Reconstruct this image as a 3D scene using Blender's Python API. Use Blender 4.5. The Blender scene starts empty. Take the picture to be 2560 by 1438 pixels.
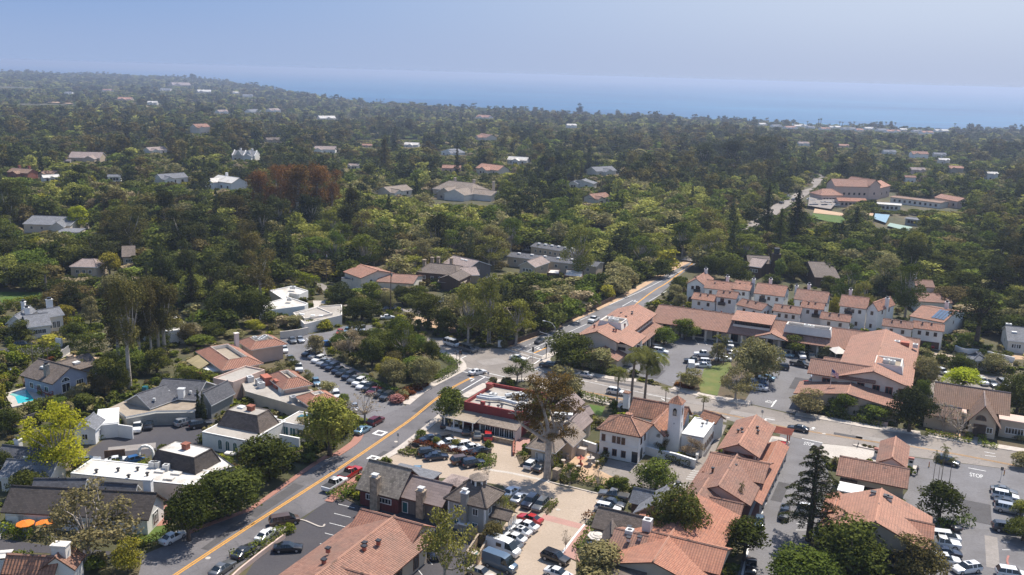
import bpy,bmesh,math,random
import numpy as np
from mathutils import Vector,Matrix
from mathutils.geometry import tessellate_polygon
SC=bpy.context.scene
COL=SC.collection
R0=random.Random(7)
rad=math.radians
# ---------------------------------------------------------------- camera
FPX,PITCH,ROLL,CAMH=2300.0,rad(13.07),rad(1.6),76.0
cam=bpy.data.cameras.new("camera");cam.sensor_width=36.0;cam.lens=36.0*FPX/2560.0
cam.clip_start=1.0;cam.clip_end=200000.0
camo=bpy.data.objects.new("camera",cam);COL.objects.link(camo);SC.camera=camo
_fw=Vector((0,math.cos(PITCH),-math.sin(PITCH)));_r=Vector((1,0,0));_u=Vector((0,math.sin(PITCH),math.cos(PITCH)))
_R=_r*math.cos(ROLL)+_u*math.sin(ROLL);_U=-_r*math.sin(ROLL)+_u*math.cos(ROLL)
camo.matrix_world=Matrix(((_R.x,_U.x,-_fw.x,0),(_R.y,_U.y,-_fw.y,0),(_R.z,_U.z,-_fw.z,CAMH),(0,0,0,1)))
# ---------------------------------------------------------------- sky, sun, exposure
SUN_EL,SUN_DIR=rad(58),Vector((0.60,0.80))
world=bpy.data.worlds.new("World");SC.world=world;world.use_nodes=True
nt=world.node_tree;nt.nodes.clear()
sky=nt.nodes.new("ShaderNodeTexSky");sky.sky_type='NISHITA';sky.sun_disc=False
sky.sun_elevation=SUN_EL;sky.sun_rotation=math.atan2(SUN_DIR.x,SUN_DIR.y)
sky.altitude=100;sky.air_density=1.0;sky.dust_density=0.5;sky.ozone_density=3.0
# sea air low over the horizon: bluer to the east, paler towards the sun side
SKYS=0.115
def _wn(t,**k):
 x=nt.nodes.new(t)
 for a,v in k.items():setattr(x,a,v)
 return x
_tc=_wn("ShaderNodeTexCoord");_sp=_wn("ShaderNodeSeparateXYZ");nt.links.new(_tc.outputs["Generated"],_sp.inputs[0])
def _map(sock,a,b,c,d):
 r=_wn("ShaderNodeMapRange",interpolation_type='SMOOTHSTEP')
 for i,v in((1,a),(2,b),(3,c),(4,d)):r.inputs[i].default_value=v
 nt.links.new(sock,r.inputs[0]);return r.outputs[0]
def _mix(f,a,b):
 m=_wn("ShaderNodeMix",data_type='RGBA')
 for i,v in((0,f),(6,a),(7,b)):
  if isinstance(v,tuple):m.inputs[i].default_value=tuple(c/SKYS/1.474 for c in v)+(1,)
  else:nt.links.new(v,m.inputs[i])
 return m.outputs[2]
_side=_map(_sp.outputs[0],-0.52,0.50,0,1);_up=_map(_sp.outputs[2],0.0,0.085,0,1)
_low=_mix(_side,(0.345,0.455,0.700),(0.485,0.560,0.745));_high=_mix(_side,(0.262,0.405,0.700),(0.60,0.685,0.845))
_band=_mix(_up,_low,_high)
bg=nt.nodes.new("ShaderNodeBackground");bg.inputs[1].default_value=SKYS
wo=nt.nodes.new("ShaderNodeOutputWorld")
nt.links.new(_mix(_map(_sp.outputs[2],0.12,0.45,0,1),_band,sky.outputs[0]),bg.inputs[0]);nt.links.new(bg.outputs[0],wo.inputs[0])
sun=bpy.data.lights.new("sun",'SUN');sun.energy=4.2;sun.angle=rad(0.5);sun.color=(1.0,0.93,0.83)
suno=bpy.data.objects.new("sun",sun);COL.objects.link(suno);suno.location=(0,0,300)
_sd=Vector((SUN_DIR.x*math.cos(SUN_EL),SUN_DIR.y*math.cos(SUN_EL),math.sin(SUN_EL)))
suno.rotation_euler=_sd.to_track_quat('Z','Y').to_euler()
SC.view_settings.view_transform='Standard';SC.view_settings.look='None'
SC.view_settings.exposure=0.56;SC.view_settings.gamma=1.0
cy=SC.cycles
cy.use_denoising=True;cy.max_bounces=5;cy.diffuse_bounces=2;cy.glossy_bounces=2;cy.transmission_bounces=2
cy.volume_bounces=0;cy.transparent_max_bounces=6;cy.use_adaptive_sampling=True;cy.adaptive_threshold=0.02
cy.caustics_reflective=False;cy.caustics_refractive=False
# ---------------------------------------------------------------- pixel <-> world helpers
def ray(p):
 return _fw*FPX+_R*(p[0]-1280)-_U*(p[1]-719)
def G(p,z=0.0):
 d=ray(p);t=(z-CAMH)/d.z
 return Vector((d.x*t,d.y*t))
def PX(x,y,z=0.0):
 v=Vector((x,y,z-CAMH));zc=v.dot(_fw)
 return 1280+FPX*v.dot(_R)/zc,719-FPX*v.dot(_U)/zc,zc
def _z(s,ox,oy):
 return lambda x,y:(ox+x/s,oy+y/s)
Z1,Z2,Z3,Z4=_z(2.673,0,900),_z(3.994,440,780),_z(3.283,800,1000),_z(3.994,1200,880)
Z5,Z6,Z7,Z8=_z(4.0,1200,1080),_z(3.14,1760,980),_z(3.995,1400,640),_z(3.595,1920,640)
Y1,Y2,Y3,Y4=_z(2.977,0,140),_z(2.977,860,140),_z(2.977,1700,200),_z(3.423,0,480)
Y5,Y6,Y7,Y8=_z(3.423,560,480),_z(3.423,1100,520),_z(3.995,0,700),_z(5.135,1080,780)
def I(x,y):return(x,y)
GA=rad(-25.0)
AV=Vector((math.cos(GA),math.sin(GA)));BV=Vector((-math.sin(GA),math.cos(GA)))
# terrain: flat village, falling gently towards the shore, a wooded rise on the left
SHX=[-2600,0,300,500,600,700,800,900,1100,1280,1500,1700,2000,2300,2560,5200]
SHY=[150,184,190,199,211,229,247,260,273,281,294,303,317,328,333,392]
SEA=-45.0
def shore(theta):
 px=1280+FPX*math.tan(theta)
 y=float(np.interp(px,SHX,SHY))
 yr=y-(px-1280)*math.tan(ROLL)
 dep=PITCH-math.atan((719-yr)/FPX)
 dep=max(dep,rad(0.45))
 zs=float(np.interp(px,[0,450,900,1300],[4.0,-4.0,-36.0,-41.0]))
 return(CAMH-zs)/math.tan(dep),zs
_sh_t=np.linspace(-1.1,1.1,221);_sh=np.array([shore(t)for t in _sh_t])
def TZ(x,y):
 x=np.asarray(x,float);y=np.asarray(y,float)
 th=np.arctan2(x,np.maximum(y,1e-3));D=y
 ds=np.interp(th,_sh_t,_sh[:,0]);zs=np.interp(th,_sh_t,_sh[:,1])
 t=np.clip((D-480)/np.maximum(ds-480,1),0,1)
 dip=np.interp(th,[-0.6,-0.2,0.0],[26,18,0])
 z=zs*t**1.15-dip*np.sin(np.pi*t)**1.0
 over=np.clip((D-ds)/260.0,0,1)
 return z+over*(SEA-14-zs)
def GT(p):
 d=ray(p);lo,hi=120.0,12000.0
 f=lambda s:CAMH+d.z*s-float(TZ(d.x*s,d.y*s))
 sc=1.0/d.y;a,b=lo*sc,hi*sc
 n=160;prev=a
 for i in range(1,n+1):
  s=a*(b/a)**(i/n)
  if f(s)<0:
   l,h=prev,s
   for _ in range(25):
    m=(l+h)/2
    if f(m)<0:h=m
    else:l=m
   return Vector((d.x*h,d.y*h,float(TZ(d.x*h,d.y*h))))
  prev=s
 return Vector((d.x*b,d.y*b,float(TZ(d.x*b,d.y*b))))
# ---------------------------------------------------------------- materials
MATS={};VIS=[];KEEP=[]
def _mat(name):
 m=bpy.data.materials.new(name);m.use_nodes=True
 n=m.node_tree.nodes;b=n["Principled BSDF"]
 return m,n,m.node_tree.links,b
def node(n,t,**kw):
 x=n.new(t)
 for k,v in kw.items():setattr(x,k,v)
 return x
def rgb(c):return(c[0],c[1],c[2],1)
def srgb(r,g,b):
 f=lambda v:((v/255+0.055)/1.055)**2.4 if v>10 else v/255/12.92
 return(f(r),f(g),f(b))
def mixc(n,l,fac,a,b):
 m=node(n,"ShaderNodeMix",data_type='RGBA')
 for i,v in((0,fac),(6,a),(7,b)):
  if hasattr(v,'default_value')or hasattr(v,'is_linked'):l.new(v,m.inputs[i])
  elif i==0:m.inputs[0].default_value=v
  else:m.inputs[i].default_value=rgb(v)
 return m.outputs[2]
def noise(n,l,vec,scale,detail=4.0,lo=0.35,hi=0.65,rough=0.6):
 t=node(n,"ShaderNodeTexNoise");t.inputs["Scale"].default_value=scale;t.inputs["Detail"].default_value=detail
 t.inputs["Roughness"].default_value=rough
 if vec is not None:l.new(vec,t.inputs["Vector"])
 r=node(n,"ShaderNodeMapRange");r.inputs[1].default_value=lo;r.inputs[2].default_value=hi
 l.new(t.outputs[0],r.inputs[0]);return r.outputs[0]
def plain(name,c,rough=0.7,metal=0.0,var=0.12,scale=0.6):
 if name in MATS:return MATS[name]
 m,n,l,b=_mat(name)
 tc=node(n,"ShaderNodeTexCoord")
 f=noise(n,l,tc.outputs["Object"],scale,5)
 l.new(mixc(n,l,f,[v*(1-var)for v in c],[min(1,v*(1+var))for v in c]),b.inputs["Base Color"])
 b.inputs["Roughness"].default_value=rough;b.inputs["Metallic"].default_value=metal
 MATS[name]=m;return m
def tile(name,c1,c2,c3,pitch=0.42,row=0.5,moss=0.45):
 """barrel tiles laid in UV metres: u along the eave, v up the slope"""
 m,n,l,b=_mat(name)
 tc=node(n,"ShaderNodeTexCoord");uv=tc.outputs["UV"]
 br=node(n,"ShaderNodeTexBrick");br.offset=0.0
 br.inputs["Scale"].default_value=1.0;br.inputs["Brick Width"].default_value=pitch;br.inputs["Row Height"].default_value=row
 br.inputs["Mortar Size"].default_value=0.035;br.inputs["Mortar Smooth"].default_value=0.6;br.inputs["Bias"].default_value=-0.1
 br.inputs["Color1"].default_value=rgb(c1);br.inputs["Color2"].default_value=rgb(c2)
 br.inputs["Mortar"].default_value=rgb([v*0.45 for v in c3])
 l.new(uv,br.inputs["Vector"])
 big=noise(n,l,tc.outputs["Object"],0.16,6,0.42,0.68)
 sm=noise(n,l,tc.outputs["Object"],1.3,4,0.40,0.70)
 mul=node(n,"ShaderNodeMath",operation='MULTIPLY');l.new(big,mul.inputs[0]);mul.inputs[1].default_value=moss
 mul2=node(n,"ShaderNodeMath",operation='MULTIPLY');l.new(sm,mul2.inputs[0]);mul2.inputs[1].default_value=0.35
 c=mixc(n,l,mul.outputs[0],br.outputs[0],c3)
 c=mixc(n,l,mul2.outputs[0],c,[v*0.75 for v in c1])
 oi=node(n,"ShaderNodeObjectInfo");h=node(n,"ShaderNodeHueSaturation")
 for o_,a0,a1 in(("Value",.86,1.16),("Saturation",.92,1.0)):
  r=node(n,"ShaderNodeMapRange");r.inputs[3].default_value=a0;r.inputs[4].default_value=a1;l.new(oi.outputs["Random"],r.inputs[0]);l.new(r.outputs[0],h.inputs[o_])
 l.new(c,h.inputs["Color"]);c=h.outputs[0]
 st=noise(n,l,tc.outputs["Object"],0.55,5,0.52,0.72);m3=node(n,"ShaderNodeMath",operation='MULTIPLY');l.new(st,m3.inputs[0]);m3.inputs[1].default_value=.5
 c=mixc(n,l,m3.outputs[0],c,[v*0.5+.02 for v in c3])
 l.new(c,b.inputs["Base Color"]);b.inputs["Roughness"].default_value=0.85
 w=node(n,"ShaderNodeTexWave",wave_type='BANDS',bands_direction='X');w.inputs["Scale"].default_value=0.314/pitch
 l.new(uv,w.inputs["Vector"])
 bp=node(n,"ShaderNodeBump");bp.inputs["Strength"].default_value=0.85;bp.inputs["Distance"].default_value=0.14
 l.new(w.outputs[0],bp.inputs["Height"]);l.new(bp.outputs[0],b.inputs["Normal"])
 MATS[name]=m;return m
def shingle(name,c,var=0.25,bw=0.5,rh=0.3,stain=None,bump=0.4):
 m,n,l,b=_mat(name)
 tc=node(n,"ShaderNodeTexCoord")
 br=node(n,"ShaderNodeTexBrick");br.inputs["Scale"].default_value=1.0
 br.inputs["Brick Width"].default_value=bw;br.inputs["Row Height"].default_value=rh;br.inputs["Mortar Size"].default_value=0.02
 br.inputs["Mortar Smooth"].default_value=0.5
 br.inputs["Color1"].default_value=rgb([v*(1-var)for v in c]);br.inputs["Color2"].default_value=rgb([v*(1+var)for v in c])
 br.inputs["Mortar"].default_value=rgb([v*0.45 for v in c]);l.new(tc.outputs["UV"],br.inputs["Vector"])
 f=noise(n,l,tc.outputs["Object"],0.3,6,0.45,0.7)
 mm=node(n,"ShaderNodeMath",operation='MULTIPLY');l.new(f,mm.inputs[0]);mm.inputs[1].default_value=0.5
 l.new(mixc(n,l,mm.outputs[0],br.outputs[0],stain or[v*1.35 for v in c]),b.inputs["Base Color"])
 b.inputs["Roughness"].default_value=0.9
 bp=node(n,"ShaderNodeBump");bp.inputs["Strength"].default_value=bump;bp.inputs["Distance"].default_value=0.05
 l.new(br.outputs[1],bp.inputs["Height"]);bp.invert=True;l.new(bp.outputs[0],b.inputs["Normal"])
 MATS[name]=m;return m
def stained(name,c,s,scale=0.18,amt=0.7,rough=0.9,fine=2.5,c2=None,cracks=0.0,ccol=None,lo=0.45,hi=0.72):
 """ground and flat-roof surfaces: large stains, fine grain and optional sealed cracks"""
 m,n,l,b=_mat(name)
 tc=node(n,"ShaderNodeTexCoord");o=tc.outputs["Object"]
 f=noise(n,l,o,scale,7,lo,hi,0.62)
 mm=node(n,"ShaderNodeMath",operation='MULTIPLY');l.new(f,mm.inputs[0]);mm.inputs[1].default_value=amt
 g=noise(n,l,o,fine,5,0.3,0.7)
 base=mixc(n,l,g,[v*0.86 for v in c],[v*1.12 for v in(c2 or c)])
 out=mixc(n,l,mm.outputs[0],base,s)
 if cracks:
  vo=node(n,"ShaderNodeTexVoronoi",feature='DISTANCE_TO_EDGE');vo.inputs["Scale"].default_value=0.11
  wn=node(n,"ShaderNodeTexNoise");wn.inputs["Scale"].default_value=0.5;wn.inputs["Detail"].default_value=5
  va=node(n,"ShaderNodeVectorMath",operation='MULTIPLY_ADD');va.inputs[1].default_value=(3,3,3)
  l.new(o,wn.inputs["Vector"]);l.new(wn.outputs["Color"],va.inputs[0]);l.new(o,va.inputs[2]);l.new(va.outputs[0],vo.inputs["Vector"])
  r=node(n,"ShaderNodeMapRange");r.inputs[1].default_value=0.0;r.inputs[2].default_value=0.012
  r.inputs[3].default_value=cracks;r.inputs[4].default_value=0.0
  l.new(vo.outputs[0],r.inputs[0]);out=mixc(n,l,r.outputs[0],out,ccol or[v*0.45 for v in c])
 l.new(out,b.inputs["Base Color"]);b.inputs["Roughness"].default_value=rough
 b.inputs["Specular IOR Level"].default_value=0.25
 bp=node(n,"ShaderNodeBump");bp.inputs["Strength"].default_value=0.3;bp.inputs["Distance"].default_value=0.03
 l.new(g,bp.inputs["Height"]);l.new(bp.outputs[0],b.inputs["Normal"])
 MATS[name]=m;return m
def boards(name,c,pitch=0.3,vertical=True,var=0.15):
 m,n,l,b=_mat(name)
 tc=node(n,"ShaderNodeTexCoord");br=node(n,"ShaderNodeTexBrick");br.inputs["Scale"].default_value=1.0
 br.inputs["Brick Width"].default_value=pitch if vertical else 4.0;br.inputs["Row Height"].default_value=6.0 if vertical else pitch
 br.inputs["Mortar Size"].default_value=0.02;br.inputs["Mortar"].default_value=rgb([v*0.5 for v in c])
 br.inputs["Color1"].default_value=rgb([v*(1-var)for v in c]);br.inputs["Color2"].default_value=rgb([v*(1+var)for v in c])
 l.new(tc.outputs["UV"],br.inputs["Vector"]);l.new(br.outputs[0],b.inputs["Base Color"]);b.inputs["Roughness"].default_value=0.8
 MATS[name]=m;return m
def leafmat(name,c1,c2,spread=0.35,transl=0.22):
 """crown material: a tint per leaf spray (mesh attribute) and a shift per tree"""
 m=bpy.data.materials.new(name);m.use_nodes=True;n=m.node_tree.nodes;l=m.node_tree.links;n.clear()
 at=node(n,"ShaderNodeAttribute",attribute_name="tint");oi=node(n,"ShaderNodeObjectInfo")
 c1,c2=[(v*1.8,w*1.62,b*1.15)for v,w,b in(c1,c2)]
 c=mixc(n,l,at.outputs["Fac"],c1,c2)
 h=node(n,"ShaderNodeHueSaturation")
 r1=node(n,"ShaderNodeMapRange");r1.inputs[3].default_value=1-spread;r1.inputs[4].default_value=1+spread
 r2=node(n,"ShaderNodeMapRange");r2.inputs[3].default_value=0.485;r2.inputs[4].default_value=0.515
 wn=node(n,"ShaderNodeTexWhiteNoise",noise_dimensions='1D')
 l.new(oi.outputs["Random"],r1.inputs[0]);l.new(oi.outputs["Random"],wn.inputs["W"]);l.new(wn.outputs[0],r2.inputs[0])
 l.new(c,h.inputs["Color"]);l.new(r1.outputs[0],h.inputs["Value"]);l.new(r2.outputs[0],h.inputs["Hue"])
 d=node(n,"ShaderNodeBsdfDiffuse");t=node(n,"ShaderNodeBsdfTranslucent");mx=node(n,"ShaderNodeMixShader")
 l.new(h.outputs[0],d.inputs[0]);l.new(h.outputs[0],t.inputs[0]);mx.inputs[0].default_value=transl
 l.new(d.outputs[0],mx.inputs[1]);l.new(t.outputs[0],mx.inputs[2])
 o=node(n,"ShaderNodeOutputMaterial");l.new(mx.outputs[0],o.inputs[0])
 MATS[name]=m;return m
M=MATS
plain('white_stucco',(0.80,0.78,0.74),0.9,0,0.05);plain('cream_stucco',(0.70,0.62,0.52),0.9,0,0.06)
plain('pink_stucco',(0.62,0.46,0.38),0.9,0,0.06);plain('tan_stucco',(0.52,0.43,0.33),0.9,0,0.07)
plain('ivory_stucco',(0.76,0.70,0.62),0.9,0,0.05)
plain('grey_siding',(0.36,0.36,0.34),0.8,0,0.06);plain('blue_siding',(0.34,0.37,0.46),0.8,0,0.06)
plain('red_wall',(0.26,0.04,0.035),0.8,0,0.12);plain('dark_wood',(0.07,0.045,0.03),0.8,0,0.2)
plain('brown_trim',(0.14,0.06,0.035),0.7,0,0.15);plain('white_trim',(0.80,0.79,0.76),0.6,0,0.03)
plain('dark_glass',(0.02,0.025,0.03),0.08,0,0.3,0.4);plain('teal_glass',(0.03,0.13,0.15),0.1,0,0.3,0.4)
plain('dark_metal',(0.04,0.04,0.045),0.5,0.3);plain('grey_metal',(0.42,0.42,0.42),0.5,0.3,0.1)
plain('pale_metal',(0.62,0.62,0.60),0.5,0.1,0.12);plain('brick',(0.30,0.11,0.07),0.9,0,0.25,2.5)
plain('stone',(0.36,0.28,0.20),0.9,0,0.35,1.6);plain('terracotta_paint',(0.42,0.13,0.08),0.8,0,0.1)
plain('bark',(0.10,0.07,0.05),0.95,0,0.35,3.0);plain('pale_bark',(0.42,0.36,0.30),0.9,0,0.35,1.2)
plain('palm_bark',(0.20,0.155,0.12),0.95,0,0.25,3.0)
plain('road_white',(0.72,0.71,0.68),0.8,0,0.12,1.5);plain('road_yellow',(0.62,0.30,0.045),0.8,0,0.12,1.5)
plain('kerb_concrete',(0.50,0.44,0.38),0.9,0,0.12,0.7);plain('red_kerb',(0.40,0.16,0.13),0.8,0,0.15)
boards('grey_boards',(0.16,0.14,0.13));boards('brown_boards',(0.12,0.07,0.045));boards('tan_boards',(0.45,0.33,0.22))
boards('red_boards',(0.15,0.035,0.03));boards('lap_siding',(0.30,0.29,0.26),0.25,False,0.06)
boards('deck_boards',(0.30,0.09,0.055),0.18);boards('canvas_stripe',(0.40,0.32,0.17),0.9,True,0.12)
tile('clay_tile',(0.44,0.215,0.142),(0.30,0.138,0.09),(0.24,0.155,0.115),moss=.65)
tile('new_clay_tile',(0.50,0.215,0.128),(0.39,0.15,0.088),(0.36,0.19,0.13),moss=0.5)
tile('pale_clay_tile',(0.50,0.25,0.165),(0.41,0.20,0.135),(0.34,0.20,0.14),moss=0.5)
tile('old_clay_tile',(0.46,0.21,0.12),(0.28,0.13,0.08),(0.15,0.095,0.065),0.5,0.6,moss=0.75)
tile('brown_tile',(0.33,0.20,0.135),(0.27,0.16,0.105),(0.24,0.165,0.12),moss=0.4)
shingle('grey_shingle',(0.105,0.105,0.115));shingle('brown_shingle',(0.145,0.115,0.095));shingle('tan_shingle',(0.25,0.20,0.16))
shingle('wood_shake',(0.22,0.19,0.155),0.35,0.4,0.45,(0.30,0.25,0.20));shingle('mauve_tile',(0.27,0.21,0.19),0.12,2.0,0.55)
shingle('dark_shingle',(0.075,0.062,0.055));shingle('slate',(0.17,0.175,0.19),0.2,0.6,0.4)
shingle('mauve_shingle',(0.30,0.235,0.21),0.2,0.5,0.35)
stained('flat_grey',(0.42,0.385,0.34),(0.26,0.22,0.18));stained('flat_white',(0.64,0.61,0.56),(0.30,0.235,0.17),0.22,0.8,lo=0.5,hi=0.74)
stained('flat_tan',(0.36,0.30,0.23),(0.22,0.17,0.125),0.25,0.9)
stained('asphalt',(0.165,0.155,0.158),(0.10,0.095,0.096),0.12,0.9,cracks=0.5,ccol=(0.07,0.068,0.07))
stained('old_asphalt',(0.285,0.25,0.22),(0.185,0.165,0.148),0.09,0.9,cracks=0.7,ccol=(0.13,0.115,0.105))
stained('lot_asphalt',(0.19,0.183,0.186),(0.13,0.122,0.12),0.12,0.9,cracks=0.5,ccol=(0.11,0.105,0.105))
stained('dark_asphalt',(0.07,0.066,0.072),(0.10,0.09,0.09),0.07,0.7)
stained('plaza',(0.43,0.345,0.265),(0.36,0.285,0.215),0.10,0.8,cracks=0.2,ccol=(0.26,0.20,0.15))
stained('pale_concrete',(0.52,0.47,0.41),(0.40,0.36,0.31),0.2,0.6)
stained('brick_paving',(0.38,0.19,0.145),(0.30,0.16,0.12),0.3,0.7,fine=5)
stained('pink_paving',(0.45,0.26,0.215),(0.36,0.22,0.18),0.3,0.7,fine=5)
stained('sand',(0.52,0.36,0.23),(0.38,0.25,0.15),0.25,0.7);stained('soil',(0.13,0.095,0.06),(0.075,0.075,0.035),0.15,0.9)
stained('lawn',(0.12,0.15,0.04),(0.21,0.185,0.065),0.18,0.9,fine=3);stained('bright_lawn',(0.075,0.13,0.025),(0.13,0.155,0.04),0.35,0.8,fine=3)
stained('meadow',(0.20,0.19,0.045),(0.13,0.13,0.04),0.08,0.8)
stained('woodland_floor',(0.075,0.075,0.035),(0.16,0.12,0.07),0.05,0.9,fine=1.2)
# ---------------------------------------------------------------- mesh builder
def auto_uv(ps):
 a,b,c=ps[0],ps[1],ps[-1]
 nrm=Vector((0,0,0))
 for i in range(len(ps)):
  nrm+=ps[i].cross(ps[(i+1)%len(ps)])
 if nrm.length<1e-9:nrm=Vector((0,0,1))
 nrm.normalize();e=Vector((0,0,1)).cross(nrm)
 if e.length<0.02:return[(p.x,p.y)for p in ps]
 e.normalize();v=nrm.cross(e)
 return[(p.dot(e),p.dot(v))for p in ps]
class MB:
 def __init__(s):s.v=[];s.f=[];s.uv=[];s.m=[]
 def face(s,ps,mi=0,uv=None):
  ps=[Vector(p)for p in ps];k=len(s.v);s.v+=ps;s.f.append(tuple(range(k,k+len(ps))))
  s.uv+=(uv or auto_uv(ps));s.m.append(mi)
 def hexa(s,b,t,mi=0,bottom=True):
  """b, t: 4 points each, anticlockwise seen from above"""
  s.face(t,mi)
  if bottom:s.face(b[::-1],mi)
  for i in range(4):
   j=(i+1)%4;s.face([b[i],b[j],t[j],t[i]],mi)
 def prism(s,ring,z0,z1,mi=0,side=None,bottom=False):
  n=len(ring);r=[Vector((p[0],p[1]))for p in ring]
  if sum(r[i].x*r[(i+1)%n].y-r[(i+1)%n].x*r[i].y for i in range(n))<0:r.reverse()
  tri=tessellate_polygon([[Vector((p.x,p.y,0))for p in r]])
  for t in tri:
   q=[Vector((r[i].x,r[i].y,z1))for i in t]
   if(q[1]-q[0]).cross(q[2]-q[0]).z<0:q.reverse()
   s.face(q,mi)
  if z0 is not None and z0!=z1:
   for i in range(n):
    j=(i+1)%n
    s.face([(r[i].x,r[i].y,z0),(r[j].x,r[j].y,z0),(r[j].x,r[j].y,z1),(r[i].x,r[i].y,z1)],mi if side is None else side)
 def tube(s,path,radii,n=6,mi=0,cap=True):
  path=[Vector(p)for p in path];rings=[]
  for i,p in enumerate(path):
   d=(path[min(i+1,len(path)-1)]-path[max(i-1,0)]).normalized()
   a=d.cross(Vector((0,0,1))if abs(d.z)<0.9 else Vector((1,0,0))).normalized();b=d.cross(a)
   rings.append([p+(a*math.cos(2*math.pi*k/n)+b*math.sin(2*math.pi*k/n))*radii[i]for k in range(n)])
  base=len(s.v)
  for r in rings:s.v+=r
  for i in range(len(rings)-1):
   for k in range(n):
    q=[base+i*n+k,base+i*n+(k+1)%n,base+(i+1)*n+(k+1)%n,base+(i+1)*n+k]
    s.f.append(tuple(q));s.uv+=[(k/n,i),((k+1)/n,i),((k+1)/n,i+1),(k/n,i+1)];s.m.append(mi)
  if cap:
   for r,rev in((rings[0],False),(rings[-1],True)):
    s.face(r[::-1]if rev else r,mi)
 def build(s,name,mats,parent=None,origin=(0,0,0),smooth=False):
  o3=Vector(origin);me=bpy.data.meshes.new(name)
  me.from_pydata([tuple(p-o3)for p in s.v],[],s.f)
  for m in(mats if isinstance(mats,(list,tuple))else[mats]):me.materials.append(M[m]if isinstance(m,str)else m)
  me.polygons.foreach_set("material_index",s.m)
  ul=me.uv_layers.new(name="UVMap");ul.data.foreach_set("uv",[c for t in s.uv for c in t])
  if smooth:me.polygons.foreach_set("use_smooth",[True]*len(s.f))
  me.update();o=bpy.data.objects.new(name,me);COL.objects.link(o)
  if parent:o.parent=parent
  elif any(origin):o.location=o3
  return o
LABELS={}
def tag(o,label=None,cat=None,group=None,kind=None):
 if label:o["label"]=label
 if cat:o["category"]=cat
 if group:o["group"]=group
 if kind:o["kind"]=kind
 return o
def thing(name,label,cat,loc=(0,0,0),group=None):
 o=bpy.data.objects.new(name,None);o.empty_display_size=1;COL.objects.link(o);o.location=loc
 return tag(o,label,cat,group)
def copy_tree(o,loc,rotz=0.0,scale=1.0,label=None,group=None,mats=None):
 r=o.copy();COL.objects.link(r);r.location=loc;r.rotation_euler=(0,0,rotz);r.scale=(scale,)*3 if not isinstance(scale,tuple)else scale
 if label:r["label"]=label
 if group:r["group"]=group
 for ch in KIDS.get(o.name,()):
  c=ch.copy();COL.objects.link(c);c.parent=r
  if mats and ch.get("painted"):c.material_slots[0].link='OBJECT';c.material_slots[0].material=mats
  for g in KIDS.get(ch.name,()):
   d=g.copy();COL.objects.link(d);d.parent=c
 return r
KIDS={}
def kids(o,lst):KIDS[o.name]=list(lst)
# ================================================================ the setting
def terrain():
 ys=np.concatenate([np.linspace(-300,60,4),np.linspace(90,480,40),np.geomspace(495,9000,150)])
 th=np.linspace(-1.0,1.0,161);nx=len(th);V=[]
 for y in ys:
  w=max(y,400.0)
  for t in th:
   x=math.tan(t)*w;V.append((x,y))
 V=np.array(V);z=TZ(V[:,0],V[:,1])
 far=np.clip((V[:,1]-480)/400,0,1)
 z=z+far*2.0*np.sin(V[:,0]/90.0)*np.cos(V[:,1]/120.0)
 me=bpy.data.meshes.new("ground")
 F=[(i*nx+j,i*nx+j+1,(i+1)*nx+j+1,(i+1)*nx+j)for i in range(len(ys)-1)for j in range(nx-1)]
 me.from_pydata([(a[0],a[1],b)for a,b in zip(V,z)],[],F);me.materials.append(M['woodland_floor']);me.update()
 o=bpy.data.objects.new("ground",me);COL.objects.link(o);tag(o,kind='structure')
terrain()
def sea():
 m,n,l,b=_mat('sea_water')
 tc=node(n,"ShaderNodeTexCoord");mp=node(n,"ShaderNodeMapping");mp.inputs["Scale"].default_value=(0.0005,0.0065,1)
 mp.inputs["Rotation"].default_value=(0,0,rad(-6));l.new(tc.outputs["Object"],mp.inputs["Vector"])
 f=noise(n,l,mp.outputs[0],1.0,6,0.40,0.62)
 l.new(mixc(n,l,f,(0.004,0.065,0.175),(0.075,0.22,0.36)),b.inputs["Base Color"])
 r=node(n,"ShaderNodeMapRange");r.inputs[3].default_value=0.42;r.inputs[4].default_value=0.6;l.new(f,r.inputs[0]);l.new(r.outputs[0],b.inputs["Roughness"])
 b.inputs["Specular IOR Level"].default_value=0.15
 mb=MB();mb.face([(-60000,1200,SEA),(60000,1200,SEA),(60000,70000,SEA),(-60000,70000,SEA)])
 tag(mb.build('sea',m),kind='structure')
 mb=MB()
sea()
def sheet(name,pts,mat,z,z0=None,parent=None):
 """a ground sheet, or a raised slab when z0 is given; pts are pixels of its outline on the ground"""
 mb=MB();mb.prism([G(p,z)if len(p)==2 and not isinstance(p,Vector)else p for p in pts],z0,z)
 o=mb.build(name,mat,parent)
 if not parent:tag(o,kind='structure')
 return o
def smooth(pts,k=6):
 P=[Vector((p[0],p[1]))for p in pts];out=[]
 for i in range(len(P)-1):
  a,b,c,d=P[max(i-1,0)],P[i],P[i+1],P[min(i+2,len(P)-1)]
  for j in range(k):
   t=j/k
   out.append(0.5*((2*b)+(c-a)*t+(2*a-5*b+4*c-d)*t*t+(3*b-a-3*c+d)*t**3))
 return out+[P[-1]]
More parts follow.
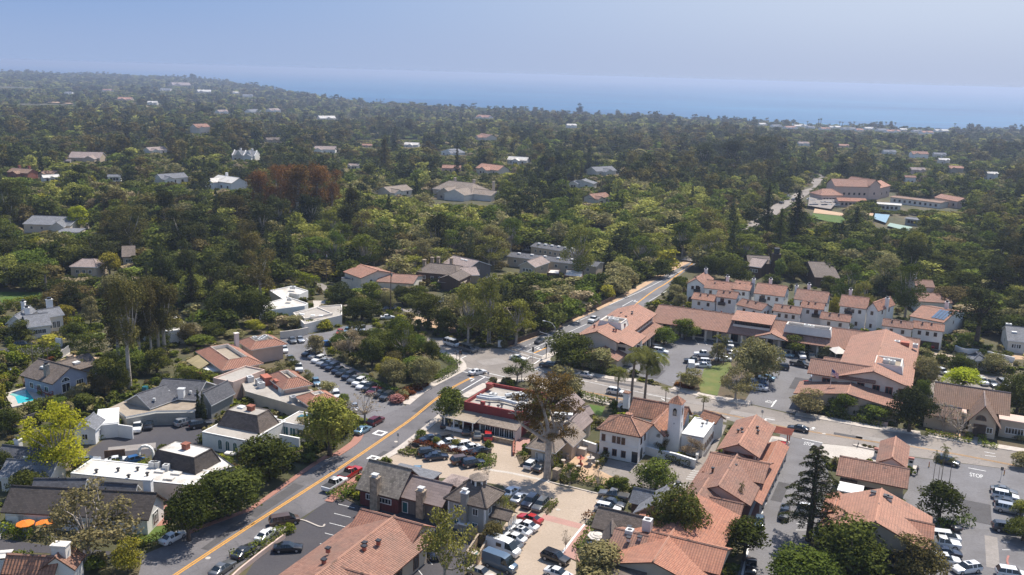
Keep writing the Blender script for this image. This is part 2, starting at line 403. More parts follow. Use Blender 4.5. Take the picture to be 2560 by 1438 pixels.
def ribbon_mb(mb,pts,width,z,h=0.0,mi=0,ter=False):
 n=len(pts);L=[];Rr=[]
 for i in range(n):
  d=(pts[min(i+1,n-1)]-pts[max(i-1,0)]).normalized();p=Vector((-d.y,d.x))*width/2
  L.append(pts[i]+p);Rr.append(pts[i]-p)
 for i in range(n-1):
  q=[Rr[i],Rr[i+1],L[i+1],L[i]]
  zz=[z+(float(TZ(a.x,a.y))if ter else 0)for a in q]
  t=[(a.x,a.y,w)for a,w in zip(q,zz)];mb.face(t,mi)
  if h:
   for a,b2 in((0,1),(2,3)):
    mb.face([(q[a].x,q[a].y,zz[a]-h),(q[b2].x,q[b2].y,zz[b2]-h),t[b2],t[a]],mi)
   if i==0:mb.face([(q[3].x,q[3].y,z-h),(q[0].x,q[0].y,z-h),t[0],t[3]],mi)
   if i==n-2:mb.face([(q[1].x,q[1].y,z-h),(q[2].x,q[2].y,z-h),t[2],t[1]],mi)
def ribbon(name,px,width,mat,z=0.12,h=0.12,sm=True,ter=False,kind='structure'):
 pts=[G(p)for p in px];pts=smooth(pts)if sm else pts
 mb=MB();ribbon_mb(mb,pts,width,z,h,0,ter);o=mb.build(name,mat);tag(o,kind=kind);return o
MAIN_L=[I(330,1500),Z1(960,1300),Z1(1130,1230),Z1(1330,1135),Z1(1600,1035),Z1(1711,983),Z3(0,507),Z3(200,425),Z3(290,360),Z2(1830,1235),Z2(1940,1130),
  Z2(2030,1045),Z2(2290,937),Z2(2420,832),Z2(2556,747),Y8(365,772),Y8(400,720)]
MAIN_R=[Y8(895,885),Y8(740,903),Y8(400,1085),I(1115,1030),Z3(960,135),Z3(870,222),Z3(640,402),Z3(490,490),Z3(335,605),Z3(190,715),Z3(50,840),Z3(0,870),I(700,1330),I(640,1382),I(561,1445),I(500,1500)]
sheet('main_road',MAIN_L+MAIN_R,'asphalt',0.045)
CROSS=[Y8(400,720),Y8(385,655),Y8(310,600),Y8(100,515),Y8(-60,430),Y8(-60,330),Y8(180,335),Y8(560,440),Y8(640,465),Y8(930,470),Y8(1030,450),Y8(1130,500),Y8(1470,580),Y8(1450,620),Y8(1480,660),
  Y8(1600,715),Y8(2250,853),Z4(1560,296),Z4(1930,366),Z6(20,42),Z6(380,104),Z6(720,184),Z6(1300,284),Z6(1740,345),Z6(2200,424),Z6(2600,490),
  Z6(2600,660),Z6(2420,610),Z6(1620,505),Z6(1350,470),Z6(1210,440),Z6(930,402),Z6(600,332),Z6(180,218),Z4(2460,705),Z4(2380,683),I(1640,1032),Z4(1400,528),Z4(940,425),Z4(700,370),Y8(1300,880),Y8(1200,872),Y8(930,893)]
sheet('cross_street',CROSS,'old_asphalt',0.03)
UP_L=[Y8(1030,450),Y6(700,1150),Y6(1000,1040),Y6(1260,918),Y6(1500,806),Y6(1700,702),Y6(1940,565),Y6(2191,440)]
UP_R=[Y6(2191,474),Y6(2060,570),Y6(1940,690),Y6(1850,770),Y6(1720,860),Y6(1400,1000),Y6(1200,1095),Y6(1040,1170),Y8(1560,500),Y8(1470,580),Y8(1130,500)]
sheet('upper_road',UP_L+UP_R,'lot_asphalt',0.04)
FAR=[I(1728,656),I(1790,622),I(1866,582),I(1945,521),I(2010,483),I(2046,449),I(2098,415),I(2160,381)]
def far_road():
 pts=[GT(p).xy for p in FAR];mb=MB();ribbon_mb(mb,smooth(pts),9,0.6,0,0,True);tag(mb.build('far_road','old_asphalt'),kind='structure')
far_road()
ribbon('road_shoulder',[Y6(560,1190),Y6(800,1118),Y6(1000,1030),Y6(1260,908),Y6(1500,796),Y6(1700,690),Y6(1940,552),Y6(2160,440)],3.5,'sand',0.02,0,kind='structure')
# parking courts, drives and gardens
PLAZA=[Z3(975,140),Z3(870,228),Z3(640,408),Z3(500,500),Z3(740,590),Z3(800,640),Z3(1100,640),Z3(1500,700),Z3(1620,880),Z3(1470,1085),Z3(1390,1180),Z3(1190,1470),I(1440,1475),Z5(960,1300),Z5(815,1225),Z5(1040,930),
  Z5(1180,760),Z5(1240,640),Z5(1500,700),Z5(1520,600),Z5(1200,620),Z5(770,535),Z5(650,470),Z4(640,1225),Z4(700,1180),Z4(470,1040),Z4(330,1020),Z4(330,850),Z3(1560,300),Z3(1110,220)]
sheet('parking_court',PLAZA,'plaza',0.02)
sheet('parking_lot',[Z3(0,870),Z3(30,835),Z3(190,808),Z3(420,880),Z3(900,960),Z3(1050,1030),Z3(1320,1140),Z3(1200,1290),Z3(1180,1470),I(560,1520),I(640,1398),I(705,1338)],'dark_asphalt',0.022)
sheet('parking_lot',[Z1(560,690),Z1(600,600),Z1(740,500),Z1(870,490),Z1(900,420),Z1(1060,405),Z1(1290,400),Z1(1460,390),Z1(1350,480),Z1(1320,560),Z1(1600,615),Z1(1120,580),Z1(980,650),Z1(700,720),Z1(560,740)],'dark_asphalt',0.022)
sheet('parking_lot',[Z2(1030,270),Z2(1330,225),Z2(1560,190),Z2(1680,140),Z2(1960,130),Z2(1960,190),Z2(1560,260),Z2(1480,360),Z2(1500,420),Z2(1640,500),Z2(1850,600),Z2(2000,710),Z2(2160,820),Z2(2250,910),
 Z2(2290,940),Z2(2020,1050),Z2(1930,1090),Z2(1750,1000),Z2(1560,830),Z2(1330,640),Z2(1120,480),Z2(1060,380)],'lot_asphalt',0.022)
sheet('parking_lot',[Z7(690,1100),Z7(860,980),Z7(960,880),Z7(1250,800),Z7(1750,860),Z7(2250,930),Z8(640,890),Z8(620,1060),Z8(560,1190),Z8(500,1230),Z8(415,1330),Z8(330,1400),I(1990,1036),I(1880,1011),I(1800,995),I(1683,968),Z7(560,1120)],'lot_asphalt',0.022)
sheet('garden_bed',[Z7(1480,1040),Z7(1700,1000),Z7(2150,990),Z7(2170,1130),Z7(1940,1290),Z7(1850,1438),Z7(1700,1420),Z7(1380,1375),Z7(1120,1310),Z7(1160,1240),Z7(1420,1180)],'soil',0.12,0.0)
sheet('front_lawn',[Z7(1440,1120),Z7(1700,1050),Z7(1720,1120),Z7(1640,1200),Z7(1600,1300),Z7(1570,1400),Z7(1400,1365),Z7(1390,1290)],'lawn',0.14)
sheet('parking_lot',[Z6(600,335),Z6(935,404),Z6(910,470),Z6(1040,780),Z6(900,1100),Z6(780,1250),Z6(520,1500),Z6(250,1500),Z6(320,1230),Z6(360,960),Z6(460,700),Z6(565,430)],'lot_asphalt',0.022)
sheet('forecourt',[Z6(930,405),Z6(1230,440),Z6(1360,470),Z6(1350,560),Z6(1000,520),Z6(900,480)],'pale_concrete',0.034)
sheet('parking_lot',[Z6(1600,508),Z6(2420,612),Z6(2600,660),Z6(2600,1500),Z6(1680,1500),Z6(1780,1270),Z6(1790,980),Z6(1540,850),Z6(1600,770),Z6(1620,600)],'lot_asphalt',0.022)
sheet('drive',[Z4(1180,1170),Z4(1250,1060),Z4(1500,1110),Z4(1590,1110),Z4(1880,1080),Z4(2130,1130),Z4(2200,1040),Z4(2365,715),Z4(2460,730),Z4(2280,1150),Z4(2260,1260),Z4(2130,1480),Z4(1560,1400),Z4(1480,1340),Z4(1200,1230)],'old_asphalt',0.022)
sheet('gravel_garden',[Z4(840,1050),Z4(960,960),Z4(1150,950),Z4(1250,1055),Z4(1180,1175),Z4(1500,1330),Z4(1350,1330),Z4(1000,1290),Z4(820,1210)],'sand',0.026)
sheet('side_path',[Z4(2190,1035),Z4(2250,1050),Z4(2430,735),Z4(2375,720)],'dark_asphalt',0.03)
sheet('front_lawn',[Z4(1080,520),Z4(1250,545),Z4(1210,640),Z4(1090,600)],'bright_lawn',0.03)
sheet('terrace',[Z3(1610,300),Z3(1800,330),Z3(1690,400),Z3(1600,440)],'pink_paving',0.026)
sheet('crossing',[Z5(640,820),Z5(1040,925),Z5(1000,970),Z5(600,870)],'pink_paving',0.026)
sheet('garden_bed',[Z3(650,420),Z3(760,345),Z3(1050,360),Z3(1400,430),Z3(1425,520),Z3(1260,580),Z3(1300,480),Z3(830,400),Z3(830,440)],'soil',0.12,0.0)
sheet('garden_bed',[Z3(1610,450),Z3(1690,445),Z3(1830,480),Z3(1650,550)],'soil',0.12,0.0)
sheet('garden_bed',[Z3(1850,920),Z3(1900,835),Z3(1955,845),Z3(1860,945)],'soil',0.12,0.0)
sheet('terrace',[Z5(820,1220),Z5(1045,930),Z5(1130,950),Z5(960,1180),Z5(1000,1300)],'pink_paving',0.12,0.0)
sheet('garden_bed',[Z3(50,830),Z3(190,715),Z3(320,700),Z3(420,800),Z3(330,870),Z3(200,805)],'soil',0.12,0.0)
sheet('lawn',[Z1(840,1160),Z1(1110,1100),Z1(1150,1190),Z1(1000,1215),Z1(860,1200)],'bright_lawn',0.03)
sheet('brick_path',[Z1(1000,1110),Z1(1110,960),Z1(1210,985),Z1(1110,1110)],'brick_paving',0.026)
sheet('lane',[Z1(-40,1190),Z1(330,1240),Z1(960,1300),Z1(960,1345),Z1(300,1290),Z1(-40,1275)],'dark_asphalt',0.024)
sheet('drive',[Z1(-40,1080),Z1(110,1085),Z1(20,1150),Z1(0,1200),Z1(-40,1200)],'pale_concrete',0.026)
sheet('patio',[Z1(160,1100),Z1(330,1090),Z1(360,1140),Z1(150,1150)],'pale_concrete',0.026)
sheet('drive',[Y7(600,800),Y7(750,745),Y7(1080,790),Y7(1150,810),Y7(880,880),Y7(700,830)],'sand',0.026)
sheet('street',[Y7(-40,690),Y7(560,650),Y7(640,690),Y7(580,720),Y7(20,750),Y7(-40,760)],'dark_asphalt',0.024)
sheet('drive',[Y7(560,700),Y7(700,680),Y7(700,750),Y7(620,780)],'pale_concrete',0.03)
sheet('lawn',[Y7(690,580),Y7(980,520),Y7(1080,540),Y7(760,610)],'lawn',0.026)
sheet('lawn',[Y7(1100,770),Y7(1350,740),Y7(1400,800),Y7(1150,800)],'lawn',0.026)
sheet('lawn',[Y7(0,120),Y7(430,120),Y7(420,190),Y7(0,230)],'bright_lawn',0.026)
sheet('drive',[Y7(480,90),Y7(700,40),Y7(640,100),Y7(480,120)],'sand',0.03)
sheet('pool_surround',[Y7(45,1130),Y7(270,1065),Y7(360,1120),Y7(480,1185),Y7(120,1270)],'pale_concrete',0.3,0.0)
plain('pool_water',(0.02,0.42,0.44),0.06,0,0.1,0.5);plain('pool_shelf',(0.22,0.50,0.46),0.2,0,0.1,0.5)
pool=thing('swimming_pool','turquoise swimming pool in pale paving below the red deck','pool',tuple(G(Y7(240,1160)))+(0.3,))
def pool_part(name,pts,mat,z):
 mb=MB();mb.prism([G(p,z)for p in pts],None,z);mb.build(name,mat,pool,pool.location)
pool_part('water',[Y7(95,1143),Y7(180,1112),Y7(262,1097),Y7(345,1200),Y7(180,1235),Y7(150,1165)],'pool_water',0.32)
VIS.append((6,960,116,1024,pool.location.y))
pool_part('step',[Y7(95,1143),Y7(180,1112),Y7(240,1100),Y7(255,1130),Y7(150,1165)],'pool_shelf',0.335)
sheet('dirt_park',[Y5(1600,1060),Y5(1850,1090),Y5(2100,1210),Y5(2060,1250),Y5(1880,1180),Y5(1650,1130)],'sand',0.02)
sheet('park_path',[Z2(2150,400),Z2(2280,380),Z2(2360,430),Z2(2230,450)],'sand',0.02)
sheet('park_lawn',[Z2(2050,480),Z2(2250,380),Z2(2520,520),Z2(2350,640),Z2(2150,600)],'lawn',0.018)
sheet('plaza',[Z8(750,640),Z8(1000,640),Z8(960,720),Z8(730,690)],'plaza',0.02)
sheet('drive',[Z8(1470,860),Z8(1640,890),Z8(2200,960),Z8(2200,1000),Z8(1560,940),Z8(1380,860)],'plaza',0.02)
sheet('parking_lot',[Z8(1370,1000),Z8(2200,1100),Z8(2250,1250),Z8(1900,1230),Z8(1480,1290),Z8(1400,1250)],'old_asphalt',0.02)
sheet('drive',[Z8(2180,880),Z8(2301,860),Z8(2301,930),Z8(2200,930)],'sand',0.02)
sheet('dirt_garden',[Z6(1790,260),Z6(2060,330),Z6(2020,370),Z6(1800,330)],'sand',0.03)
sheet('path',[Z6(2098,340),Z6(2172,345),Z6(2178,425),Z6(2096,405)],'pale_concrete',0.03)
sheet('dirt_garden',[Z6(2215,360),Z6(2520,410),Z6(2520,460),Z6(2215,420)],'soil',0.03)
sheet('meadow',[GT(Y6(1100,330)).xy,GT(Y6(1340,330)).xy,GT(Y6(1700,250)).xy,GT(Y6(1500,170)).xy,GT(Y6(1120,230)).xy],'meadow',0.05)
sheet('drive',[Y5(760,930),Y5(870,930),Y5(860,990),Y5(770,990)],'pale_concrete',0.02)
sheet('lane',[Y5(640,690),Y5(700,700),Y5(920,830),Y5(860,850)],'old_asphalt',0.02)
sheet('street',[Y5(1000,980),Y5(1350,960),Y5(1600,1040),Y5(1850,1060),Y5(1880,1000),Y5(2000,960),Y5(2000,920),Y5(1880,930),Y5(1560,1010),Y5(1400,940),Y5(1050,960)],'old_asphalt',0.02)
sheet('drive',[Y4(1720,830),Y4(1780,760),Y4(1870,760),Y4(1800,840)],'sand',0.02)
sheet('drive',[Y4(-30,330),Y4(60,345),Y4(70,385),Y4(-30,390)],'sand',0.03)
# pavements and kerbs
def pavement(name,px,width,mat='kerb_concrete',z=0.14):ribbon(name,px,width,mat,z,z)
pavement('pavement',[Z3(130,455),Z3(205,408),Z3(288,345),Z2(1835,1225)],1.8,'brick_paving')
pavement('pavement',[Z1(1130,1222),Z1(1330,1127),Z1(1600,1027),Z1(1711,975),Z3(0,497),Z3(130,455)],1.0,'brick_paving')
pavement('pavement',[Z2(2290,925),Z2(2420,820),Z2(2556,733),Y8(360,755),Y8(388,705),Y8(372,655),Y8(300,590),Y8(100,503)],2.2)
pavement('pavement',[Y8(900,888),Y8(745,912),Y8(410,1095)],2.4)
pavement('pavement',[Z3(1000,125),Z3(885,222),Z3(655,402),Z3(505,492),Z3(470,520)],1.6)
pavement('pavement',[Z3(345,612),Z3(200,722),Z3(70,838)],1.6,'brick_paving')
pavement('pavement',[Y8(900,888),Y8(1210,872),Y8(1310,890),Z4(700,378),Z4(940,435),Z4(1400,540),I(1640,1040)],2.6)
pavement('pavement',[Y8(1570,520),Y8(1500,560),Y8(1462,605),Y8(1490,650),Y8(1600,705),Y8(2250,843),Z4(1560,288)],2.4)
pavement('pavement',[Z4(1930,356),Z6(20,34),Z6(370,92)],3.0)
pavement('pavement',[Z6(720,172),Z6(1000,218),Z6(1300,272),Z6(1700,328)],2.6)
pavement('pavement',[Z6(1760,338),Z6(2200,412),Z6(2600,478)],2.6)
pavement('arcade_walk',[Z6(545,350),Z6(480,560),Z6(400,780),Z6(335,960),Z6(330,1090)],4.2,'brick_paving',0.13)
ribbon('kerb',[Z6(578,430),Z6(540,500),Z6(430,790),Z6(362,960),Z6(352,1010),Z6(358,1040)],0.45,'white_trim',0.15,0.15)
def corner():
 c=G(Z6(575,385),0.15);mb=MB();mb.prism([(c.x+2.6*math.cos(a),c.y+2.6*math.sin(a))for a in np.linspace(0,6.2,20)],0,0.15)
 tag(mb.build('pavement','pale_concrete'),kind='structure')
corner()
ribbon('kerb',[Z4(660,1235),Z5(700,500),Z5(900,550),Z5(1200,625)],0.35,'kerb_concrete',0.14,0.14)
ribbon('gutter',[Z5(0,330),Z5(110,380),Z5(300,410),Z5(620,480),Z5(700,510)],0.8,'pale_concrete',0.03,0)
ribbon('kerb',[Z5(815,1225),Z5(930,1070),Z5(1045,930)],0.35,'white_trim',0.14,0.14,False)
ribbon('kerb',[Z3(645,425),Z3(740,455),Z3(830,440)],0.5,'stone',0.4,0.4)
ribbon('kerb',[I(700,1330),I(745,1300),I(800,1318),I(812,1312)],0.3,'kerb_concrete',0.14,0.14)
ribbon('kerb',[Z6(2390,1290),Z6(2380,1340),Z6(2420,1400),Z6(2500,1438)],0.3,'red_kerb',0.14,0.14)
ribbon('kerb',[Z6(300,1438),Z6(340,1260),Z6(352,1180)],0.35,'white_trim',0.14,0.14)
# painted markings
def line(mb,px,w,z,dash=None,sm=True):
 pts=[G(p)for p in px];pts=smooth(pts,8)if sm and len(pts)>2 else pts
 if not dash:ribbon_mb(mb,pts,w,z);return
 on,off=dash;acc=0.0
 for a,b in zip(pts,pts[1:]):
  L=(b-a).length;t=0.0
  while t<L:
   if acc%(on+off)<on:
    e=min(t+on-acc%(on+off),L)
    ribbon_mb(mb,[a.lerp(b,t/L),a.lerp(b,e/L)],w,z);acc+=e-t+1e-6;t=e+1e-6
   else:
    s=(on+off)-acc%(on+off);acc+=s+1e-6;t+=s+1e-6
mb=MB()
YL=[I(400,1465),Z1(1230,1400),Z1(1711,1085),Z3(0,668),Z3(300,470),Z3(620,250),Z3(760,150),Z3(925,15),Y8(220,1000),Y8(350,925),Y8(530,835)]
pts=smooth([G(p)for p in YL],8)
for o in(-0.22,0.22):
 off=[]
 for i,p in enumerate(pts):
  d=(pts[min(i+1,len(pts)-1)]-pts[max(i-1,0)]).normalized();off.append(p+Vector((-d.y,d.x))*o)
 ribbon_mb(mb,off,0.28,0.062)
line(mb,[Y8(1310,530),Y8(1475,460)],0.5,0.062);line(mb,[Y6(1670,830),Y6(1740,775),Y6(1800,730),Y6(1860,690),Y6(1940,643),Y6(2050,560),Y6(2170,470)],0.5,0.062)
for dy in(0,6):
 line(mb,[Y8(1800,965+dy*2),Z4(1000,385+dy),Z4(1240,432+dy),Z4(1500,490+dy),Z4(2000,590+dy),Z4(2300,640+dy)],0.14,0.062)
 line(mb,[Z6(0,142+dy),Z6(250,190+dy),Z6(600,268+dy),Z6(1050,345+dy),Z6(1350,392+dy),Z6(1600,422+dy),Z6(2050,500+dy),Z6(2512,590+dy)],0.12,0.062)
mb.build('yellow_line','road_yellow');tag(bpy.data.objects['yellow_line'],kind='structure')
mb=MB()
for a,b,w in((Y8(405,713),Y8(560,745),.3),(Y8(640,770),Y8(985,848),.3),(Y8(360,762),Y8(500,790),.3),(Y8(600,815),Y8(870,885),.3),(Y8(680,838),Y8(300,1062),.3),
    (Y8(940,480),Y8(1395,612),.3),(Y8(1030,455),Y8(1470,585),.3),(Y8(1395,612),Y8(1310,670),.35),(Y8(1480,648),Y8(1320,750),.35),(Y8(1220,610),Y8(1250,580),.3),
    (Y8(1225,505),Y8(1990,155),.2),(Y8(1425,565),Y8(1480,540),.3),(Y8(370,600),Y8(440,568),.35),(Y8(280,490),Y8(360,515),.2),
    (Y8(1340,745),Y8(1850,865),.2),(Y8(1850,865),Y8(2300,965),.2),(Z4(1400,365),Z4(1900,470),.2),(Y6(1450,830),Y6(1700,722),.25),(Y6(1700,722),Y6(2150,498),.25),(Y6(1650,792),Y6(1560,842),.25),
    (Y6(1790,800),Y6(1940,710),.2),(Z4(1810,468),Z4(1850,490),.3),(Z6(770,368),Z6(930,402),.3),(Z6(2075,598),Z6(2215,625),.25),(Z6(2200,472),Z6(2285,488),.2),(Z6(2205,500),Z6(2290,510),.2),
    (Z8(30,1358),Z8(75,1298),.35),(Z8(800,1140),Z8(810,1120),.2)):
 line(mb,[a,b],w,0.066)
line(mb,[Y8(1130,478),Y8(1260,420),Y8(1420,340),Y8(1900,110),Y8(2000,70)],0.2,0.066,(1.6,3.6))
for s in((Z6(560,945),Z6(440,945)),):pass
def stalls(a,b,n,c,w=0.12):
 """n bay lines between ground points a and b, each running to offset pixel vector c at a"""
 A,B_,C=G(a),G(b),G(c);d=C-A
 for i in range(n):
  p=A.lerp(B_,i/max(n-1,1));ribbon_mb(mb,[p,p+d],w,0.03)
stalls(Z3(150,855),Z3(0,1180),5,Z3(285,888));stalls(Z3(760,1340),Z3(920,1180),3,Z3(840,1438));stalls(Z2(1120,290),Z2(1300,260),3,Z2(1150,320))
stalls(Z2(1290,395),Z2(2020,850),16,Z2(1360,360));stalls(Z7(1350,835),Z7(1680,860),5,Z7(1385,885));stalls(Z6(720,1085),Z6(725,1035),2,Z6(900,1085))
stalls(Z7(1120,1263),Z7(1220,1180),2,Z7(1270,1290));stalls(Z8(540,940),Z8(420,1160),7,Z8(600,945));stalls(Z5(2060,470),Z5(2120,390),5,Z5(2140,475),.2)
stalls(Z6(1860,1010),Z6(1870,1080),2,Z6(1890,1000));stalls(Z6(2250,748),Z6(2250,748),1,Z6(2330,745));stalls(Z6(2340,1180),Z6(2340,1240),2,Z6(2400,1180))
for i in range(7):
 p=G(Z6(615-i*26.5,530+i*69.5));ribbon_mb(mb,[p-AV*1.1,p+AV*0.2],0.22,0.03);ribbon_mb(mb,[p-BV*0.6,p+BV*0.6],0.2,0.031)
for c in(Z3(492,273),Z3(437,477)):
 p=G(c);q=1.0 if c==Z3(492,273)else 0.75;h=BV
 for s in(-1,1):
  ribbon_mb(mb,[p+AV*q*s-BV*(q+.25),p+AV*q*s+BV*(q+.25)],0.55,0.066);ribbon_mb(mb,[p+BV*q*s-AV*(q-.27),p+BV*q*s+AV*(q-.27)],0.55,0.067)
def arrow(c,ang,s=1.0):
 p=G(c);f=Vector((math.cos(ang),math.sin(ang)));r=Vector((f.y,-f.x))
 L=lambda a,b:p+f*a*s+r*b*s
 for q in([L(-1.8,-.15),L(-1.8,.15),L(.4,.15),L(.4,-.15)],[L(.4,-.15),L(.1,.15),L(.1,-.9),L(.4,-.9)],[L(-.3,-.9),L(.8,-.9),L(.25,-1.7)]):
  mb.prism(q,None,0.067)
arrow(Y8(540,868),rad(65));arrow(Y8(1350,475),rad(245));arrow(Y6(1660,800),rad(245));arrow(Z6(495,212),rad(155));arrow(Z6(845,295),rad(-25))
def text(s,c,ang,size,sx=1.0):
 cu=bpy.data.curves.new("lettering",'FONT');cu.body=s;cu.size=size;cu.align_x='CENTER';cu.align_y='CENTER'
 o=bpy.data.objects.new("lettering",cu);COL.objects.link(o)
 me=o.to_mesh();g=G(c);ca,sa=math.cos(ang),math.sin(ang)
 for p in me.polygons:
  q=[me.vertices[i].co for i in p.vertices];q=[Vector((g.x+(v.x*sx)*ca-v.y*sa,g.y+(v.x*sx)*sa+v.y*ca,0.068))for v in q]
  if(q[1]-q[0]).cross(q[2]-q[0]).z<0:q.reverse()
  mb.face(q)
 o.to_mesh_clear();bpy.data.objects.remove(o);bpy.data.curves.remove(cu)
text("STOP",Z6(822,412),GA,2.6,0.33);text("STOP",Z6(2137,660),GA,2.8,0.36);text("STOP",Z6(518,78),GA+math.pi,2.6,0.33)
mb.build('white_lines','road_white');tag(bpy.data.objects['white_lines'],kind='structure')
def patch(c,L,W,a,mat,z=0.052):
 p=G(c);f=Vector((math.cos(a),math.sin(a)));r=Vector((-f.y,f.x));mb=MB();mb.prism([p+f*L/2+r*W/2,p-f*L/2+r*W/2,p-f*L/2-r*W/2,p+f*L/2-r*W/2],None,z);tag(mb.build('asphalt_patch',mat),kind='structure')
stained('patch_dark',(0.10,0.095,0.096),(0.075,0.07,0.07),0.4,0.8);stained('patch_pale',(0.30,0.27,0.245),(0.22,0.20,0.18),0.4,0.8)
for c,L,W,a,m in((I(820,1165),9,1.6,rad(67),'patch_dark'),(I(690,1250),14,2.4,rad(67),'patch_dark'),(I(950,1140),5,1.2,rad(67),'patch_dark'),(I(1060,1020),7,2.6,rad(65),'patch_dark'),(I(560,1340),10,1.4,rad(70),'patch_dark'),(I(1700,1000),16,2.2,GA,'patch_pale'),(I(1880,1040),10,3.0,GA,'patch_pale'),(I(1550,960),12,1.6,GA,'patch_dark'),(I(2250,1110),18,2.4,GA,'patch_pale'),(I(2120,1090),6,1.4,GA,'patch_dark'),
     (I(1230,905),7,5,rad(30),'patch_pale'),(I(1190,880),5,2,GA,'patch_dark'),(I(2440,1280),9,5,rad(65),'patch_dark'),(I(2480,1380),12,2.0,rad(65),'patch_pale'),(I(1950,1230),9,2.0,rad(65),'patch_dark'),(I(2000,960),10,4,rad(65),'patch_dark'),(I(1640,935),8,3,rad(65),'patch_dark'),(I(870,930),12,3,rad(-25),'patch_dark'),(I(330,1120),9,3,rad(20),'patch_pale')):
 patch(c,L,W,a,m)
for c in(I(520,1396),I(832,1178),I(990,1105),I(1100,1000),I(1490,955),I(1820,1045),I(2060,1085),I(1495,1255),I(1395,1275)):
 p=G(c);mb=MB();mb.prism([(p.x+.42*math.cos(a),p.y+.42*math.sin(a))for a in np.linspace(0,6,14)],None,0.07);tag(mb.build('manhole_cover','pale_concrete'),'round pale manhole cover set in the asphalt of a street','manhole cover','manhole covers in the streets')
# ================================================================ building kit
class Frame:
 """plan rectangle: origin, u along the front, v towards the back, width w, depth d"""
 def __init__(s,o,ang,w,d):s.o=Vector(o);s.u=Vector((math.cos(ang),math.sin(ang)));s.v=Vector((-s.u.y,s.u.x));s.w=w;s.d=d;s.ang=ang
 def p(s,a,b,z=0.0):q=s.o+s.u*a+s.v*b;return Vector((q.x,q.y,z))
 def sub(s,a0,a1,b0,b1):q=s.p(a0,b0);return Frame((q.x,q.y),s.ang,a1-a0,b1-b0)
 def grow(s,e):return s.sub(-e,s.w+e,-e,s.d+e)
 def c(s,z=0.0):return s.p(s.w/2,s.d/2,z)
 def ring(s,z):return[s.p(0,0,z),s.p(s.w,0,z),s.p(s.w,s.d,z),s.p(0,s.d,z)]
FOOT=[]
def FR(p0,p1,p2,z,snap=True,d=None,ter=None):
 """frame from eave pixels: front-left, front-right and any point of the back edge, at height z"""
 g0,g1=G(p0,z),G(p1,z);e=g1-g0;ang=math.atan2(e.y,e.x)
 if snap and abs(ang-GA)<rad(14):ang=GA
 u=Vector((math.cos(ang),math.sin(ang)));w=e.dot(u);v=Vector((-u.y,u.x))
 if d is None:d=(G(p2,z)-g0).dot(v)
 if d<0:g0=g0+v*d;d=-d
 f=Frame(g0,ang,max(w,.5),max(d,.5));return f
